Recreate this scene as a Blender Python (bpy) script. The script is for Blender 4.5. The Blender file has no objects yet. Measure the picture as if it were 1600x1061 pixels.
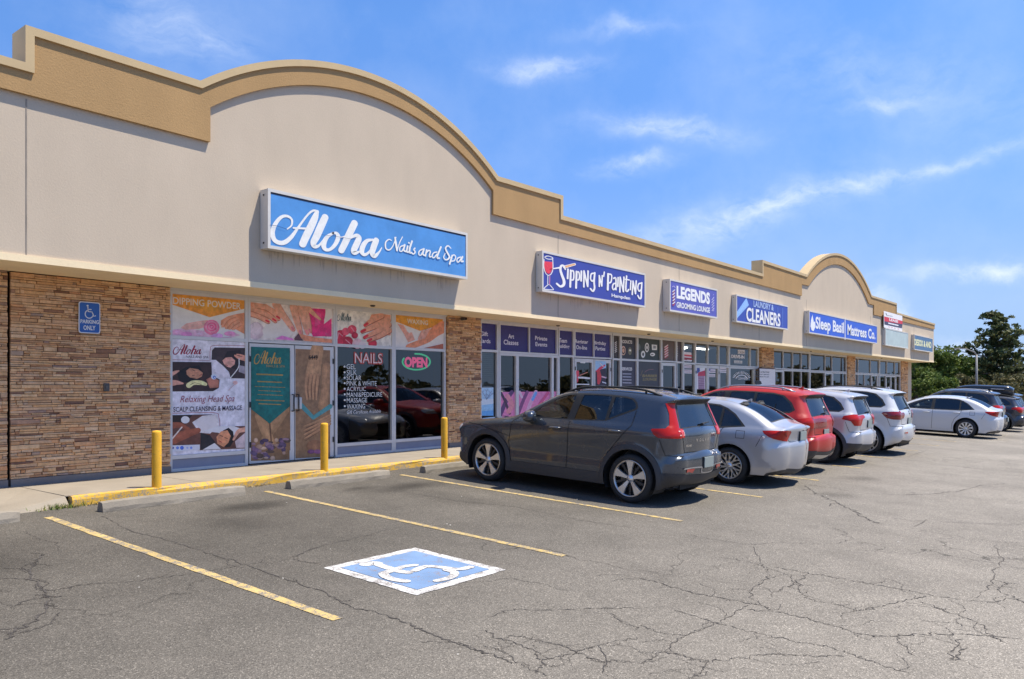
import bpy, math, random
import numpy as np
from mathutils import Vector, Matrix
from mathutils.geometry import delaunay_2d_cdt
R = math.radians
C = bpy.context.scene.collection
rnd = random.Random(7)
MATS = {}

# ------------------------------------------------------------------ helpers
def link(o, parent=None):
    C.objects.link(o)
    if parent is not None:
        o.parent = parent
    return o

def tag(o, label=None, cat=None, group=None, kind=None):
    if label: o['label'] = label
    if cat: o['category'] = cat
    if group: o['group'] = group
    if kind: o['kind'] = kind
    return o

def empty(name, loc=(0, 0, 0), rot=(0, 0, 0), parent=None):
    o = bpy.data.objects.new(name, None)
    o.empty_display_size = .2
    o.location = loc
    o.rotation_euler = rot
    return link(o, parent)

class MB:
    """collects faces; build() links them as ONE mesh object"""
    def __init__(s):
        s.v = []; s.f = []; s.m = []
    def add(s, vs, fs, m=0):
        n = len(s.v)
        s.v += [tuple(p) for p in vs]
        for f in fs:
            s.f.append(tuple(n + i for i in f)); s.m.append(m)
    def box(s, x0, y0, z0, x1, y1, z1, m=0):
        s.add([(x0,y0,z0),(x1,y0,z0),(x1,y1,z0),(x0,y1,z0),(x0,y0,z1),(x1,y0,z1),(x1,y1,z1),(x0,y1,z1)],
              [(0,3,2,1),(4,5,6,7),(0,1,5,4),(1,2,6,5),(2,3,7,6),(3,0,4,7)], m)
    def bevbox(s, x0, y0, z0, x1, y1, z1, b=.01, m=0):
        v = []
        for z, i in ((z0, b), (z0 + b, 0), (z1 - b, 0), (z1, b)):
            for (cx, cy, sx, sy) in ((x0,y0,1,1),(x1,y0,-1,1),(x1,y1,-1,-1),(x0,y1,1,-1)):
                k = b + i * .7
                if sx * sy > 0:
                    v += [(cx + sx*i, cy + sy*k, z), (cx + sx*k, cy + sy*i, z)]
                else:
                    v += [(cx + sx*k, cy + sy*i, z), (cx + sx*i, cy + sy*k, z)]
        f = [tuple(range(7, -1, -1)), tuple(range(24, 32))]
        for r in range(3):
            for i in range(8):
                a = r*8 + i; c = r*8 + (i+1) % 8
                f.append((a, c, c+8, a+8))
        s.add(v, f, m)
    def prism(s, poly, axis, a, b, m=0):
        """polygon in the plane normal to axis, between a and b"""
        n = len(poly)
        def P(p, t):
            if axis == 'y': return (p[0], t, p[1])
            if axis == 'x': return (t, p[0], p[1])
            return (p[0], p[1], t)
        v = [P(p, a) for p in poly] + [P(p, b) for p in poly]
        f = [tuple(range(n)), tuple(range(2*n-1, n-1, -1))]
        for i in range(n):
            j = (i+1) % n
            f.append((i, i+n, j+n, j))
        s.add(v, f, m)
    def tube(s, pts, rad, n=8, m=0, cap=True):
        pts = [Vector(p) for p in pts]
        k = len(pts)
        rads = rad if hasattr(rad, '__len__') else [rad]*k
        v = []; up = None
        for i, p in enumerate(pts):
            t = (pts[min(i+1, k-1)] - pts[max(i-1, 0)]).normalized()
            if up is None:
                up = t.cross(Vector((0, 0, 1)) if abs(t.z) < .9 else Vector((1, 0, 0))).normalized()
            up = (up - t * up.dot(t)).normalized()
            q = t.cross(up)
            for j in range(n):
                a = 2*math.pi*j/n
                v.append(p + (up*math.cos(a) + q*math.sin(a))*rads[i])
        f = []
        for i in range(k-1):
            for j in range(n):
                a = i*n+j; b = i*n+(j+1) % n
                f.append((a, b, b+n, a+n))
        if cap:
            f.append(tuple(range(n-1, -1, -1))); f.append(tuple(range((k-1)*n, k*n)))
        s.add(v, f, m)
    def lathe(s, prof, n=32, m=0, axis='z', o=(0, 0, 0), closed=False):
        v = []; f = []; k = len(prof)
        for j in range(n):
            a = 2*math.pi*j/n; c = math.cos(a); sn = math.sin(a)
            for (r, h) in prof:
                if axis == 'z': p = (r*c, r*sn, h)
                elif axis == 'y': p = (r*c, h, r*sn)
                else: p = (h, r*c, r*sn)
                v.append((p[0]+o[0], p[1]+o[1], p[2]+o[2]))
        for j in range(n):
            j2 = (j+1) % n
            for i in range(k if closed else k-1):
                i2 = (i+1) % k
                f.append((j*k+i, j2*k+i, j2*k+i2, j*k+i2))
        s.add(v, f, m)
    def build(s, name, mats, parent=None, smooth=False):
        me = bpy.data.meshes.new(name)
        me.from_pydata([tuple(map(float, p)) for p in s.v], [], s.f)
        for mt in (mats if isinstance(mats, (list, tuple)) else [mats]):
            me.materials.append(mt)
        me.polygons.foreach_set('material_index', s.m)
        if smooth:
            me.polygons.foreach_set('use_smooth', [True]*len(s.f))
        me.update()
        return link(bpy.data.objects.new(name, me), parent)

def catmull(pts, n=6):
    """smooth curve through points (any dimension)"""
    P = [np.array(p, float) for p in pts]
    if len(P) < 3: return [tuple(p) for p in P]
    P = [2*P[0]-P[1]] + P + [2*P[-1]-P[-2]]
    out = []
    for i in range(1, len(P)-2):
        a, b, c, d = P[i-1:i+3]
        for k in range(n):
            t = k/n
            out.append(tuple(.5*((2*b)+(c-a)*t+(2*a-5*b+4*c-d)*t*t+(3*b-a-3*c+d)*t**3)))
    out.append(tuple(P[-2]))
    return out

def stroke_poly(pts, widths):
    """2-D ribbon as quads, with rounded ends; returns verts, faces"""
    P = [np.array(p, float) for p in pts]; k = len(P)
    W = widths if hasattr(widths, '__len__') else [widths]*k
    v = []; f = []
    for i in range(k):
        t = P[min(i+1, k-1)] - P[max(i-1, 0)]
        L = math.hypot(*t) or 1
        n = np.array((-t[1], t[0]))/L
        v += [tuple(P[i]+n*W[i]/2), tuple(P[i]-n*W[i]/2)]
    for i in range(k-1):
        f.append((2*i, 2*i+1, 2*i+3, 2*i+2))
    for e, q in ((0, 1), (k-1, -1)):
        t = P[e] - P[e+q]; L = math.hypot(*t) or 1; t = t/L; n = np.array((-t[1], t[0]))
        b = len(v); r = W[e]/2
        for j in range(7):
            a = math.pi*j/6
            v.append(tuple(P[e] + n*r*math.cos(a) + t*r*math.sin(a)))
        f.append(tuple(range(b, b+7)))
    return v, f

_txt = {}
def text2d(body, bold=0.0, shear=0.0):
    key = (body, bold, shear)
    if key in _txt: return _txt[key]
    cu = bpy.data.curves.new('lettering', 'FONT')
    cu.body = body; cu.size = 1; cu.resolution_u = 3; cu.offset = bold; cu.shear = shear
    cu.align_x = 'CENTER'; cu.space_line = .95
    o = bpy.data.objects.new('lettering', cu); C.objects.link(o)
    dg = bpy.context.evaluated_depsgraph_get()
    me = bpy.data.meshes.new_from_object(o.evaluated_get(dg))
    v = np.array([(p.co.x, p.co.y) for p in me.vertices]); f = [tuple(p.vertices) for p in me.polygons]
    bpy.data.objects.remove(o); bpy.data.curves.remove(cu); bpy.data.meshes.remove(me)
    lo = v.min(0); hi = v.max(0)
    v = (v-lo)/(hi-lo)
    _txt[key] = (v, f)
    return _txt[key]

# ------------------------------------------------------------------ materials
def mat(name, col, rough=.6, metal=0., spec=.5, coat=0., noise=0., nscale=8., bump=0., bscale=60., emit=0.):
    """plain procedural material; noise = relative value variation of the base colour"""
    if name in MATS: return MATS[name]
    m = bpy.data.materials.new(name); m.use_nodes = True
    nt = m.node_tree; b = nt.nodes['Principled BSDF']
    b.inputs['Base Color'].default_value = (*col, 1)
    b.inputs['Roughness'].default_value = rough
    b.inputs['Metallic'].default_value = metal
    b.inputs['Specular IOR Level'].default_value = spec
    b.inputs['Coat Weight'].default_value = coat
    b.inputs['Coat Roughness'].default_value = .03
    if emit:
        b.inputs['Emission Color'].default_value = (*col, 1); b.inputs['Emission Strength'].default_value = emit
    if noise or bump:
        tc = nt.nodes.new('ShaderNodeTexCoord')
    if noise:
        n = nt.nodes.new('ShaderNodeTexNoise'); n.inputs['Scale'].default_value = nscale
        n.inputs['Detail'].default_value = 6; n.inputs['Roughness'].default_value = .65
        nt.links.new(tc.outputs['Object'], n.inputs['Vector'])
        mr = nt.nodes.new('ShaderNodeMapRange')
        mr.inputs[1].default_value = .3; mr.inputs[2].default_value = .7
        mr.inputs[3].default_value = 1-noise; mr.inputs[4].default_value = 1+noise
        nt.links.new(n.outputs[0], mr.inputs[0])
        mx = nt.nodes.new('ShaderNodeVectorMath'); mx.operation = 'SCALE'
        mx.inputs[0].default_value = col
        nt.links.new(mr.outputs[0], mx.inputs['Scale'])
        nt.links.new(mx.outputs[0], b.inputs['Base Color'])
    if bump:
        n2 = nt.nodes.new('ShaderNodeTexNoise'); n2.inputs['Scale'].default_value = bscale; n2.inputs['Detail'].default_value = 4
        nt.links.new(tc.outputs['Object'], n2.inputs['Vector'])
        bp = nt.nodes.new('ShaderNodeBump'); bp.inputs['Strength'].default_value = bump; bp.inputs['Distance'].default_value = .01
        nt.links.new(n2.outputs[0], bp.inputs['Height']); nt.links.new(bp.outputs[0], b.inputs['Normal'])
    MATS[name] = m
    return m

def N(nt, t, **kw):
    n = nt.nodes.new('ShaderNode'+t)
    for k, v in kw.items(): setattr(n, k, v)
    return n

def ramp(nt, stops, inp=None):
    r = nt.nodes.new('ShaderNodeValToRGB'); e = r.color_ramp.elements
    while len(e) < len(stops): e.new(.5)
    for q, (p, c) in zip(e, stops):
        q.position = p; q.color = (*c, 1) if len(c) == 3 else c
    if inp is not None: nt.links.new(inp, r.inputs[0])
    return r

def glass(name, tint, refl=.10, rough=.0):
    """thin tinted pane: see-through plus a mirror reflection that grows at grazing angles"""
    if name in MATS: return MATS[name]
    m = bpy.data.materials.new(name); m.use_nodes = True
    nt = m.node_tree; nt.nodes.clear()
    out = N(nt, 'OutputMaterial'); mix = N(nt, 'MixShader'); tr = N(nt, 'BsdfTransparent'); gl = N(nt, 'BsdfGlossy')
    tr.inputs[0].default_value = (*tint, 1); gl.inputs['Roughness'].default_value = rough
    lw = N(nt, 'LayerWeight'); lw.inputs[0].default_value = .25
    mr = N(nt, 'MapRange'); mr.inputs[3].default_value = refl; mr.inputs[4].default_value = .9
    nt.links.new(lw.outputs['Fresnel'], mr.inputs[0])
    nt.links.new(mr.outputs[0], mix.inputs[0]); nt.links.new(tr.outputs[0], mix.inputs[1]); nt.links.new(gl.outputs[0], mix.inputs[2])
    nt.links.new(mix.outputs[0], out.inputs[0])
    MATS[name] = m
    return m
# ------------------------------------------------------------------ cars
def _smooth_table(t, w, sig=.035):
    T = np.linspace(-.3, 2.4, 541); Wv = np.interp(T, t, w)
    k = np.exp(-.5*(np.arange(-40, 41)*(T[1]-T[0])/sig)**2); k /= k.sum()
    return T, np.convolve(np.pad(Wv, 40, 'edge'), k, 'valid')

def chaikin(P, it=2):
    P = np.array(P, float)
    for _ in range(it):
        Q = [P[0]]
        for a, b in zip(P[:-1], P[1:]):
            Q += [.75*a+.25*b, .25*a+.75*b]
        Q.append(P[-1]); P = np.array(Q)
    return P

def resample(P, step):
    out = [P[0]]
    for a, b in zip(P[:-1], P[1:]):
        n = max(1, int(math.ceil(np.hypot(*(b-a)[:2])/step)))
        for k in range(1, n+1): out.append(a+(b-a)*k/n)
    return np.array(out)

def inpoly(px, py, poly):
    poly = np.array(poly); x = poly[:, 0]; y = poly[:, 1]
    r = np.zeros(len(px), bool); j = len(poly)-1
    for i in range(len(poly)):
        c = ((y[i] > py) != (y[j] > py))
        with np.errstate(divide='ignore', invalid='ignore'):
            xi = (x[j]-x[i])*(py-y[i])/(y[j]-y[i])+x[i]
        r ^= c & (px < xi); j = i
    return r

class CarShape:
    def __init__(s, sp):
        s.sp = sp
        s.W = sp['half_width']
        P = resample(chaikin(sp['sil'], 2), .07)
        s.P = P; s.x = P[:, 0]; s.z = P[:, 1]; s.a = P[:, 2]; s.b = P[:, 3]; s.crown = P[:, 4]
        d = np.hypot(np.diff(s.x), np.diff(s.z)); s.s = np.concatenate([[0], np.cumsum(d)])
        tx = np.gradient(s.x, s.s); tz = np.gradient(s.z, s.s); L = np.hypot(tx, tz)
        s.nx = tz/L; s.nz = -tx/L           # the silhouette runs nose, roof, tail: outward is (tz,-tx)
        s.T, s.TW = _smooth_table(*sp['section'])
        s.i_top = int(np.argmax(s.z))
        s.Wt = s.W0(s.x, s.z) - s.b
    def W0(s, x, z):
        sp = s.sp
        belt = np.interp(x, *sp['belt'])
        t = np.where(z < belt, (z-.2)/(belt-.2), 1+(z-belt)/(sp['roof']-belt))
        w = s.W*np.interp(t, s.T, s.TW)
        (xr, kr, xf, kf) = sp['taper']
        xe0 = s.x.min(); xe1 = s.x.max()
        q = np.clip((xr-x)/(xr-xe0), 0, 1.1); w = w*(1-kr*q*q)
        q = np.clip((x-xf)/(xe1-xf), 0, 1.1); w = w*(1-kf*q*q)
        for (cx, cz) in ((0, sp['rw']), (sp['wb'], sp['rw'])):
            r = np.hypot(x-cx, (z-cz)); w = w + sp.get('flare', .012)*np.exp(-((r-sp['arch'])/.07)**2)*(z < belt)
        return w
    def near(s, x, z):
        """distance to the silhouette, outward direction, fillet sizes"""
        px = np.asarray(x)[:, None]; pz = np.asarray(z)[:, None]
        ax, az = s.x[:-1], s.z[:-1]; dx, dz = np.diff(s.x), np.diff(s.z)
        t = np.clip(((px-ax)*dx+(pz-az)*dz)/(dx*dx+dz*dz+1e-12), 0, 1)
        qx = ax+t*dx; qz = az+t*dz; D = np.hypot(px-qx, pz-qz); i = D.argmin(1); r = np.arange(len(i)); tt = t[r, i]
        lerp = lambda A: A[i]*(1-tt)+A[i+1]*tt
        nx, nz = lerp(s.nx), lerp(s.nz)
        return D[r, i], nx, nz, lerp(s.a), lerp(s.b)
    def side(s, x, z):
        """surface point and normal of the (left) side"""
        x = np.asarray(x, float); z = np.asarray(z, float)
        d, nx, nz, a, b = s.near(x, z)
        q = np.clip(1-d/a, 0, 1)
        w = s.W0(x, z) - b*(1-np.sqrt(np.maximum(0, 1-q*q)))
        e = .006
        wx = (s.W0(x+e, z)-s.W0(x-e, z))/(2*e); wz = (s.W0(x, z+e)-s.W0(x, z-e))/(2*e)
        sl = np.minimum(b*q/(a*np.sqrt(np.maximum(1e-6, 1-q*q))), 60)
        n = np.stack([-wx+sl*nx, np.ones_like(x), -wz+sl*nz], 1)
        n /= np.linalg.norm(n, axis=1)[:, None]
        return np.stack([x, w, z], 1), n
    def strip(s, S, y):
        S = np.asarray(S, float); y = np.asarray(y, float)
        f = lambda A: np.interp(S, s.s, A)
        nx, nz, wt, cr = f(s.nx), f(s.nz), f(s.Wt), f(s.crown)
        L = np.hypot(nx, nz); nx /= L; nz /= L
        u = np.clip(y/wt, -1, 1); c = cr*(1-u*u)**2; dc = cr*2*(1-u*u)*(-2*u)/wt
        p = np.stack([f(s.x)+nx*c, y, f(s.z)+nz*c], 1)
        n = np.stack([nx, -dc, nz], 1); n /= np.linalg.norm(n, axis=1)[:, None]
        return p, n
    def s_x(s, x):      # along the top, by x
        i0 = s.x.argmax(); i1 = s.sp.get('i_tail') or s.x.argmin()
        X = np.minimum.accumulate(s.x[i0:i1+1]); return float(np.interp(-x, -X, s.s[i0:i1+1]))
    def s_z(s, z):      # down the tail, by z
        Z = np.minimum.accumulate(s.z[s.i_top:]); return float(np.interp(-z, -Z, s.s[s.i_top:]))
    def s_zf(s, z):     # up the nose, by z
        i0 = s.x.argmax()+6; Z = np.maximum.accumulate(s.z[:i0]); return float(np.interp(z, Z, s.s[:i0]))

def close(p): return list(p)+[p[0]]

def cdt(points, polys, eps=1e-5):
    v = []; e = []
    for p in polys:
        n = len(v); k = len(p)
        v += [Vector((float(q[0]), float(q[1]))) for q in p]
        e += [(n+i, n+i+1) for i in range(k-1)]
    v += [Vector((float(q[0]), float(q[1]))) for q in points]
    r = delaunay_2d_cdt(v, e, [], 0, eps)
    return np.array([(p.x, p.y) for p in r[0]]), np.array(r[2], int)

def patch(name, P3, N3, tris, m, parent, off=0., flip=False):
    used = np.unique(tris); idx = {int(u): i for i, u in enumerate(used)}
    p = P3[used]+N3[used]*off; nn = N3[used]
    f = [tuple(idx[int(i)] for i in t) for t in tris]
    if flip: f = [t[::-1] for t in f]
    return p, nn, f

class Parts:
    """gathers surface patches by part name, then makes one mesh each"""
    def __init__(s): s.d = {}
    def add(s, key, p, n, f):
        e = s.d.setdefault(key, [[], [], []]); k = sum(len(q) for q in e[0])
        e[0].append(p); e[1].append(n); e[2] += [tuple(k+i for i in t) for t in f]
    def build(s, key, name, m, parent):
        if key not in s.d: return None
        p = np.concatenate(s.d[key][0]); n = np.concatenate(s.d[key][1]); f = s.d[key][2]
        me = bpy.data.meshes.new(name); me.from_pydata(p.tolist(), [], f)
        me.polygons.foreach_set('use_smooth', [True]*len(f)); me.materials.append(m); me.update()
        me.normals_split_custom_set_from_vertices([Vector(q) for q in n])
        return link(bpy.data.objects.new(name, me), parent)

def arc(cx, cz, r, a0, a1, n=28):
    return [(cx+r*math.cos(R(a0+(a1-a0)*k/n)), cz+r*math.sin(R(a0+(a1-a0)*k/n))) for k in range(n+1)]

def wheel(parent, x, y, side, r, style, tw=.235, rr=.245):
    """side = +1 left; wheel > tyre, rim, brake_disc"""
    w = empty('wheel', (x, y, r), (0, 0, 0 if side > 0 else math.pi), parent)
    t = MB(); h = tw/2
    t.lathe([(rr-.005, -h+.02), (rr+.02, -h), (r-.045, -h-.004), (r-.012, -h+.022), (r, -h+.05), (r-.004, -.03), (r-.01, -.028), (r-.01, -.02), (r-.003, -.018), (r, 0), (r-.003, .018), (r-.01, .02),
             (r-.01, .028), (r-.004, .03), (r, h-.05), (r-.012, h-.022), (r-.045, h+.004), (rr+.02, h), (rr-.005, h-.02)], 48, 0, 'y')
    t.build('tyre', mat('tyre_rubber', (.022, .022, .023), .75, noise=.25, nscale=14), w, True)
    k = MB(); kl = MB()
    yo = h-.012
    kl.lathe([(rr+.012, yo-.004), (rr+.010, yo+.006), (rr-.004, yo+.008), (rr-.016, yo-.004), (rr-.022, yo-.03), (rr-.03, -.05)], 48, 1, 'y')
    kl.lathe([(0, -.01), (rr-.03, -.03)], 32, 2, 'y')
    n = style['n']; 
    def spoke(a, w0, w1, r0, r1, y0, y1, m=0, tilt=0.):
        c, s = math.cos(a), math.sin(a); c1, s1 = math.cos(a+tilt), math.sin(a+tilt)
        def pt(c, s, rad, off, yy): return (rad*c-off*s, yy, rad*s+off*c)
        rm = (r0+r1)/2; wm = w0+(w1-w0)*style.get('mid', .35)
        v = []
        for (rad, ww, yy, cc, ss) in ((r0, w0, y0, c, s), (rm, wm, (y0+y1)/2+.004, (c+c1)/2, (s+s1)/2), (r1, w1, y1, c1, s1)):
            v += [pt(cc, ss, rad, -ww, yy), pt(cc, ss, rad, ww, yy), pt(cc, ss, rad, ww*1.1, yy-.03), pt(cc, ss, rad, -ww*1.1, yy-.03)]
        f = []
        for b in (0, 4):
            for q in range(4): f.append((b+q, b+(q+1) % 4, b+4+(q+1) % 4, b+4+q))
        f += [(3, 2, 1, 0), (8, 9, 10, 11)]
        k.add(v, f, m)
    for i in range(n):
        a = 2*math.pi*i/n+style.get('rot', math.pi/2)
        if style['kind'] == 'blade':
            spoke(a, .017, .064, .04, rr-.006, yo-.012, yo+.003, 0)
            spoke(a+math.pi/n, .012, .02, .05, rr-.012, yo-.04, yo-.026, 2)
        elif style['kind'] == 'pair':
            for q in (-1, 1): spoke(a+q*.14, .012, .012, .05, rr-.008, yo-.014, yo+.002, 0, q*.06)
            spoke(a+math.pi/n, .02, .012, .05, rr-.010, yo-.03, yo-.02, 2)
        elif style['kind'] == 'fan':
            spoke(a, .010, .034, .045, rr-.008, yo-.008, yo+.002, 0, .08)
        else:   # forked
            spoke(a, .016, .015, .04, rr*.55, yo-.012, yo-.006, 0, .1)
            for q in (-1, 1): spoke(a+.1+q*.03, .009, .012, rr*.5, rr-.006, yo-.008, yo+.003, 0, .1+q*.17)
    nflat = len(k.f); k.add(kl.v, [], 0); base_ = len(k.v)-len(kl.v)
    for f_, m_ in zip(kl.f, kl.m): k.f.append(tuple(base_+q for q in f_)); k.m.append(m_)
    k.lathe([(0, yo+.004), (.03, yo+.004), (.034, yo-.002), (.052, yo-.01), (.06, yo-.03)], 20, 0, 'y')
    ro = k.build('rim', [mat('wheel_alloy', (.72, .72, .72), .30, .75), mat('wheel_lip', (.5, .5, .51), .3, 1.) if style.get('lip', 1) else mat('wheel_dark', (.03, .03, .032), .4), mat('wheel_dark', (.03, .03, .032), .4)], w, True)
    ro.data.polygons.foreach_set('use_smooth', [i >= nflat for i in range(len(k.f))])
    d = MB(); d.lathe([(.03, .02), (rr*.66, .02), (rr*.66, .0)], 28, 0, 'y'); d.bevbox(rr*.35, -.01, -.07, rr*.72, .045, .07, .012, 0)
    d.build('brake_disc', mat('brake_steel', (.12, .12, .12), .45, 1.), w)
    return w

def make_car(name, sp, loc, label, cat='car', group=None, rot=None):
    S = CarShape(sp)
    root = empty(name, loc, rot or (math.atan(.044), 0, 0))
    # car space has x forward; the nose points to world +Y, so turn everything under one frame by baking it into the vertices
    turn = Matrix.Rotation(math.pi/2, 4, 'Z')
    tag(root, label, cat, group)
    col = sp['paint']
    glassF = glass('car_glass_light', (.66, .72, .68), .06); glassR = glass('car_glass_privacy', (.10, .11, .13), .09); glassW = glass('car_glass_rear', (.15, .17, .2), .14)
    black = mat('black_plastic', (.018, .018, .019), .45, noise=.15, nscale=20)
    mm = {'body': col, 'clad': sp.get('clad_mat', mat('grey_cladding', (.045, .045, .048), .55, noise=.1, nscale=30)), 'black': black, 'glassF': glassF, 'glassR': glassR, 'glassW': glassW,
          'light': sp['light_mat'], 'light2': sp.get('light2', sp['light_mat']), 'head': mat('headlight_lens', (.55, .57, .6), .08, .3, coat=1), 'chrome': mat('bright_trim', (.75, .75, .76), .18, 1.),
          'low': sp.get('low_mat', col), 'handle': mat('door_handle_grey', (.16, .165, .175), .25, .6, .5, 1.), 'lampline': mat('lamp_glint_pale', (.75, .42, .38), .3), 'refl': mat('red_reflector', (.45, .03, .02), .25, coat=1), 'silver': mat('silver_trim', (.5, .5, .51), .35, .8)}
    pr = Parts()
    # ---- side: domain outline
    bz = sp['bottom']; ra = sp['arch']; rw = sp['rw']; wb = sp['wb']
    out = [(x, z) for x, z in zip(S.x, S.z)]
    al = math.degrees(math.asin((bz-rw)/ra))
    bottom = [out[-1]]
    if out[-1][0] < -ra:
        bottom += arc(0, rw, ra, 180-al, al)
    bottom += [(q, bz) for q in np.arange(ra+.12, wb-ra-.06, .1)]
    bottom += arc(wb, rw, ra, 180-al, al)
    outline = out + bottom[1:]
    regs = sp['side']
    polys = [close(outline)]
    for (key, mk, off, poly) in regs:
        polys.append([tuple(q) for q in resample(np.array(close(poly), float), .055)])
    pts = []
    rr = random.Random(3)
    for gx in np.arange(S.x.min(), S.x.max(), .055):
        for j, gz in enumerate(np.arange(bz, S.z.max(), .05)):
            pts.append((gx+(.027 if j % 2 else 0), gz))
    ga = np.array(pts); ok = inpoly(ga[:, 0], ga[:, 1], outline); ga = ga[ok]
    d, *_ , aa, bb = S.near(ga[:, 0], ga[:, 1]); ga = ga[d > aa*.8]
    rows = []
    for th in (.18, .42, .7, 1.0, 1.3, 1.57):
        dd = S.a*(1-math.cos(th)); rows.append(np.stack([S.x-S.nx*dd, S.z-S.nz*dd], 1))
    rows = np.concatenate(rows); ok = inpoly(rows[:, 0], rows[:, 1], outline); rows = rows[ok]
    V, F = cdt(np.concatenate([ga, rows]), polys)
    cx = V[F].mean(1); ok = inpoly(cx[:, 0], cx[:, 1], outline); F = F[ok]; cx = cx[ok]
    P3, N3 = S.side(V[:, 0], V[:, 1])
    owner = np.full(len(F), -1)
    for ri in range(len(regs)-1, -1, -1):
        owner[inpoly(cx[:, 0], cx[:, 1], regs[ri][3])] = ri       # the first listed wins
    for sd in (1, -1):
        fl = np.array([1, sd, 1.])
        for ri in range(-1, len(regs)):
            t = F[owner == ri]
            if not len(t): continue
            key, mk, off = ('body', 'body', 0.) if ri < 0 else regs[ri][:3]
            one = key in ('body', 'cladding', 'bumper')
            p, n, f = patch(key, P3, N3, t, None, None, off, flip=(sd < 0))
            # orientation: make every face look outward
            f2 = []
            for tr in f:
                a, b, c_ = (p[i] for i in tr); g = np.cross(b-a, c_-a)
                f2.append(tr if (g[1]*1 > 0) == (sd > 0) else tr[::-1])
            pr.add((key, mk, 0 if one else sd), p*fl, n*fl, f2)
    # ---- strip over nose, hood, roof and tail
    regs2 = []
    for (key, mk, off, kind, poly) in sp['strip']:
        fn = {'x': S.s_x, 'z': S.s_z, 'n': S.s_zf}[kind]
        q = [(fn(h), y) for (h, y) in poly]
        regs2.append((key, mk, off, q))
        if min(y for _, y in q) > 0: regs2.append((key, mk, off, [(h, -y) for h, y in q]))
    outl = [(a, b) for a, b in zip(S.s, S.Wt)]
    outl2 = outl + [(a, -b) for a, b in outl[::-1]]
    # cross edges
    polys = [close(outl2)] + [[tuple(q) for q in resample(np.array(close(r[3]), float), .055)] for r in regs2]
    pts = []
    for i, (a, b) in enumerate(zip(S.s, S.Wt)):
        for u in np.linspace(-1, 1, 19)[1:-1]: pts.append((a, u*b))
    V, F = cdt(np.array(pts), polys)
    cx = V[F].mean(1); ok = inpoly(cx[:, 0], cx[:, 1], outl2); F = F[ok]; cx = cx[ok]
    P3, N3 = S.strip(V[:, 0], V[:, 1])
    owner = np.full(len(F), -1)
    for ri in range(len(regs2)-1, -1, -1):
        owner[inpoly(cx[:, 0], cx[:, 1], regs2[ri][3])] = ri
    for ri in range(-1, len(regs2)):
        t = F[owner == ri]
        if not len(t): continue
        key, mk, off, q = ('body', 'body', 0., None) if ri < 0 else regs2[ri]
        sd = 0
        if q and key in ('tail_light', 'headlight', 'fog_reflector', 'lamp_inner'): sd = 1 if np.mean([w[1] for w in q]) > 0 else -1
        if q and mk == 'body' and key == 'body': off = 0
        p, n, f = patch(key, P3, N3, t, None, None, off)
        f2 = []
        for tr in f:
            a, b, c_ = (p[i] for i in tr); g = np.cross(b-a, c_-a)
            f2.append(tr if g.dot(n[tr[0]]) > 0 else tr[::-1])
        pr.add((key, mk, sd), p, n, f2)
    made = {}
    for k in sorted(pr.d, key=lambda q: (q[0], q[1], -q[2])):
        made[k] = pr.build(k, k[0], mm[k[1]], root)
    # ---- seams, handles, letters drawn on the surface
    def surf(seq, kind, sd=1, off=.002):
        if kind == 'side':
            p, n = S.side([q[0] for q in seq], [q[1] for q in seq]); p = p+n*off; p[:, 1] *= sd; return p
        p, n = S.strip([S.s_z(q[0]) for q in seq], [q[1] for q in seq]); return p+n*off
    for (kind, w, line) in sp['seams']:
        L = resample(np.array(line, float), .05)
        v, f = stroke_poly([tuple(q) for q in L], w); f = f[:len(L)-1]; v = v[:2*len(L)]
        for sd in ((1, -1) if kind == 'side' else (1,)):
            sm = MB(); sm.add(surf(v, kind, sd), f if sd > 0 else [q[::-1] for q in f]); sm.build('panel_gap', mat('panel_gap_dark', (.008, .008, .008), .9), root)
    for (mk, off, lay) in sp.get('marks', []):
        lm = MB()
        for (body, y0, z0, w, h) in lay:
            v, f = text2d(body, .02)
            lm.add(surf([(z0+q[1]*h, y0-q[0]*w) for q in v], 'strip', off=off), f)
        lm.build('badge', mm[mk], root)
    for (key, mk, kind, poly_list) in sp.get('decals', []):
        for sd in ((1, -1) if kind == 'side' else (1,)):
            lm = MB()
            for pl, w in poly_list:
                L = catmull(pl, 5) if len(pl) > 2 else [tuple(q) for q in resample(np.array(pl, float), .05)]
                v, f = stroke_poly(L, w); lm.add(surf(v, kind, sd, .006), f)
            lm.build(key, mm[mk], root)
    for hx, hz in sp['handles']:
        for sd in (1, -1):
            p, n = S.side([hx-.115, hx-.07, hx, hx+.07, hx+.115], [hz+.004, hz+.002, hz, hz-.002, hz-.004]); p = p+n*np.array([[.006], [.026], [.030], [.026], [.006]]); p[:, 1] *= sd
            b = MB(); b.tube(p, [.011, .017, .018, .017, .011], 8)
            dr = [o for k, o in made.items() if k[0].endswith('door') and k[2] == sd]
            par = root
            if dr:
                dr.sort(key=lambda o: abs(np.mean([q.co.x for q in o.data.vertices])-hx-.3)); par = dr[0]
            b.build('handle', mm[sp.get('handle_mat', 'body')], par, True)
    # ---- mirrors
    mx, mz = sp['mirror']
    for sd in (1, -1):
        b = MB(); yb = S.side([mx], [mz])[0][0][1]
        v = []; f = []; nu, nv = 14, 10
        sg = lambda q, e: math.copysign(abs(q)**e, q)
        for i in range(nv+1):
            ph = -math.pi/2+math.pi*i/nv
            for j in range(nu):
                th = 2*math.pi*j/nu
                X = sg(math.cos(ph), .7)*sg(math.cos(th), .75)*.115; Y = sg(math.cos(ph), .7)*sg(math.sin(th), .75)*.125; Z = sg(math.sin(ph), .8)*.095
                X += -.03*(Y/.115)                      # swept back towards the tip
                v.append((mx-.02+X, sd*(yb+.125+Y), mz+.045+Z*(1-.15*Y/.115)))
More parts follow.
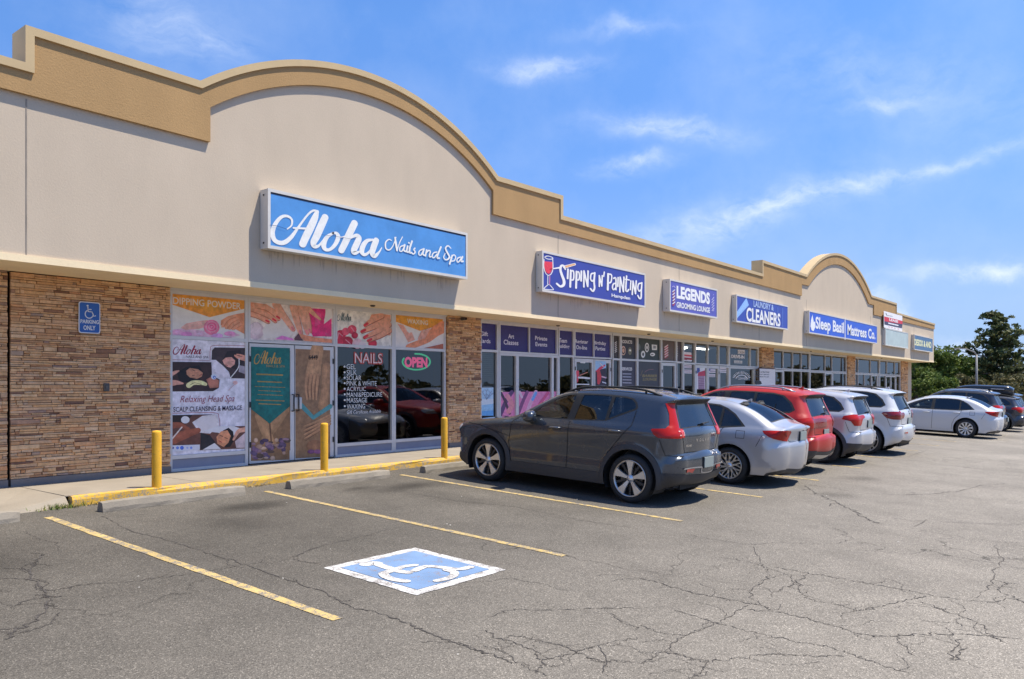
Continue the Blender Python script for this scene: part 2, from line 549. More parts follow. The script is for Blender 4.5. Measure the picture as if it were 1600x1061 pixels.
        for i in range(nv):
            for j in range(nu):
                q = (i*nu+j, i*nu+(j+1) % nu, (i+1)*nu+(j+1) % nu, (i+1)*nu+j); f.append(q if sd > 0 else q[::-1])
        b.add(v, f, 0)
        b.tube([(mx+.02, sd*(yb-.02), mz-.02), (mx, sd*(yb+.05), mz-.005), (mx-.01, sd*(yb+.10), mz+.01)], [.035, .03, .03], 8, 1)
        b.build('side_mirror', [col if sp.get('mirror_paint', 1) else black, black], root, True)
    # ---- wheels and wells
    for ax in (0, wb):
        for sd in (1, -1):
            yo = S.W-.012-.1125
            wheel(root, ax, sd*yo, sd, rw, sp['wheel'], .225, sp.get('rim_r', .245))
            b = MB(); n = 24; prof = arc(ax, rw, ra+.004, -25, 205, n)
            v = [(x, sd*(yo+.11), z) for x, z in prof] + [(x, sd*(yo-.22), z) for x, z in prof]
            f = [(i, i+1, i+n+2, i+n+1) for i in range(n)] + [tuple(range(n+1, 2*n+2))]
            b.add(v, f); b.build('wheel_well', black, root)
    # ---- underbody, cabin
    b = MB(); x0, x1 = S.x.min()+.12, S.x.max()-.14; iw = S.W-.42
    b.box(x0, -iw, bz-.005, x1, iw, bz+.22); b.box(ra+.1, -(S.W-.13), bz-.008, wb-ra-.1, S.W-.13, bz+.26)
    if x0 < -ra-.1: b.box(x0+.02, -(S.W-.25), bz+.03, -ra-.02, S.W-.25, bz+.24)
    b.box(wb+ra+.02, -(S.W-.22), bz+.03, x1-.02, S.W-.22, bz+.3)
    b.build('underbody', mat('underbody_black', (.012, .012, .012), .9), root)
    b = MB(); dk = mat('cabin_trim', (.06, .058, .055), .8, noise=.2, nscale=10); cx0 = sp['cabin'][0]; cx1 = sp['cabin'][1]; bl = float(np.interp(1.2, *sp['belt']))
    b.box(cx0, -(S.W-.20), .50, cx1, S.W-.20, .55); b.box(cx1-.05, -(S.W-.20), .5, cx1+.02, S.W-.20, bl-.10)
    b.bevbox(cx1-.42, -(S.W-.22), bl-.30, cx1, S.W-.22, bl-.07, .05); b.box(cx0, -(S.W-.22), .5, cx0+.06, S.W-.22, bl-.08)
    b.build('cabin_floor', dk, root)
    sx = cx1-1.15
    for (xx, yy, ww) in ((sx, .37, .24), (sx, -.37, .24), (sx-.85, .0, .60)):
        b = MB(); b.bevbox(xx-.02, yy-ww, .58, xx+.46, yy+ww, .80, .06)
        q = MB(); q.bevbox(-.07, -ww, 0, .07, ww, .58, .05); 
        ca, sa = math.cos(-.25), math.sin(-.25)
        b.add([(xx-.02+x*ca+z*sa, yy+y, .70-x*sa+z*ca) for x, y, z in q.v], q.f)
        for hy in ((yy,) if ww < .4 else (-.37, .37)):
            h = MB(); h.bevbox(-.05, -.13, .59, .05, .13, .76, .04); b.add([(xx-.02+x*ca+z*sa, hy+y, .70-x*sa+z*ca) for x, y, z in h.v], h.f)
        b.build('seat', dk, root)
    b = MB(); b.lathe([(.175, -.012), (.188, 0), (.175, .012), (.165, 0)], 24, 0, 'x', closed=True)
    b.v = [(x*.93-z*.35+cx1-.55, y+.37, z*.93+x*.35+bl-.10) for x, y, z in b.v]; b.build('steering_wheel', black, root)
    # ---- plate, rails, extras
    px, pz = sp['plate']
    p, n = S.strip([S.s_z(pz)], [0.])
    xx = p[0][0] if px is None else px
    b = MB(); b.bevbox(xx-.016, -.153, pz-.077, xx-.004, .153, pz+.077, .003, 0); b.bevbox(xx-.005, -.16, pz-.083, xx+.03, .16, pz+.083, .003, 1)
    b.build('licence_plate', [mat('plate_grey', (.27, .31, .295), .5), black], root)
    if sp.get('rails'):
        xr0, xr1, yr, hr, mk = sp['rails']
        for sd in (1, -1):
            xs = np.linspace(xr0, xr1, 14); i0 = S.x.argmax()
            zz = np.array([np.interp(-x, -np.minimum.accumulate(S.x[i0:]), S.z[i0:]) for x in xs])
            hh = hr*np.clip(np.minimum(np.arange(14), 13-np.arange(14))/2.2, 0, 1)
            b = MB(); b.tube([(x, sd*yr, z+h) for x, z, h in zip(xs, zz-.012, hh)], .017, 8)
            for q in (2, 11): b.tube([(xs[q], sd*yr, zz[q]-.03), (xs[q], sd*yr, zz[q]+hh[q])], .016, 6)
            b.build('roof_rail', mm[mk], root, True)
    if sp.get('fin'):
        fx = sp['fin']; i0 = S.x.argmax(); fz = np.interp(-fx, -np.minimum.accumulate(S.x[i0:]), S.z[i0:])+.02
        b = MB(); b.prism([(fx+.09, fz-.01), (fx-.05, fz+.06), (fx-.075, fz+.055), (fx-.07, fz-.01)], 'y', -.014, .014); b.build('antenna', col, root)
    if sp.get('wiper'):
        z0 = sp['wiper']; p = surf([(z0, .02), (z0+.02, -.10), (z0+.03, -.26)], 'strip', off=.03)
        b = MB(); b.tube(p, [.022, .012, .008], 6); b.build('rear_wiper', black, root)
    # turn the baked x-forward meshes so that the nose looks along +Y
    for o in root.children:
        if o.type == 'MESH': o.data.transform(turn); [setattr(ch, 'data', ch.data) for ch in o.children]
        else:
            o.location = turn @ o.location; o.rotation_euler.z += math.pi/2
        for ch in o.children:
            if o.type == 'MESH': ch.data.transform(turn)
    return root
def paint(name, col, metal=.0, rough=.35, coat=1.):
    if name in MATS: return MATS[name]
    m = mat(name, col, rough, metal, .5, coat)
    nt = m.node_tree; b = nt.nodes['Principled BSDF']
    tc = N(nt, 'TexCoord'); n = N(nt, 'TexNoise'); n.inputs['Scale'].default_value = 900
    mr = N(nt, 'MapRange'); mr.inputs[3].default_value = .9; mr.inputs[4].default_value = 1.1
    n3 = N(nt, 'TexNoise'); n3.inputs['Scale'].default_value = 3; n3.inputs['Detail'].default_value = 5
    mr3 = N(nt, 'MapRange'); mr3.inputs[3].default_value = rough-.06; mr3.inputs[4].default_value = rough+.1
    mx = N(nt, 'VectorMath', operation='SCALE'); mx.inputs[0].default_value = col
    L = nt.links.new
    L(tc.outputs['Object'], n.inputs['Vector']); L(tc.outputs['Object'], n3.inputs['Vector'])
    L(n.outputs[0], mr.inputs[0]); L(mr.outputs[0], mx.inputs['Scale']); L(mx.outputs[0], b.inputs['Base Color'])
    L(n3.outputs[0], mr3.inputs[0]); L(mr3.outputs[0], b.inputs['Roughness'])
    return m

RED_L = mat('tail_lens_red', (.40, .011, .005), .22, 0, .35, .1)
DARK_L = mat('tail_lens_dark', (.13, .008, .01), .12, 0, .6, 1.)
SUV_T = [-.3, 0, .12, .30, .42, .62, .80, .90, .955, .985, 1.03, 1.5, 2.0, 2.4]
SUV_W = [.93, .965, .986, .990, .978, .990, .998, 1.0, .980, .958, .935, .830, .70, .60]
SED_T = [-.3, 0, .15, .4, .65, .85, .97, 1.03, 1.5, 2.0, 2.4]
SED_W = [.91, .950, .978, .988, .998, .988, .955, .918, .80, .67, .55]
XC_SIL = [(3.30,.22,.12,.15,.02),(3.46,.25,.2,.25,.05),(3.54,.36,.3,.34,.07),(3.565,.52,.32,.36,.08),(3.57,.70,.32,.36,.08),(3.55,.82,.3,.34,.08),(3.50,.90,.22,.26,.07),(3.38,.955,.14,.18,.04),(3.10,1.0,.11,.14,.03),
          (2.75,1.04,.11,.13,.03),(2.40,1.085,.11,.12,.03),(2.20,1.125,.11,.11,.04),(1.95,1.265,.11,.10,.06),(1.60,1.455,.11,.10,.06),(1.36,1.555,.11,.11,.05),(1.05,1.605,.11,.12,.035),(.65,1.628,.11,.12,.03),(.2,1.622,.11,.12,.03),
          (-.15,1.602,.11,.12,.03),(-.38,1.574,.11,.13,.03),(-.52,1.550,.10,.15,.03),(-.555,1.53,.08,.16,.03),(-.51,1.492,.10,.16,.03),(-.475,1.462,.14,.16,.035),(-.555,1.27,.18,.18,.04),(-.625,1.10,.24,.21,.05),(-.655,1.06,.28,.23,.055),(-.665,.98,.30,.25,.06),(-.66,.86,.30,.26,.06),
          (-.657,.762,.30,.27,.06),(-.668,.742,.30,.27,.06),(-.722,.722,.32,.28,.065),(-.730,.60,.34,.29,.07),(-.724,.50,.34,.29,.07),(-.705,.42,.32,.28,.06),(-.66,.34,.26,.25,.05),(-.56,.29,.12,.16,.02)]
XC_SIDE = [
    ('window','glassF',-.006,[(1.90,1.145),(1.56,1.375),(1.36,1.478),(1.22,1.512),(1.10,1.522),(1.16,1.15)]),
    ('window','glassR',-.006,[(1.03,1.155),(.965,1.525),(.70,1.535),(.465,1.53),(.485,1.175)]),
    ('quarter_window','glassR',-.006,[(.43,1.205),(.405,1.525),(.25,1.52),(.125,1.50),(.055,1.455),(.025,1.40),(.03,1.375)]),
    ('window_trim','black',.0,[(2.08,1.105),(1.60,1.405),(1.38,1.508),(1.22,1.54),(.9,1.553),(.5,1.553),(.22,1.542),(.09,1.517),(.02,1.46),(-.015,1.39),(.0,1.355),(.46,1.165),(1.0,1.135),(1.5,1.13)]),
    ('tail_light','light',.006,[(-.41,1.475),(-.75,1.49),(-.80,1.25),(-.95,1.16),(-.95,.985),(-.43,.985),(-.355,1.03),(-.30,1.095),(-.32,1.108),(-.50,1.12),(-.53,1.17),(-.488,1.32)]),
    ('headlight','head',.006,[(3.7,.76),(3.7,.88),(3.42,.905),(3.32,.90),(3.34,.86),(3.45,.78)]),
    ('cladding','clad',.012,arc(0,.36,.505,-40,205)+arc(0,.36,.43,205,-40)),
    ('cladding','clad',.012,arc(2.70,.36,.505,-25,220)+arc(2.70,.36,.43,220,-25)),
    ('cladding','clad',.012,[(.3,.2),(2.4,.2),(2.3,.40),(.41,.40)]),
    ('cladding','clad',.006,[(-.37,.2),(-1,.2),(-1,.47),(-.49,.49),(-.44,.40)]),
    ('cladding','clad',.006,[(3.1,.2),(3.7,.2),(3.7,.42),(3.18,.42)]),
    ('front_door','body',.0,[(2.19,.40),(2.255,.7),(2.19,1.05),(2.09,1.10),(1.60,1.415),(1.38,1.52),(1.22,1.555),(1.035,1.565),(1.10,1.1),(1.12,.40)]),
    ('rear_door','body',.0,[(1.10,.40),(1.085,1.1),(1.02,1.565),(.5,1.565),(.22,1.555),(.08,1.53),(-.0,1.47),(-.035,1.39),(.02,1.13),(.25,.86),(.40,.68),(.47,.52),(.50,.40)]),
]
XC_STRIP = [
    ('windshield','glassF',-.004,'x',[(2.17,.62),(2.17,-.62),(1.43,-.50),(1.43,.50)]),
    ('rear_window','glassW',-.004,'z',[(1.455,.47),(1.455,-.47),(1.13,-.565),(1.13,.565)]),
    ('spoiler','black',.002,'z',[(1.532,.50),(1.532,-.50),(1.486,-.54),(1.486,.54)]),
    ('window_trim','black',.0,'z',[(1.485,.53),(1.485,-.53),(1.115,-.60),(1.115,.60)]),
    ('lamp_inner','light2',.010,'z',[(1.105,.80),(1.105,.575),(1.0,.58),(1.0,.80)]),
    ('tail_light','light',.006,'z',[(1.47,.80),(1.47,.545),(1.30,.60),(1.15,.64),(1.125,.62),(1.115,.54),(.99,.545),(.985,.9),(1.2,.9)]),
    ('fog_reflector','refl',.008,'z',[(.545,.36),(.545,.62),(.49,.60),(.505,.50),(.485,.40)]),
    ('cladding','clad',.006,'z',[(.46,.8),(.46,-.8),(.24,-.8),(.24,.8)]),
    ('front_grille','black',.004,'n',[(.62,.42),(.88,.46),(.88,-.46),(.62,-.42)]),
    ('front_grille','black',.004,'n',[(.34,.6),(.48,.6),(.48,-.6),(.34,-.6)]),
    ('headlight','head',.006,'n',[(.74,.50),(.885,.50),(.885,.75),(.74,.75)]),
    ('tailgate','body',.0,'z',[(1.50,.60),(1.50,-.60),(1.13,-.675),(1.0,-.60),(.775,-.52),(.775,.52),(1.0,.60),(1.13,.675)]),
]
XC = dict(half_width=.932, roof=1.63, sil=XC_SIL, section=(SUV_T, SUV_W), belt=([-1,.0,.5,2.0,3.6],[1.14,1.14,1.125,1.09,.98]), taper=(.7,.075,2.4,.10), rw=.36, wb=2.70, arch=.425, bottom=.235, flare=.022,
    side=XC_SIDE, strip=XC_STRIP, light_mat=RED_L, light2=mat('tail_lens_bright', (.62, .05, .02), .14, 0, .5, .5),
    seams=[('side',.011,[(2.19,.40),(2.255,.7),(2.19,1.05),(2.09,1.10)]),('side',.011,[(1.11,.40),(1.09,1.12)]),('side',.011,[(.0,1.34),(.02,1.13),(.25,.86),(.40,.68),(.47,.52),(.49,.42)]),
           ('side',.009,[(2.26,.8),(2.9,.93),(3.2,.945)]),('strip',.012,[(1.1,.66),(1.0,.60),(.775,.52)]),('strip',.012,[(.775,.52),(.775,-.52)]),('strip',.012,[(.775,-.52),(1.0,-.60),(1.1,-.66)]),
           ('side',.008,[(-.44,.96),(-.52,.74),(-.72,.73)]),('strip',.02,[(.345,.6),(.345,-.6)])],
    decals=[('bumper_trim','silver','strip',[([(.555,.64),(.56,.22),(.535,.19),(.485,.16),(.485,-.16),(.535,-.19),(.56,-.22),(.555,-.64)],.018)]),
            ('lamp_outline','lampline','strip',[([(1.085,.54),(1.085,.68)],.016),([(1.03,.54),(1.03,.68)],.016),([(1.03,.545),(1.085,.545)],.014)])],  # pale lines painted on the lamps for chrome detail and white reflections
    marks=[('chrome',.006,[('V',.25,.925,.045,.04),('O',.165,.925,.05,.04),('L',.075,.925,.036,.04),('V',-.005,.925,.045,.04),('O',-.09,.925,.05,.04),('XC40',.50,.855,.14,.035)])],
    handles=[(1.34,1.0),(.28,1.03)], mirror=(1.80,1.10), wheel=dict(n=5, kind='blade', rot=math.pi/2), rim_r=.262, cabin=(-.36,2.10), plate=(None,.62),
    rails=(-.30,1.42,.575,.05,'black'), handle_mat='handle', wiper=1.135, fin=-.20, bumper=None, paint=None)

def remap(pts, fx, fz):
    return [(fx(p[0]), fz(p[1]))+tuple(p[2:]) for p in pts]

def variant(base, wb, ro, fo, H, W, **kw):
    """stretch the base car to another wheelbase, overhangs and height"""
    bx = sorted([(min(p[0] for p in base['sil']), -ro), (-.5, -.5), (.5, .5), (base['wb']-.5, wb-.5), (base['wb']+.5, wb+.5), (max(p[0] for p in base['sil']), wb+fo)])
    hz = base['sil_top'] if 'sil_top' in base else max(p[1] for p in base['sil'])
    fx = lambda x: float(np.interp(x, [b[0] for b in bx], [b[1] for b in bx])) + (min(0, x-bx[0][0]) + max(0, x-bx[-1][0]))
    fz = lambda z: z if z < .5 else .5+(z-.5)*(H-.5)/(hz-.5)
    d = dict(base)
    d['sil'] = remap(base['sil'], fx, fz)
    d['side'] = [(k, m, o, remap(p, fx, fz)) for k, m, o, p in base['side']]
    d['strip'] = [(k, m, o, kd, [((fx(h) if kd == 'x' else fz(h)), y*W/base['half_width']) for h, y in p]) for k, m, o, kd, p in base['strip']]
    d['seams'] = [(k, w, [((fx(a), fz(b)) if k == 'side' else (fz(a), b*W/base['half_width'])) for a, b in l]) for k, w, l in base['seams']]
    d['belt'] = ([fx(x) for x in base['belt'][0]], [fz(z) for z in base['belt'][1]])
    d['taper'] = (base['taper'][0], base['taper'][1], base['taper'][2]+wb-base['wb'], base['taper'][3])
    d['roof'] = fz(base['roof']); d['wb'] = wb; d['half_width'] = W
    d['handles'] = [(fx(a), fz(b)) for a, b in base['handles']]; m = base['mirror']; d['mirror'] = (fx(m[0]), fz(m[1]))
    d['cabin'] = (fx(base['cabin'][0]), fx(base['cabin'][1])); d['plate'] = (None, fz(base['plate'][1]))
    if base.get('rails'): r = base['rails']; d['rails'] = (fx(r[0]), fx(r[1]), r[2]*W/base['half_width'], r[3], r[4])
    if base.get('wiper'): d['wiper'] = fz(base['wiper'])
    if base.get('fin') is not None: d['fin'] = fx(base['fin'])
    d['decals'] = []; d['marks'] = []
    d.update(kw); return d

# ---- sedan
SE_SIL = [(3.42,.20,.1,.12,.02),(3.58,.23,.2,.26,.05),(3.645,.36,.32,.38,.09),(3.655,.50,.34,.4,.1),(3.63,.62,.32,.38,.1),(3.55,.71,.25,.3,.08),(3.35,.78,.16,.2,.05),(3.0,.845,.12,.15,.035),(2.6,.90,.11,.13,.03),(2.35,.945,.11,.11,.04),
          (2.0,1.115,.10,.10,.06),(1.62,1.29,.10,.10,.06),(1.30,1.392,.10,.11,.05),(1.0,1.435,.10,.12,.04),(.6,1.455,.10,.12,.035),(.25,1.437,.10,.12,.035),(-.05,1.385,.10,.12,.045),(-.35,1.27,.11,.13,.06),(-.62,1.13,.11,.13,.06),
          (-.72,1.08,.12,.14,.05),(-.88,1.045,.15,.18,.045),(-.99,1.03,.12,.2,.06),(-1.015,1.005,.14,.24,.07),(-.995,.93,.26,.28,.09),(-.975,.83,.28,.3,.10),(-.985,.775,.28,.3,.10),(-1.02,.74,.28,.3,.10),(-1.03,.62,.3,.32,.1),(-1.02,.48,.3,.32,.1),(-.99,.34,.26,.3,.09),(-.93,.25,.18,.24,.06),(-.80,.22,.1,.15,.02)]
SE_SIDE = [
    ('window','glassF',-.006,[(1.98,.985),(1.62,1.185),(1.36,1.295),(1.08,1.345),(1.10,.985)]),
    ('window','glassR',-.006,[(1.0,.985),(.985,1.35),(.62,1.362),(.34,1.345),(.24,1.32),(.25,.99)]),
    ('quarter_window','glassR',-.006,[(.20,.995),(.195,1.305),(.02,1.22),(-.12,1.10),(-.17,1.035)]),
    ('window_trim','black',.0,[(2.12,.96),(1.62,1.215),(1.36,1.325),(1.05,1.375),(.62,1.388),(.30,1.37),(.14,1.315),(-.02,1.225),(-.2,1.06),(-.24,1.02),(.2,.965),(1.0,.955)]),
    ('tail_light','light',.006,[(-1.3,.97),(-1.02,.99),(-.75,.985),(-.58,.975),(-.62,.93),(-.80,.85),(-1.0,.80),(-1.3,.80)]),
    ('headlight','head',.006,[(3.8,.60),(3.8,.75),(3.3,.775),(3.0,.79),(3.1,.72),(3.4,.63)]),
    ('bumper','low',.0,[(-.62,.19),(-1.3,.19),(-1.3,.345),(-.95,.32),(-.7,.26)]),
    ('front_door','body',.0,[(2.26,.27),(2.29,.6),(2.22,.9),(2.14,.945),(1.62,1.225),(1.36,1.337),(1.03,1.39),(1.05,.9),(1.06,.27)]),
    ('rear_door','body',.0,[(1.04,.27),(1.035,.9),(1.015,1.39),(.62,1.40),(.30,1.382),(.13,1.325),(.10,1.30),(.16,.95),(.22,.82),(.36,.68),(.43,.5),(.46,.27)]),
]
SE_STRIP = [
    ('windshield','glassF',-.004,'x',[(2.30,.63),(2.30,-.63),(1.42,-.50),(1.42,.50)]),
    ('rear_window','glassW',-.004,'x',[(-.0,.47),(-.0,-.47),(-.64,-.555),(-.64,.555)]),
    ('window_trim','black',.0,'x',[(.03,.50),(.03,-.50),(-.665,-.585),(-.665,.585)]),
    ('tail_light','light',.006,'z',[(.975,.8),(.985,.44),(.955,.40),(.90,.43),(.845,.46),(.81,.53),(.80,.8)]),
    ('bumper','low',.0,'z',[(.335,.8),(.335,-.8),(.21,-.8),(.21,.8)]),
    ('front_grille','black',.004,'n',[(.28,.55),(.58,.62),(.58,-.62),(.28,-.55)]),
    ('headlight','head',.006,'n',[(.62,.45),(.72,.45),(.72,.75),(.6,.75)]),
]
_rx = lambda x: x if x > -.42 else -.42+(x+.42)*.80
SE_SIL = [(_rx(p[0]), *p[1:2], p[2]*(1.2 if p[0] < -.6 and p[1] < 1.0 else 1), p[3]*(1.12 if p[0] < -.6 and p[1] < 1.0 else 1), p[4]) for p in SE_SIL]
SE_SIDE = [(k, m, o, [(_rx(a), b) for a, b in p]) for k, m, o, p in SE_SIDE]
SE_STRIP = [(k, m, o, kd, [((_rx(h) if kd == 'x' else h), y) for h, y in p]) for k, m, o, kd, p in SE_STRIP]
SED = dict(half_width=.888, roof=1.455, sil=SE_SIL, section=(SED_T, SED_W), belt=([-1,.2,2.2,3.6],[1.0,.975,.945,.82]), taper=(.5,.07,2.3,.11), rw=.325, wb=2.70, arch=.385, bottom=.21, flare=.012,
    side=SE_SIDE, strip=SE_STRIP, light_mat=RED_L,
    seams=[('side',.010,[(2.26,.27),(2.29,.6),(2.22,.9),(2.14,.945)]),('side',.010,[(1.05,.27),(1.035,.97)]),('side',.010,[(.13,.99),(.16,.95),(.22,.82),(.36,.68),(.43,.5),(.45,.29)]),
           ('side',.007,[(-.10,.945),(-.10,.82)]),('side',.007,[(-.25,.945),(-.25,.82)]),('side',.007,[(-.10,.945),(-.25,.945)]),('side',.007,[(-.10,.82),(-.25,.82)]),
           ('strip',.012,[(1.0,.60),(.93,.62),(.85,.47),(.79,.42),(.775,.30),(.775,-.30),(.79,-.42),(.85,-.47),(.93,-.62),(1.0,-.60)]),('side',.008,[(-.56,.90),(-.50,.78),(-.46,.70)])],
    decals=[], marks=[('chrome',.006,[('COROLLA',.42,.80,.15,.022)]),('black',.008,[('O',.05,.93,.10,.06)])],
    handles=[(1.22,.86),(.30,.88)], mirror=(1.93,.97), wheel=dict(n=10, kind='fork', rot=.3), rim_r=.225, cabin=(-.35,2.15), plate=(None,.885), fin=.05, paint=None)
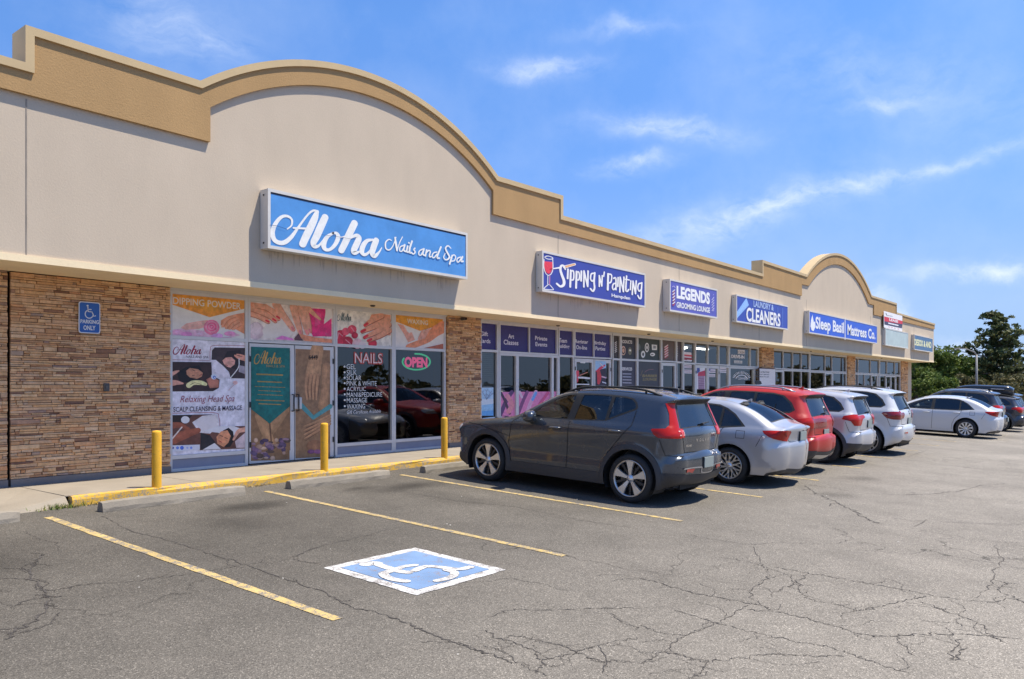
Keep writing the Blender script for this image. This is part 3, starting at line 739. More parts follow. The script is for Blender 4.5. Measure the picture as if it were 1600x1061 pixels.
# flat artwork traced in metres on each wall or pane (x along the facade, z up): p polygon, s brush stroke, l straight stroke, t lettering
TRACE = {
'aloha': (10.77, 1.34, [('s',(0.807,0.791,0.745),[(7.735,3.914,0.0186),(7.812,3.985,0.0234),(7.818,4.079,0.0327),(7.735,4.121,0.0418),(7.62,4.088,0.0462),(7.507,3.959,0.055),(7.454,3.814,0.064),(7.499,3.695,0.0687),(7.647,3.677,0.0694),(7.798,3.784,0.056),(7.952,3.983,0.033),(8.124,4.201,0.0286),(8.24,4.297,0.0335),(8.334,4.304,0.0386)]),('s',(0.807,0.791,0.745),[(8.322,4.292,0.0578),(8.275,4.178,0.0961),(8.188,4.008,0.1099),(8.095,3.839,0.1093),(8.029,3.707,0.1041)]),('s',(0.807,0.791,0.745),[(7.854,3.949,0.0281),(8.095,3.977,0.0333)]),('s',(0.807,0.791,0.745),[(8.49,4.233,0.1021),(8.403,4.066,0.1113),(8.305,3.87,0.1058),(8.246,3.766,0.0911),(8.269,3.707,0.072),(8.358,3.733,0.0386),(8.453,3.848,0.0146)]),('s',(0.807,0.791,0.745),[(8.66,3.991,0.0344),(8.526,3.898,0.0585),(8.459,3.772,0.0777),(8.484,3.692,0.0681),(8.584,3.696,0.0489),(8.697,3.793,0.0591),(8.765,3.926,0.0692),(8.734,3.993,0.0543),(8.645,3.984,0.0294)]),('s',(0.807,0.791,0.745),[(8.765,3.95,0.0247),(8.847,3.945,0.0199),(8.973,4.006,0.015)]),('s',(0.807,0.791,0.745),[(9.127,4.231,0.111),(9.021,4.046,0.1103),(8.903,3.834,0.1046),(8.831,3.712,0.0992)]),('s',(0.807,0.791,0.745),[(8.878,3.78,0.0199),(9.005,3.936,0.0301),(9.16,4.021,0.0607),(9.225,3.985,0.0913),(9.166,3.858,0.1011),(9.102,3.741,0.0907),(9.14,3.71,0.0656),(9.265,3.762,0.0203)]),('s',(0.807,0.791,0.745),[(9.549,4.002,0.0362),(9.414,3.964,0.0615),(9.321,3.862,0.0816),(9.291,3.753,0.0815),(9.354,3.708,0.0562),(9.465,3.776,0.036),(9.566,3.914,0.031)]),('s',(0.807,0.791,0.745),[(9.628,4.003,0.0986),(9.566,3.875,0.1034),(9.532,3.762,0.0929),(9.587,3.712,0.0725),(9.697,3.802,0.0312),(9.759,3.888,0.0157)]),('s',(0.807,0.791,0.745),[(10.002,4.054,0.0132),(9.931,4.062,0.0185),(9.853,3.993,0.0236),(9.86,3.889,0.0263),(9.949,3.874,0.0238),(10.038,3.966,0.0159),(10.11,4.13,0.016)]),('s',(0.807,0.791,0.745),[(10.085,4.119,0.0266),(10.11,4.003,0.0399),(10.135,3.886,0.032)]),('s',(0.807,0.791,0.745),[(10.135,3.886,0.0133),(10.201,4.042,0.0161),(10.274,4.16,0.0161)]),('s',(0.807,0.791,0.745),[(10.311,4.009,0.0215),(10.219,3.964,0.0214),(10.201,3.895,0.0214),(10.256,3.889,0.0215),(10.311,3.963,0.0215)]),('s',(0.807,0.791,0.745),[(10.333,4.02,0.0296),(10.304,3.922,0.0296),(10.355,3.897,0.0297)]),('s',(0.807,0.791,0.745),[(10.407,4.006,0.0298),(10.381,3.905,0.0297),(10.426,3.895,0.0298)]),('s',(0.807,0.791,0.745),[(10.437,4.073,0.0298),(10.441,4.068,0.0298)]),('s',(0.807,0.791,0.745),[(10.52,4.114,0.0327),(10.46,3.97,0.0326),(10.456,3.894,0.0325),(10.497,3.894,0.0326)]),('s',(0.807,0.791,0.745),[(10.596,3.994,0.0246),(10.565,3.957,0.0246),(10.603,3.921,0.0246),(10.558,3.877,0.0245),(10.516,3.891,0.0245)]),('s',(0.807,0.791,0.745),[(10.803,4.003,0.0221),(10.718,3.958,0.022),(10.695,3.892,0.022),(10.753,3.88,0.022),(10.811,3.963,0.0221)]),('s',(0.807,0.791,0.745),[(10.838,4.013,0.0304),(10.803,3.912,0.0304),(10.85,3.89,0.0305)]),('s',(0.807,0.791,0.745),[(10.909,3.998,0.0305),(10.874,3.882,0.0305)]),('s',(0.807,0.791,0.745),[(10.881,3.93,0.025),(10.96,3.996,0.0251),(11.008,3.983,0.0251),(10.98,3.887,0.0251),(11.032,3.886,0.0251)]),('s',(0.807,0.791,0.745),[(11.192,3.999,0.0225),(11.099,3.967,0.0224),(11.059,3.898,0.0224),(11.111,3.876,0.0224),(11.192,3.957,0.0225)]),('s',(0.807,0.791,0.745),[(11.306,4.113,0.0312),(11.224,3.961,0.031),(11.2,3.887,0.031),(11.261,3.887,0.0311)]),('s',(0.807,0.791,0.745),[(11.592,4.124,0.0172),(11.508,4.164,0.0258),(11.438,4.103,0.0314),(11.488,4.024,0.0372),(11.55,3.946,0.0344),(11.467,3.878,0.0257),(11.384,3.911,0.0228),(11.425,4.001,0.0171)]),('s',(0.807,0.791,0.745),[(11.63,3.985,0.0346),(11.555,3.809,0.0344)]),('s',(0.807,0.791,0.745),[(11.592,3.937,0.023),(11.677,4.005,0.0231),(11.732,3.969,0.0232),(11.69,3.891,0.0231),(11.605,3.872,0.023)]),('s',(0.807,0.791,0.745),[(11.891,3.989,0.0233),(11.796,3.954,0.0232),(11.766,3.892,0.0232),(11.818,3.878,0.0233),(11.891,3.96,0.0233)]),('s',(0.807,0.791,0.745),[(11.939,4.001,0.0322),(11.891,3.908,0.0321),(11.957,3.91,0.0322)]),('s',(0.013,0.045,0.156),[(7.401,3.924,0.0068),(7.539,3.93,0.0069),(7.702,3.909,0.007)]),('s',(0.013,0.045,0.156),[(8.403,3.921,0.0048),(8.722,3.937,0.0049),(9.134,3.942,0.005)])]),
'sipping': (10.8, 1.84, [('p',(0.552,0.032,0.054),[(14.803,4.264),(15.128,4.285),(15.128,4.163),(15.073,4.044),(14.977,3.987),(14.866,4.021),(14.797,4.143)]),('s',(0.839,0.823,0.807),[(14.819,4.364,0.0167),(14.914,4.399,0.0168),(15.057,4.402,0.0169),(15.147,4.376,0.0169),(15.057,4.342,0.0169),(14.914,4.334,0.0168),(14.819,4.357,0.0167)]),('s',(0.839,0.823,0.807),[(14.794,4.309,0.0167),(14.781,4.141,0.0167),(14.85,4.001,0.0167),(14.968,3.954,0.0168),(15.089,4.018,0.0169),(15.147,4.147,0.0169),(15.138,4.352,0.0169)]),('l',(0.839,0.823,0.807),[(14.942,3.951,0.0149),(14.936,3.749,0.0149)]),('l',(0.515,0.188,0.352),[(15.019,3.96,0.015),(15.012,3.757,0.015)]),('s',(0.839,0.823,0.807),[(14.961,3.743,0.0168),(14.803,3.643,0.0167),(14.828,3.618,0.0167),(15.122,3.633,0.0169),(15.16,3.655,0.0169),(15.012,3.742,0.0168)]),('s',(0.305,0.013,0.021),[(15.041,4.106,0.03),(15.122,4.129,0.0301)]),('s',(0.839,0.823,0.807),[(15.147,4.132,0.0226),(15.416,4.185,0.038)]),('s',(0.839,0.823,0.807),[(15.616,4.224,0.069),(16.061,4.346,0.0547)]),('s',(0.61,0.305,0.127),[(15.633,4.228,0.0461),(16.054,4.344,0.0312)]),('s',(0.839,0.823,0.807),[(15.65,4.176,0.0384),(15.582,4.251,0.046),(15.482,4.233,0.0496),(15.449,4.144,0.0533),(15.515,4.017,0.0611),(15.599,3.892,0.0651),(15.582,3.795,0.0613),(15.449,3.744,0.0533),(15.301,3.795,0.0454)]),('l',(0.839,0.823,0.807),[(15.768,4.19,0.0424),(15.751,3.966,0.0424)]),('l',(0.839,0.823,0.807),[(15.888,4.174,0.0465),(15.86,3.774,0.0465)]),('s',(0.839,0.823,0.807),[(15.905,4.157,0.0349),(15.992,4.176,0.0351),(16.019,4.072,0.0351),(15.992,3.962,0.0351),(15.898,3.943,0.0349)]),('l',(0.839,0.823,0.807),[(16.138,4.174,0.047),(16.114,3.773,0.047)]),('s',(0.839,0.823,0.807),[(16.149,4.161,0.0353),(16.23,4.174,0.0354),(16.265,4.08,0.0354),(16.237,3.988,0.0354),(16.149,3.969,0.0353)]),('l',(0.839,0.823,0.807),[(16.351,4.207,0.0435),(16.336,3.969,0.0434)]),('l',(0.839,0.823,0.807),[(16.458,3.833,0.0417),(16.469,4.225,0.0417)]),('l',(0.839,0.823,0.807),[(16.469,4.221,0.0417),(16.632,3.86,0.042)]),('l',(0.839,0.823,0.807),[(16.632,3.86,0.042),(16.65,4.245,0.042)]),('s',(0.839,0.823,0.807),[(16.909,4.22,0.0364),(16.798,4.187,0.0362),(16.761,4.073,0.0361),(16.835,4.01,0.0363),(16.92,4.059,0.0364)]),('s',(0.839,0.823,0.807),[(16.958,4.235,0.0445),(16.928,4.01,0.0445),(16.947,3.85,0.0445),(16.872,3.762,0.0444),(16.761,3.812,0.0442)]),('l',(0.839,0.823,0.807),[(17.173,3.912,0.0367),(17.173,4.188,0.0367)]),('l',(0.839,0.823,0.807),[(17.173,4.188,0.0367),(17.288,3.934,0.0369)]),('l',(0.839,0.823,0.807),[(17.288,3.934,0.0369),(17.315,4.203,0.0369)]),('l',(0.839,0.823,0.807),[(17.412,4.307,0.033),(17.384,4.19,0.0329)]),('l',(0.839,0.823,0.807),[(17.599,4.276,0.0539),(17.579,3.869,0.0539)]),('s',(0.839,0.823,0.807),[(17.619,4.278,0.0374),(17.758,4.272,0.0376),(17.77,4.159,0.0376),(17.718,4.07,0.0375),(17.611,4.049,0.0374)]),('s',(0.839,0.823,0.807),[(17.878,4.191,0.0419),(17.938,4.214,0.042),(17.987,4.182,0.0421),(17.987,3.908,0.0421)]),('s',(0.839,0.823,0.807),[(17.971,4.075,0.0379),(17.858,4.042,0.0377),(17.81,3.954,0.0376),(17.858,3.896,0.0377),(17.958,3.937,0.0379)]),('l',(0.839,0.823,0.807),[(18.101,4.236,0.0423),(18.08,4.001,0.0423)]),('l',(0.839,0.823,0.807),[(18.183,3.863,0.0424),(18.203,4.257,0.0424)]),('l',(0.839,0.823,0.807),[(18.203,4.257,0.0424),(18.369,3.891,0.0427)]),('l',(0.839,0.823,0.807),[(18.369,3.891,0.0427),(18.398,4.278,0.0428)]),('s',(0.839,0.823,0.807),[(18.537,4.325,0.043),(18.495,3.956,0.0429),(18.579,3.921,0.043),(18.643,3.97,0.0431)]),('l',(0.839,0.823,0.807),[(18.453,4.231,0.03),(18.686,4.233,0.0302)]),('l',(0.839,0.823,0.807),[(18.763,4.22,0.039),(18.737,3.979,0.039)]),('l',(0.839,0.823,0.807),[(18.836,3.858,0.0435),(18.879,4.221,0.0435)]),('l',(0.839,0.823,0.807),[(18.879,4.221,0.0435),(19.01,3.896,0.0437)]),('l',(0.839,0.823,0.807),[(19.01,3.896,0.0437),(19.054,4.246,0.0438)]),('s',(0.839,0.823,0.807),[(19.319,4.211,0.0398),(19.186,4.176,0.0396),(19.142,4.061,0.0395),(19.208,3.98,0.0396),(19.319,4.034,0.0398)]),('s',(0.839,0.823,0.807),[(19.364,4.227,0.0443),(19.333,3.991,0.0442),(19.319,3.813,0.0442),(19.23,3.783,0.0441),(19.142,3.853,0.0439)]),('t',(0.839,0.823,0.807),'Hampden',17.766,3.671,0.954,0.116,0.02,0.0)]),
'legends': (10.75, 2.23, [('t',(0.839,0.823,0.807),'LEGENDS',21.376,3.966,2.314,0.382,0.05,0.0),('t',(0.839,0.823,0.807),'GROOMING LOUNGE',21.376,3.697,2.314,0.172,0.03,0.0),('l',(0.839,0.823,0.807),[(21.123,4.141,0.0222),(21.257,4.208,0.0223)]),('l',(0.305,0.032,0.061),[(21.123,4.102,0.0173),(21.257,4.168,0.0174)]),('l',(0.578,0.546,0.68),[(23.829,4.125,0.0162),(23.989,4.225,0.0162)]),('l',(0.839,0.823,0.807),[(21.123,4.052,0.0222),(21.257,4.119,0.0223)]),('l',(0.305,0.032,0.061),[(21.123,4.013,0.0173),(21.257,4.079,0.0174)]),('l',(0.578,0.546,0.68),[(23.829,4.039,0.0162),(23.989,4.139,0.0162)]),('l',(0.839,0.823,0.807),[(21.123,3.963,0.0222),(21.257,4.03,0.0223)]),('l',(0.305,0.032,0.061),[(21.123,3.924,0.0173),(21.257,3.99,0.0174)]),('l',(0.578,0.546,0.68),[(23.829,3.953,0.0162),(23.989,4.052,0.0162)]),('l',(0.839,0.823,0.807),[(21.123,3.875,0.0222),(21.257,3.94,0.0223)]),('l',(0.305,0.032,0.061),[(21.123,3.835,0.0173),(21.257,3.901,0.0174)]),('l',(0.578,0.546,0.68),[(23.829,3.867,0.0162),(23.989,3.966,0.0162)]),('l',(0.839,0.823,0.807),[(21.123,3.786,0.0222),(21.257,3.851,0.0223)]),('l',(0.305,0.032,0.061),[(21.123,3.746,0.0173),(21.257,3.811,0.0174)]),('l',(0.578,0.546,0.68),[(23.829,3.781,0.0162),(23.989,3.879,0.0162)]),('s',(0.515,0.456,0.644),[(21.097,4.279,0.0123),(21.193,4.313,0.0124),(21.268,4.271,0.0124)]),('s',(0.262,0.032,0.102),[(21.086,3.761,0.0148),(21.161,3.729,0.0148),(21.247,3.798,0.0149)]),('s',(0.352,0.305,0.578),[(23.893,4.282,0.0135),(23.969,4.316,0.0135)]),('s',(0.352,0.305,0.578),[(23.893,3.769,0.0135),(23.989,3.817,0.0135)])]),
'cleaners': (10.81, 2.61, [('p',(0.216,0.376,0.658),[(26.824,4.459),(27.052,4.221),(26.011,3.689),(26.011,3.919)]),('l',(0.352,0.515,0.753),[(26.142,3.868,0.0087),(26.846,4.343,0.0088)]),('l',(0.352,0.515,0.753),[(26.302,3.932,0.0087),(26.892,4.317,0.0089)]),('l',(0.352,0.515,0.753),[(26.465,3.996,0.0087),(26.937,4.292,0.0089)]),('l',(0.352,0.515,0.753),[(26.628,4.061,0.0088),(26.983,4.266,0.0089)]),('t',(0.402,0.515,0.753),'LAUNDRY &',27.478,4.196,1.967,0.226,0.02,0.0),('t',(0.839,0.823,0.807),'CLEANERS',26.808,3.633,3.347,0.502,0.03,0.0),('l',(0.156,0.262,0.61),[(29.886,4.356,0.0096),(29.886,3.62,0.0096)]),('l',(0.156,0.262,0.61),[(30.401,4.359,0.0097),(30.401,3.65,0.0097)])]),
'sleep': (10.77, 3.17, [('p',(0.871,0.871,0.888),[(33.834,4.364),(33.914,4.203),(34.029,4.044),(34.213,4.111),(34.19,3.849),(33.983,3.67),(33.743,3.694),(33.574,3.85),(33.642,4.093)]),('t',(0.871,0.871,0.888),'Sleep Basil',34.237,3.642,4.106,0.67,0.03,0.0),('t',(0.871,0.871,0.888),'Mattress Co.',38.907,3.761,4.966,0.513,0.03,0.0),('l',(0.871,0.871,0.888),[(38.511,4.508,0.0328),(38.511,3.511,0.0328)])]),
'banner': (10.86, 4.07, [('p',(0.456,0.026,0.045),[(46.021,5.12),(50.233,5.14),(50.233,4.951),(46.052,4.86)]),('p',(0.045,0.042,0.08),[(46.052,4.86),(50.233,4.951),(50.09,4.696),(46.083,4.679)]),('l',(0.061,0.08,0.08),[(46.415,5.305,0.0421),(46.52,5.233,0.0422)]),('l',(0.188,0.188,0.188),[(46.572,5.21,0.0264),(47.807,5.247,0.027)]),('t',(0.913,0.753,0.776),'LEASE',47.102,4.95,2.053,0.152,0.05,0.0),('l',(0.753,0.753,0.791),[(46.995,4.809,0.0691),(47.588,4.807,0.0699)]),('l',(0.753,0.753,0.791),[(47.785,4.809,0.0701),(48.249,4.81,0.0707)]),('l',(0.753,0.753,0.791),[(48.45,4.811,0.0709),(49.109,4.812,0.0718)]),('l',(0.515,0.08,0.102),[(46.942,4.611,0.0186),(47.22,4.612,0.0187)]),('l',(0.515,0.08,0.102),[(47.588,4.613,0.0188),(47.872,4.614,0.0189)]),('l',(0.515,0.08,0.102),[(48.249,4.615,0.019),(48.54,4.616,0.0191)]),('l',(0.515,0.08,0.102),[(49.04,4.618,0.0193),(49.34,4.618,0.0194)])]),
'decor': (10.79, 4.47, [('t',(0.761,0.745,0.429),'DESOX & AND',53.033,3.832,5.025,0.406,0.04,0.0)]),
'dipping': (12.16, 1.09, [('p',(0.761,0.73,0.687),[(6.488,2.858),(7.838,2.865),(7.838,2.168),(6.488,2.158)]),('p',(0.855,0.342,0.042),[(6.488,2.858),(7.838,2.865),(7.838,2.717),(7.185,2.526),(6.488,2.696)]),('t',(0.913,0.831,0.753),'DIPPING POWDER',6.546,2.697,1.222,0.113,0.01,0.0),('p',(0.761,0.491,0.617),[(6.524,2.284),(6.739,2.316),(7.152,2.289),(7.622,2.298),(7.761,2.255),(7.553,2.196),(6.832,2.183),(6.509,2.182)]),('p',(0.871,0.831,0.855),[(7.656,2.284),(7.636,2.254),(7.579,2.227),(7.497,2.21),(7.406,2.206),(7.326,2.215),(7.271,2.236),(7.251,2.264),(7.271,2.293),(7.326,2.32),(7.406,2.337),(7.497,2.342),(7.579,2.334),(7.636,2.313)]),('p',(0.701,0.376,0.328),[(6.677,2.322),(6.77,2.395),(6.927,2.434),(7.152,2.478),(7.169,2.38),(6.991,2.319),(6.754,2.294)]),('s',(0.807,0.468,0.402),[(7.152,2.439,0.0331),(6.927,2.404,0.0327),(6.723,2.339,0.0323)]),('s',(0.807,0.468,0.402),[(7.152,2.409,0.0271),(6.959,2.368,0.0268),(6.801,2.308,0.0265)]),('p',(0.617,0.242,0.122),[(7.838,2.648),(7.838,2.278),(7.656,2.356),(7.502,2.347),(7.384,2.408),(7.391,2.485),(7.519,2.564),(7.674,2.611)]),('s',(0.776,0.352,0.209),[(7.656,2.579,0.0497),(7.502,2.507,0.0461),(7.411,2.379,0.0275)]),('s',(0.402,0.114,0.061),[(7.677,2.565,0.0062),(7.523,2.493,0.0062),(7.431,2.365,0.0061)]),('s',(0.776,0.352,0.209),[(7.698,2.535,0.0498),(7.57,2.465,0.0463),(7.478,2.358,0.0276)]),('s',(0.402,0.114,0.061),[(7.719,2.521,0.0062),(7.591,2.451,0.0062),(7.499,2.344,0.0061)]),('s',(0.776,0.352,0.209),[(7.726,2.491,0.0498),(7.622,2.428,0.0465),(7.546,2.35,0.0278)]),('s',(0.402,0.114,0.061),[(7.747,2.476,0.0062),(7.643,2.414,0.0062),(7.567,2.335,0.0062)]),('s',(0.776,0.352,0.209),[(7.761,2.443,0.0499),(7.674,2.394,0.0466),(7.608,2.347,0.0279)]),('s',(0.402,0.114,0.061),[(7.782,2.428,0.0063),(7.695,2.38,0.0062),(7.629,2.333,0.0062)]),('p',(0.776,0.195,0.332),[(7.364,2.367),(7.349,2.311),(7.309,2.264),(7.25,2.236),(7.186,2.233),(7.128,2.255),(7.089,2.296),(7.075,2.35),(7.089,2.406),(7.128,2.452),(7.186,2.48),(7.25,2.485),(7.309,2.464),(7.349,2.422)]),('p',(0.888,0.352,0.491),[(7.334,2.374),(7.322,2.331),(7.289,2.295),(7.241,2.273),(7.188,2.271),(7.141,2.287),(7.109,2.319),(7.097,2.361),(7.109,2.404),(7.141,2.439),(7.188,2.461),(7.241,2.465),(7.289,2.449),(7.322,2.416)]),('p',(0.61,0.098,0.216),[(7.314,2.373),(7.305,2.339),(7.279,2.311),(7.242,2.295),(7.201,2.292),(7.164,2.305),(7.139,2.33),(7.13,2.363),(7.139,2.396),(7.164,2.424),(7.201,2.441),(7.242,2.443),(7.279,2.431),(7.305,2.406)]),('p',(0.871,0.305,0.456),[(7.277,2.371),(7.271,2.347),(7.252,2.327),(7.226,2.315),(7.197,2.313),(7.171,2.322),(7.152,2.34),(7.146,2.363),(7.152,2.387),(7.171,2.407),(7.197,2.419),(7.226,2.421),(7.252,2.412),(7.271,2.394)]),('p',(0.546,0.07,0.171),[(7.258,2.37),(7.254,2.356),(7.243,2.344),(7.227,2.336),(7.209,2.335),(7.193,2.341),(7.183,2.351),(7.179,2.365),(7.183,2.38),(7.193,2.392),(7.209,2.399),(7.227,2.4),(7.243,2.395),(7.254,2.384)]),('p',(0.831,0.305,0.445),[(7.234,2.369),(7.232,2.361),(7.227,2.355),(7.219,2.352),(7.21,2.351),(7.202,2.354),(7.197,2.359),(7.195,2.366),(7.197,2.374),(7.202,2.38),(7.21,2.383),(7.219,2.384),(7.227,2.381),(7.232,2.376)]),('p',(0.807,0.402,0.61),[(6.714,2.25),(6.704,2.233),(6.677,2.219),(6.637,2.209),(6.594,2.207),(6.555,2.213),(6.528,2.224),(6.518,2.24),(6.528,2.257),(6.555,2.272),(6.594,2.281),(6.637,2.283),(6.677,2.278),(6.704,2.266)]),('p',(0.68,0.262,0.515),[(6.87,2.229),(6.86,2.212),(6.832,2.197),(6.792,2.188),(6.748,2.186),(6.708,2.191),(6.681,2.203),(6.671,2.219),(6.681,2.236),(6.708,2.251),(6.748,2.26),(6.792,2.262),(6.832,2.257),(6.86,2.245)]),('p',(0.871,0.515,0.68),[(7.094,2.24),(7.084,2.223),(7.055,2.208),(7.014,2.198),(6.968,2.196),(6.927,2.202),(6.899,2.214),(6.889,2.23),(6.899,2.247),(6.927,2.262),(6.968,2.272),(7.014,2.274),(7.055,2.269),(7.084,2.257)]),('p',(0.753,0.305,0.546),[(7.663,2.275),(7.652,2.257),(7.622,2.242),(7.578,2.232),(7.529,2.23),(7.485,2.235),(7.455,2.248),(7.445,2.264),(7.455,2.282),(7.485,2.298),(7.529,2.308),(7.578,2.31),(7.622,2.305),(7.652,2.292)]),('p',(0.61,0.305,0.578),[(7.424,2.227),(7.414,2.209),(7.384,2.194),(7.341,2.184),(7.294,2.182),(7.251,2.187),(7.222,2.2),(7.211,2.216),(7.222,2.234),(7.251,2.249),(7.294,2.259),(7.341,2.261),(7.384,2.256),(7.414,2.243)])]),
'hands': (12.16, 1.18, [('p',(0.617,0.552,0.515),[(7.898,2.848),(9.745,2.871),(9.745,2.19),(7.898,2.187)]),('p',(0.503,0.392,0.423),[(8.229,2.354),(8.213,2.284),(8.168,2.227),(8.104,2.194),(8.033,2.19),(7.969,2.218),(7.926,2.27),(7.91,2.337),(7.926,2.406),(7.969,2.463),(8.033,2.497),(8.104,2.501),(8.168,2.475),(8.213,2.422)]),('p',(0.617,0.515,0.552),[(8.171,2.385),(8.16,2.335),(8.127,2.294),(8.081,2.27),(8.03,2.268),(7.984,2.287),(7.952,2.324),(7.941,2.372),(7.952,2.421),(7.984,2.462),(8.03,2.486),(8.081,2.49),(8.127,2.471),(8.16,2.433)]),('p',(0.73,0.687,0.658),[(8.302,2.518),(8.597,2.636),(8.734,2.428),(8.873,2.354),(8.679,2.239),(8.223,2.229),(8.197,2.364)]),('p',(0.604,0.023,0.156),[(9.201,2.83),(9.572,2.841),(9.587,2.732),(9.511,2.557),(9.724,2.693),(9.724,2.336),(9.289,2.303),(9.158,2.535)]),('p',(0.753,0.08,0.262),[(9.333,2.787),(9.481,2.749),(9.452,2.553),(9.333,2.498)]),('p',(0.791,0.753,0.716),[(9.587,2.83),(9.73,2.828),(9.73,2.681),(9.541,2.554)]),('p',(0.491,0.045,0.156),[(9.572,2.414),(9.724,2.324),(9.572,2.317)]),('p',(0.61,0.242,0.141),[(7.898,2.842),(8.276,2.828),(8.462,2.746),(8.529,2.647),(8.435,2.583),(8.197,2.545),(7.898,2.592)]),('s',(0.352,0.107,0.061),[(8.042,2.782,0.0808),(8.276,2.755,0.0819),(8.435,2.675,0.0826),(8.529,2.589,0.083)]),('s',(0.73,0.352,0.231),[(8.042,2.793,0.0808),(8.276,2.766,0.0819),(8.435,2.687,0.0826),(8.529,2.601,0.083)]),('s',(0.352,0.107,0.061),[(7.966,2.72,0.076),(8.171,2.668,0.0769),(8.342,2.611,0.0776),(8.462,2.539,0.0781)]),('s',(0.73,0.352,0.231),[(7.966,2.731,0.076),(8.171,2.679,0.0769),(8.342,2.623,0.0776),(8.462,2.551,0.0781)]),('s',(0.352,0.107,0.061),[(7.915,2.627,0.0713),(8.094,2.595,0.072),(8.315,2.514,0.0729)]),('s',(0.73,0.352,0.231),[(7.915,2.638,0.0713),(8.094,2.606,0.072),(8.315,2.525,0.0729)]),('l',(0.552,0.026,0.048),[(8.494,2.629,0.0345),(8.542,2.602,0.0346)]),('l',(0.552,0.026,0.048),[(8.413,2.577,0.0344),(8.467,2.549,0.0345)]),('l',(0.552,0.026,0.048),[(8.271,2.541,0.0341),(8.321,2.523,0.0342)]),('s',(0.402,0.127,0.08),[(8.488,2.835,0.1381),(8.61,2.683,0.1205),(8.748,2.529,0.1074),(8.845,2.413,0.0845)]),('s',(0.761,0.381,0.262),[(8.475,2.839,0.138),(8.597,2.687,0.1204),(8.734,2.533,0.1073),(8.831,2.417,0.0844)]),('s',(0.402,0.127,0.08),[(8.859,2.818,0.1362),(8.915,2.634,0.1225),(8.972,2.472,0.104),(9.014,2.344,0.0805)]),('s',(0.761,0.381,0.262),[(8.845,2.822,0.1361),(8.901,2.638,0.1224),(8.958,2.476,0.1039),(9.0,2.348,0.0805)]),('s',(0.402,0.127,0.08),[(9.0,2.817,0.1089),(9.072,2.644,0.0998),(9.115,2.504,0.0905),(9.164,2.359,0.0668)]),('s',(0.761,0.381,0.262),[(8.986,2.821,0.1088),(9.057,2.648,0.0997),(9.1,2.508,0.0904),(9.149,2.363,0.0668)]),('s',(0.402,0.127,0.08),[(9.109,2.818,0.0952),(9.172,2.651,0.086),(9.207,2.51,0.0766),(9.23,2.391,0.0575)]),('s',(0.761,0.381,0.262),[(9.094,2.822,0.0951),(9.158,2.655,0.0859),(9.193,2.514,0.0765),(9.216,2.395,0.0575)]),('s',(0.402,0.127,0.08),[(9.187,2.819,0.0956),(9.304,2.732,0.077),(9.461,2.634,0.0388)]),('s',(0.761,0.381,0.262),[(9.172,2.823,0.0955),(9.289,2.736,0.0769),(9.446,2.638,0.0388)]),('l',(0.753,0.223,0.242),[(8.812,2.449,0.0422),(8.839,2.411,0.0422)]),('l',(0.753,0.223,0.242),[(8.989,2.393,0.0426),(9.006,2.342,0.0426)]),('l',(0.753,0.223,0.242),[(9.132,2.405,0.0429),(9.155,2.359,0.0429)]),('l',(0.753,0.223,0.242),[(9.204,2.428,0.0431),(9.219,2.393,0.0431)]),('p',(0.687,0.262,0.15),[(8.958,2.346),(9.333,2.293),(9.73,2.27),(9.73,2.201),(9.1,2.213),(9.0,2.277)]),('p',(0.617,0.188,0.491),[(8.448,2.217),(8.597,2.288),(8.831,2.246),(8.859,2.212)]),('p',(0.102,0.045,0.061),[(8.859,2.247),(8.958,2.346),(9.014,2.266),(9.072,2.217),(8.873,2.213)])]),
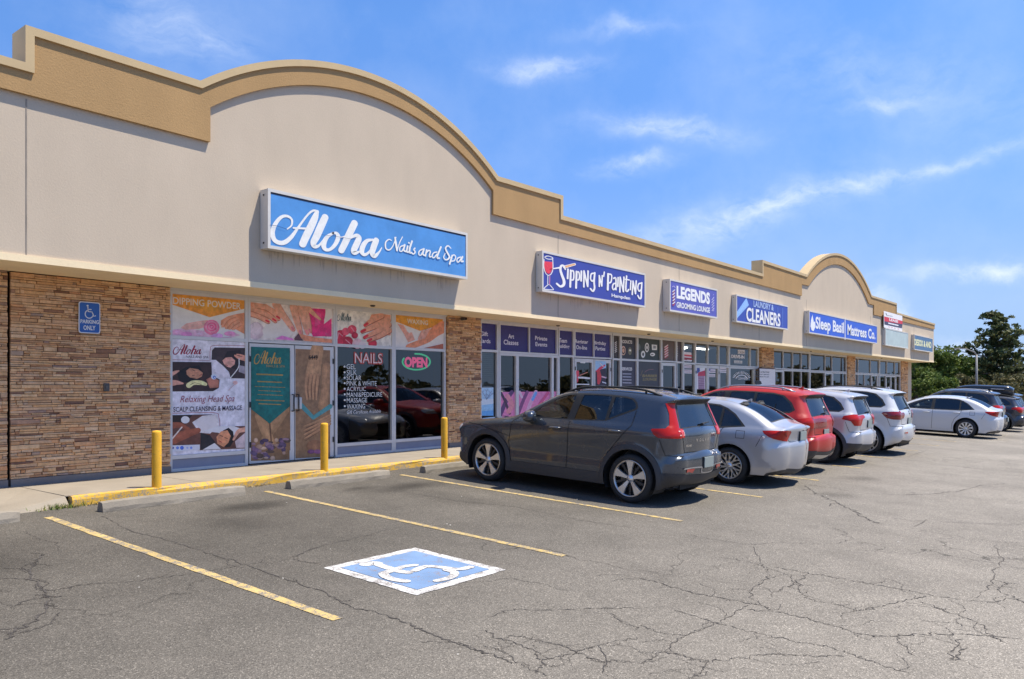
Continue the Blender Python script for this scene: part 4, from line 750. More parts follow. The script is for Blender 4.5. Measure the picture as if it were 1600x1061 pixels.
'orchid': (12.16, 1.28, [('p',(0.687,0.644,0.578),[(9.801,2.866),(11.246,2.875),(11.246,2.18),(9.801,2.143)]),('s',(0.021,0.07,0.084),[(9.909,2.705,0.0032),(9.921,2.724,0.004),(9.922,2.748,0.0056),(9.909,2.759,0.0072),(9.889,2.75,0.008),(9.87,2.716,0.0095),(9.861,2.678,0.0111),(9.869,2.647,0.0119),(9.894,2.643,0.012),(9.919,2.672,0.0096),(9.944,2.724,0.0056),(9.972,2.779,0.0048),(9.99,2.803,0.0056),(10.005,2.805,0.0064)]),('s',(0.021,0.07,0.084),[(10.003,2.802,0.0096),(9.996,2.774,0.016),(9.982,2.731,0.0184),(9.967,2.688,0.0184),(9.957,2.654,0.0176)]),('s',(0.021,0.07,0.084),[(9.928,2.715,0.0048),(9.967,2.723,0.0056)]),('s',(0.021,0.07,0.084),[(10.029,2.787,0.0168),(10.016,2.746,0.0184),(10.0,2.696,0.0176),(9.991,2.67,0.0152),(9.995,2.655,0.012),(10.009,2.662,0.0064),(10.023,2.692,0.0024)]),('s',(0.021,0.07,0.084),[(10.055,2.728,0.0056),(10.035,2.704,0.0096),(10.024,2.673,0.0128),(10.028,2.653,0.0112),(10.043,2.655,0.008),(10.06,2.679,0.0096),(10.071,2.712,0.0113),(10.066,2.728,0.0088),(10.053,2.726,0.0048)]),('s',(0.021,0.07,0.084),[(10.071,2.718,0.004),(10.083,2.717,0.0032),(10.101,2.732,0.0024)]),('s',(0.021,0.07,0.084),[(10.124,2.786,0.0177),(10.108,2.742,0.0177),(10.091,2.69,0.0169),(10.08,2.66,0.0161)]),('s',(0.021,0.07,0.084),[(10.087,2.677,0.0032),(10.106,2.715,0.0048),(10.128,2.736,0.0097),(10.138,2.728,0.0145),(10.129,2.697,0.0161),(10.12,2.668,0.0145),(10.126,2.661,0.0105),(10.143,2.675,0.0032)]),('s',(0.021,0.07,0.084),[(10.183,2.732,0.0057),(10.164,2.723,0.0097),(10.151,2.698,0.0129),(10.147,2.672,0.0129),(10.156,2.662,0.0089),(10.171,2.679,0.0057),(10.186,2.712,0.0049)]),('s',(0.021,0.07,0.084),[(10.194,2.733,0.0154),(10.186,2.702,0.0162),(10.181,2.676,0.0146),(10.188,2.664,0.0113),(10.203,2.686,0.0049),(10.212,2.706,0.0024)]),('t',(0.188,0.262,0.262),'NAILS AND SPA',9.988,2.633,0.256,0.025,0.0,0.0),('p',(0.445,0.019,0.048),[(10.074,2.366),(10.061,2.32),(10.024,2.282),(9.97,2.259),(9.912,2.256),(9.859,2.274),(9.823,2.309),(9.81,2.353),(9.823,2.399),(9.859,2.437),(9.912,2.46),(9.97,2.463),(10.024,2.445),(10.061,2.411)]),('p',(0.352,0.013,0.034),[(10.257,2.244),(10.243,2.195),(10.203,2.155),(10.146,2.131),(10.084,2.129),(10.028,2.148),(9.989,2.185),(9.976,2.232),(9.989,2.28),(10.028,2.32),(10.084,2.344),(10.146,2.347),(10.203,2.328),(10.243,2.291)]),('p',(0.515,0.045,0.08),[(10.345,2.494),(10.333,2.453),(10.3,2.42),(10.253,2.4),(10.202,2.397),(10.155,2.412),(10.123,2.442),(10.112,2.481),(10.123,2.521),(10.155,2.554),(10.202,2.574),(10.253,2.577),(10.3,2.562),(10.333,2.532)]),('p',(0.515,0.026,0.061),[(10.007,2.226),(9.996,2.186),(9.964,2.154),(9.919,2.135),(9.869,2.133),(9.824,2.148),(9.793,2.178),(9.782,2.216),(9.793,2.255),(9.824,2.287),(9.869,2.307),(9.919,2.309),(9.964,2.294),(9.996,2.264)]),('p',(0.61,0.08,0.127),[(10.163,2.446),(10.154,2.413),(10.127,2.385),(10.089,2.369),(10.046,2.366),(10.008,2.379),(9.982,2.404),(9.972,2.436),(9.982,2.469),(10.008,2.496),(10.046,2.513),(10.089,2.515),(10.127,2.503),(10.154,2.478)]),('p',(0.445,0.021,0.045),[(10.875,2.236),(10.863,2.197),(10.831,2.165),(10.784,2.147),(10.732,2.145),(10.686,2.16),(10.654,2.189),(10.643,2.227),(10.654,2.265),(10.686,2.297),(10.732,2.316),(10.784,2.319),(10.831,2.304),(10.863,2.274)]),('p',(0.376,0.017,0.042),[(10.377,2.381),(10.369,2.352),(10.345,2.328),(10.311,2.314),(10.274,2.312),(10.24,2.323),(10.217,2.345),(10.208,2.373),(10.217,2.401),(10.24,2.425),(10.274,2.44),(10.311,2.442),(10.345,2.431),(10.369,2.409)]),('p',(0.831,0.515,0.546),[(10.489,2.22),(10.476,2.176),(10.44,2.139),(10.387,2.117),(10.329,2.115),(10.276,2.133),(10.24,2.166),(10.228,2.21),(10.24,2.254),(10.276,2.291),(10.329,2.313),(10.387,2.315),(10.44,2.298),(10.476,2.264)]),('p',(0.913,0.753,0.753),[(10.589,2.199),(10.579,2.165),(10.552,2.137),(10.512,2.121),(10.467,2.119),(10.428,2.133),(10.4,2.158),(10.39,2.191),(10.4,2.224),(10.428,2.252),(10.467,2.269),(10.512,2.271),(10.552,2.257),(10.579,2.232)]),('l',(0.776,0.305,0.376),[(9.894,2.407,0.0174),(9.988,2.349,0.0174)]),('l',(0.776,0.305,0.376),[(10.067,2.278,0.0175),(10.179,2.208,0.0176)]),('l',(0.776,0.305,0.376),[(10.195,2.536,0.0176),(10.276,2.452,0.0177)]),('l',(0.776,0.305,0.376),[(9.863,2.294,0.0173),(9.894,2.407,0.0174)]),('p',(0.617,0.254,0.144),[(10.724,2.817),(10.93,2.852),(11.246,2.843),(11.246,2.424),(10.895,2.407),(10.673,2.718)]),('s',(0.305,0.08,0.048),[(11.006,2.803,0.1101),(10.765,2.695,0.0984),(10.563,2.58,0.0615)]),('s',(0.745,0.342,0.216),[(10.999,2.818,0.11),(10.758,2.711,0.0984),(10.556,2.595,0.0615)]),('s',(0.305,0.08,0.048),[(11.182,2.735,0.1216),(10.833,2.583,0.1091),(10.479,2.447,0.0613)]),('s',(0.745,0.342,0.216),[(11.175,2.751,0.1215),(10.826,2.598,0.1091),(10.473,2.462,0.0613)]),('s',(0.305,0.08,0.048),[(11.2,2.631,0.1164),(10.868,2.468,0.0989),(10.546,2.336,0.0564)]),('s',(0.745,0.342,0.216),[(11.193,2.646,0.1164),(10.861,2.483,0.0989),(10.539,2.351,0.0564)]),('s',(0.305,0.08,0.048),[(11.218,2.513,0.1059),(10.937,2.38,0.0888),(10.646,2.276,0.0515)]),('s',(0.745,0.342,0.216),[(11.211,2.528,0.1059),(10.93,2.395,0.0888),(10.64,2.291,0.0515)]),('l',(0.491,0.021,0.034),[(10.616,2.629,0.0489),(10.543,2.589,0.0487)]),('l',(0.491,0.021,0.034),[(10.556,2.497,0.0487),(10.463,2.457,0.0485)]),('l',(0.491,0.021,0.034),[(10.616,2.388,0.0489),(10.533,2.345,0.0487)]),('l',(0.491,0.021,0.034),[(10.717,2.32,0.0491),(10.63,2.285,0.0489)])]),
'waxing': (12.16, 1.40, [('p',(0.716,0.672,0.631),[(11.311,2.874),(12.82,2.884),(12.82,2.188),(11.311,2.174)]),('p',(0.871,0.352,0.034),[(11.311,2.874),(12.82,2.884),(12.82,2.744),(12.101,2.563),(11.426,2.711),(11.311,2.714)]),('t',(0.913,0.831,0.753),'WAXING',11.721,2.699,0.622,0.101,0.01,0.0),('p',(0.631,0.296,0.216),[(11.437,2.68),(11.617,2.658),(11.721,2.529),(11.909,2.443),(11.928,2.307),(11.777,2.309),(11.654,2.444)]),('l',(0.73,0.361,0.27),[(11.676,2.451,0.0487),(11.796,2.288,0.049)]),('l',(0.73,0.361,0.27),[(11.758,2.476,0.0489),(11.863,2.313,0.0491)]),('l',(0.73,0.361,0.27),[(11.833,2.494,0.0491),(11.917,2.348,0.0492)]),('s',(0.61,0.223,0.114),[(12.82,2.687,0.2566),(12.575,2.574,0.2256),(12.296,2.392,0.167),(11.758,2.199,0.1195)]),('l',(0.807,0.761,0.73),[(11.758,2.286,0.0272),(12.178,2.415,0.0277)]),('l',(0.761,0.392,0.296),[(12.062,2.382,0.0468),(12.178,2.567,0.0471)]),('l',(0.761,0.392,0.296),[(12.139,2.399,0.047),(12.276,2.586,0.0473)]),('l',(0.761,0.392,0.296),[(12.217,2.416,0.0472),(12.375,2.619,0.0475)]),('p',(0.352,0.098,0.054),[(12.178,2.188),(12.82,2.316),(12.82,2.188)])]),
'scalp': (12.16, 1.08, [('p',(0.631,0.591,0.631),[(6.483,2.11),(7.847,2.118),(7.847,0.286),(6.491,0.309)]),('s',(0.216,0.009,0.03),[(6.616,1.954,0.0048),(6.634,1.972,0.0061),(6.635,1.996,0.0085),(6.616,2.007,0.0109),(6.59,1.999,0.0121),(6.563,1.965,0.0145),(6.551,1.927,0.0169),(6.561,1.896,0.0181),(6.596,1.892,0.0182),(6.631,1.92,0.0146),(6.666,1.972,0.0085),(6.705,2.027,0.0073),(6.73,2.05,0.0085),(6.751,2.052,0.0098)]),('s',(0.216,0.009,0.03),[(6.748,2.049,0.0147),(6.738,2.02,0.0244),(6.719,1.978,0.0281),(6.698,1.935,0.028),(6.683,1.901,0.0268)]),('s',(0.216,0.009,0.03),[(6.644,1.963,0.0073),(6.698,1.97,0.0085)]),('s',(0.216,0.009,0.03),[(6.785,2.034,0.0257),(6.766,1.992,0.0281),(6.744,1.943,0.0269),(6.732,1.917,0.0232),(6.737,1.902,0.0183),(6.756,1.909,0.0098),(6.777,1.938,0.0037)]),('s',(0.216,0.009,0.03),[(6.821,1.973,0.0086),(6.792,1.95,0.0147),(6.778,1.919,0.0196),(6.783,1.899,0.0171),(6.805,1.9,0.0123),(6.829,1.925,0.0147),(6.843,1.957,0.0172),(6.837,1.974,0.0135),(6.818,1.972,0.0074)]),('s',(0.216,0.009,0.03),[(6.843,1.963,0.0061),(6.86,1.962,0.0049),(6.886,1.977,0.0037)]),('s',(0.216,0.009,0.03),[(6.918,2.031,0.0272),(6.896,1.987,0.0271),(6.872,1.935,0.0259),(6.857,1.905,0.0246)]),('s',(0.216,0.009,0.03),[(6.867,1.922,0.0049),(6.893,1.96,0.0074),(6.925,1.981,0.0148),(6.938,1.972,0.0223),(6.926,1.941,0.0247),(6.913,1.913,0.0222),(6.921,1.906,0.0161),(6.946,1.918,0.0049)]),('s',(0.216,0.009,0.03),[(7.002,1.976,0.0087),(6.976,1.967,0.0149),(6.957,1.942,0.0198),(6.951,1.916,0.0198),(6.964,1.906,0.0136),(6.985,1.922,0.0087),(7.005,1.955,0.0074)]),('s',(0.216,0.009,0.03),[(7.017,1.976,0.0236),(7.005,1.946,0.0248),(6.999,1.919,0.0223),(7.009,1.907,0.0174),(7.031,1.929,0.0075),(7.043,1.949,0.0037)]),('t',(0.061,0.032,0.045),'NAILS AND SPA',6.766,1.837,0.395,0.042,0.01,0.0),('l',(0.305,0.102,0.127),[(6.491,1.801,0.007),(7.179,1.804,0.0072)]),('s',(0.305,0.102,0.127),[(7.847,2.072,0.0094),(7.277,2.058,0.0091),(7.198,1.987,0.0091),(7.192,1.806,0.0091)]),('p',(0.04,0.025,0.027),[(7.218,1.834),(7.224,1.97),(7.277,2.025),(7.847,2.039),(7.847,1.507),(7.367,1.511),(7.218,1.57)]),('p',(0.018,0.012,0.013),[(7.428,1.83),(7.509,1.971),(7.758,1.998),(7.838,1.831),(7.716,1.641),(7.591,1.686)]),('p',(0.578,0.527,0.565),[(7.218,1.815),(7.297,1.817),(7.428,1.72),(7.54,1.62),(7.571,1.513),(7.367,1.511),(7.224,1.57)]),('p',(0.604,0.296,0.231),[(7.418,1.811),(7.479,1.859),(7.591,1.871),(7.658,1.817),(7.649,1.748),(7.571,1.691),(7.509,1.703),(7.448,1.748)]),('s',(0.352,0.122,0.093),[(7.509,1.841,0.0092),(7.571,1.839,0.0093)]),('s',(0.305,0.045,0.045),[(7.479,1.739,0.0111),(7.513,1.721,0.0111)]),('s',(0.188,0.08,0.061),[(7.591,1.797,0.0074),(7.633,1.792,0.0074)]),('s',(0.604,0.262,0.181),[(7.847,1.841,0.0641),(7.726,1.866,0.0524),(7.653,1.901,0.0298)]),('s',(0.604,0.262,0.181),[(7.847,1.888,0.0377),(7.758,1.913,0.03),(7.685,1.921,0.0187)]),('s',(0.753,0.73,0.716),[(7.733,1.847,0.0168),(7.72,1.697,0.0168),(7.571,1.517,0.0167)]),('p',(0.305,0.262,0.296),[(7.737,1.735),(7.847,1.718),(7.847,1.586),(7.726,1.622)]),('p',(0.032,0.015,0.014),[(6.494,1.766),(7.212,1.775),(7.224,1.561),(7.367,1.486),(7.351,1.346),(7.248,1.292),(6.494,1.29)]),('p',(0.009,0.006,0.007),[(6.609,1.59),(6.766,1.689),(6.994,1.72),(7.081,1.578),(6.994,1.469),(6.804,1.433),(6.655,1.45)]),('p',(0.413,0.188,0.107),[(6.77,1.627),(6.832,1.674),(6.975,1.655),(7.062,1.596),(7.042,1.532),(6.956,1.496),(6.832,1.518),(6.778,1.566)]),('s',(0.102,0.038,0.026),[(6.879,1.643,0.0107),(6.921,1.626,0.0107)]),('s',(0.102,0.038,0.026),[(6.876,1.549,0.0107),(6.921,1.558,0.0107)]),('s',(0.262,0.045,0.038),[(7.004,1.55,0.0126),(7.042,1.574,0.0126)]),('s',(0.262,0.102,0.058),[(6.908,1.59,0.0107),(6.979,1.595,0.0107)]),('p',(0.371,0.138,0.089),[(7.12,1.488),(7.218,1.534),(7.351,1.475),(7.343,1.352),(7.188,1.343)]),('s',(0.552,0.262,0.188),[(6.494,1.554,0.0695),(6.581,1.598,0.0524),(6.64,1.622,0.0246)]),('s',(0.552,0.262,0.188),[(6.494,1.423,0.1043),(6.6,1.432,0.077),(6.71,1.419,0.0282)]),('s',(0.617,0.552,0.262),[(6.813,1.389,0.0886),(6.898,1.433,0.0784),(7.032,1.43,0.0719),(7.11,1.407,0.0541)]),('s',(0.188,0.156,0.061),[(6.842,1.398,0.0089),(6.917,1.43,0.0089),(7.052,1.398,0.009)]),('p',(0.831,0.791,0.352),[(7.093,1.419),(7.089,1.407),(7.081,1.397),(7.068,1.391),(7.055,1.391),(7.042,1.397),(7.034,1.407),(7.031,1.419),(7.034,1.432),(7.042,1.442),(7.055,1.447),(7.068,1.447),(7.081,1.442),(7.089,1.432)]),('p',(0.644,0.68,0.753),[(7.309,1.535),(7.304,1.514),(7.29,1.497),(7.269,1.488),(7.246,1.488),(7.225,1.497),(7.211,1.513),(7.206,1.534),(7.211,1.554),(7.225,1.571),(7.246,1.58),(7.269,1.581),(7.29,1.572),(7.304,1.555)]),('p',(0.045,0.102,0.352),[(7.295,1.525),(7.293,1.514),(7.285,1.505),(7.274,1.5),(7.261,1.5),(7.25,1.505),(7.242,1.514),(7.24,1.525),(7.242,1.536),(7.25,1.545),(7.261,1.55),(7.274,1.55),(7.285,1.545),(7.293,1.537)]),('p',(0.791,0.831,0.871),[(7.283,1.522),(7.282,1.517),(7.279,1.513),(7.274,1.511),(7.269,1.511),(7.264,1.513),(7.261,1.517),(7.26,1.522),(7.261,1.526),(7.264,1.53),(7.269,1.532),(7.274,1.532),(7.279,1.53),(7.282,1.526)]),('s',(0.515,0.305,0.305),[(7.53,1.305,0.0074),(7.591,1.361,0.0074),(7.695,1.435,0.0075)]),('p',(0.672,0.402,0.376),[(7.703,1.435),(7.699,1.421),(7.686,1.409),(7.668,1.402),(7.647,1.402),(7.629,1.409),(7.617,1.421),(7.612,1.435),(7.617,1.45),(7.629,1.461),(7.647,1.468),(7.668,1.468),(7.686,1.461),(7.699,1.45)]),('t',(0.231,0.013,0.034),'Relaxing Head Spa',6.664,1.079,0.979,0.142,-0.005,0.35),('t',(0.034,0.021,0.045),'SCALP CLEANSING & MASSAGE',6.549,0.96,1.241,0.081,0.01,0.0),('s',(0.305,0.102,0.127),[(6.494,0.942,0.0087),(7.248,0.932,0.0091),(7.351,0.848,0.0092),(7.371,0.692,0.0092)]),('p',(0.107,0.042,0.03),[(6.494,0.911),(7.228,0.903),(7.323,0.84),(7.343,0.702),(7.847,0.682),(7.847,0.296),(7.013,0.317),(6.494,0.432)]),('p',(0.021,0.012,0.01),[(6.494,0.911),(6.879,0.906),(6.766,0.779),(6.494,0.806)]),('p',(0.658,0.591,0.578),[(6.87,0.784),(7.052,0.885),(7.297,0.901),(7.343,0.812),(7.343,0.702),(7.188,0.582),(6.994,0.609)]),('p',(0.701,0.658,0.658),[(7.052,0.633),(7.347,0.702),(7.633,0.691),(7.8,0.628),(7.591,0.507),(7.327,0.593)]),('s',(0.216,0.061,0.032),[(6.494,0.737,0.1043),(6.655,0.748,0.0878),(6.804,0.671,0.0638)]),('s',(0.254,0.072,0.037),[(6.545,0.508,0.1395),(6.729,0.586,0.1482),(6.975,0.646,0.0895)]),('l',(0.61,0.515,0.456),[(6.509,0.51,0.0209),(6.692,0.711,0.0211)]),('p',(0.807,0.776,0.761),[(6.826,0.826),(6.819,0.8),(6.798,0.78),(6.768,0.77),(6.735,0.771),(6.705,0.783),(6.684,0.805),(6.677,0.831),(6.684,0.857),(6.705,0.877),(6.735,0.888),(6.768,0.887),(6.798,0.874),(6.819,0.853)]),('p',(0.013,0.009,0.009),[(7.428,0.625),(7.53,0.667),(7.616,0.598),(7.637,0.448),(7.56,0.341),(7.468,0.329)]),('p',(0.552,0.223,0.112),[(7.303,0.521),(7.388,0.612),(7.509,0.625),(7.571,0.526),(7.53,0.417),(7.438,0.345),(7.323,0.407)]),('p',(0.018,0.015,0.018),[(7.017,0.608),(7.188,0.554),(7.287,0.431),(7.268,0.312),(7.017,0.321)]),('p',(0.687,0.644,0.631),[(7.052,0.322),(7.268,0.423),(7.388,0.315)]),('s',(0.156,0.045,0.026),[(7.367,0.546,0.011),(7.418,0.525,0.011)]),('s',(0.156,0.045,0.026),[(7.458,0.504,0.0111),(7.509,0.483,0.0111)]),('s',(0.376,0.053,0.045),[(7.347,0.455,0.0146),(7.398,0.428,0.0147)]),('s',(0.617,0.305,0.209),[(7.847,0.625,0.0829),(7.716,0.594,0.0711),(7.622,0.459,0.0335)]),('p',(0.515,0.402,0.402),[(7.653,0.429),(7.847,0.569),(7.847,0.305),(7.674,0.316)]),('p',(0.701,0.701,0.776),[(6.494,0.427),(7.004,0.411),(7.004,0.325),(6.494,0.323)]),('p',(0.032,0.045,0.188),[(6.558,0.385),(6.556,0.376),(6.55,0.369),(6.541,0.366),(6.531,0.366),(6.522,0.371),(6.516,0.379),(6.514,0.388),(6.516,0.397),(6.522,0.404),(6.531,0.407),(6.541,0.406),(6.55,0.402),(6.556,0.394)]),('p',(0.102,0.188,0.515),[(6.644,0.38),(6.641,0.369),(6.634,0.361),(6.624,0.357),(6.612,0.358),(6.602,0.363),(6.595,0.372),(6.592,0.383),(6.595,0.393),(6.602,0.401),(6.612,0.406),(6.624,0.405),(6.634,0.399),(6.641,0.39)]),('p',(0.061,0.127,0.456),[(6.725,0.375),(6.722,0.361),(6.713,0.351),(6.699,0.345),(6.685,0.346),(6.671,0.353),(6.662,0.365),(6.659,0.379),(6.662,0.392),(6.671,0.403),(6.685,0.408),(6.699,0.407),(6.713,0.4),(6.722,0.389)]),('p',(0.305,0.352,0.578),[(6.804,0.37),(6.802,0.362),(6.797,0.356),(6.789,0.353),(6.781,0.354),(6.773,0.358),(6.768,0.364),(6.766,0.372),(6.768,0.38),(6.773,0.385),(6.781,0.388),(6.789,0.388),(6.797,0.384),(6.802,0.378)]),('p',(0.156,0.223,0.515),[(6.874,0.365),(6.871,0.356),(6.865,0.349),(6.856,0.346),(6.846,0.346),(6.837,0.351),(6.831,0.359),(6.828,0.368),(6.831,0.377),(6.837,0.384),(6.846,0.388),(6.856,0.387),(6.865,0.383),(6.871,0.375)])]),
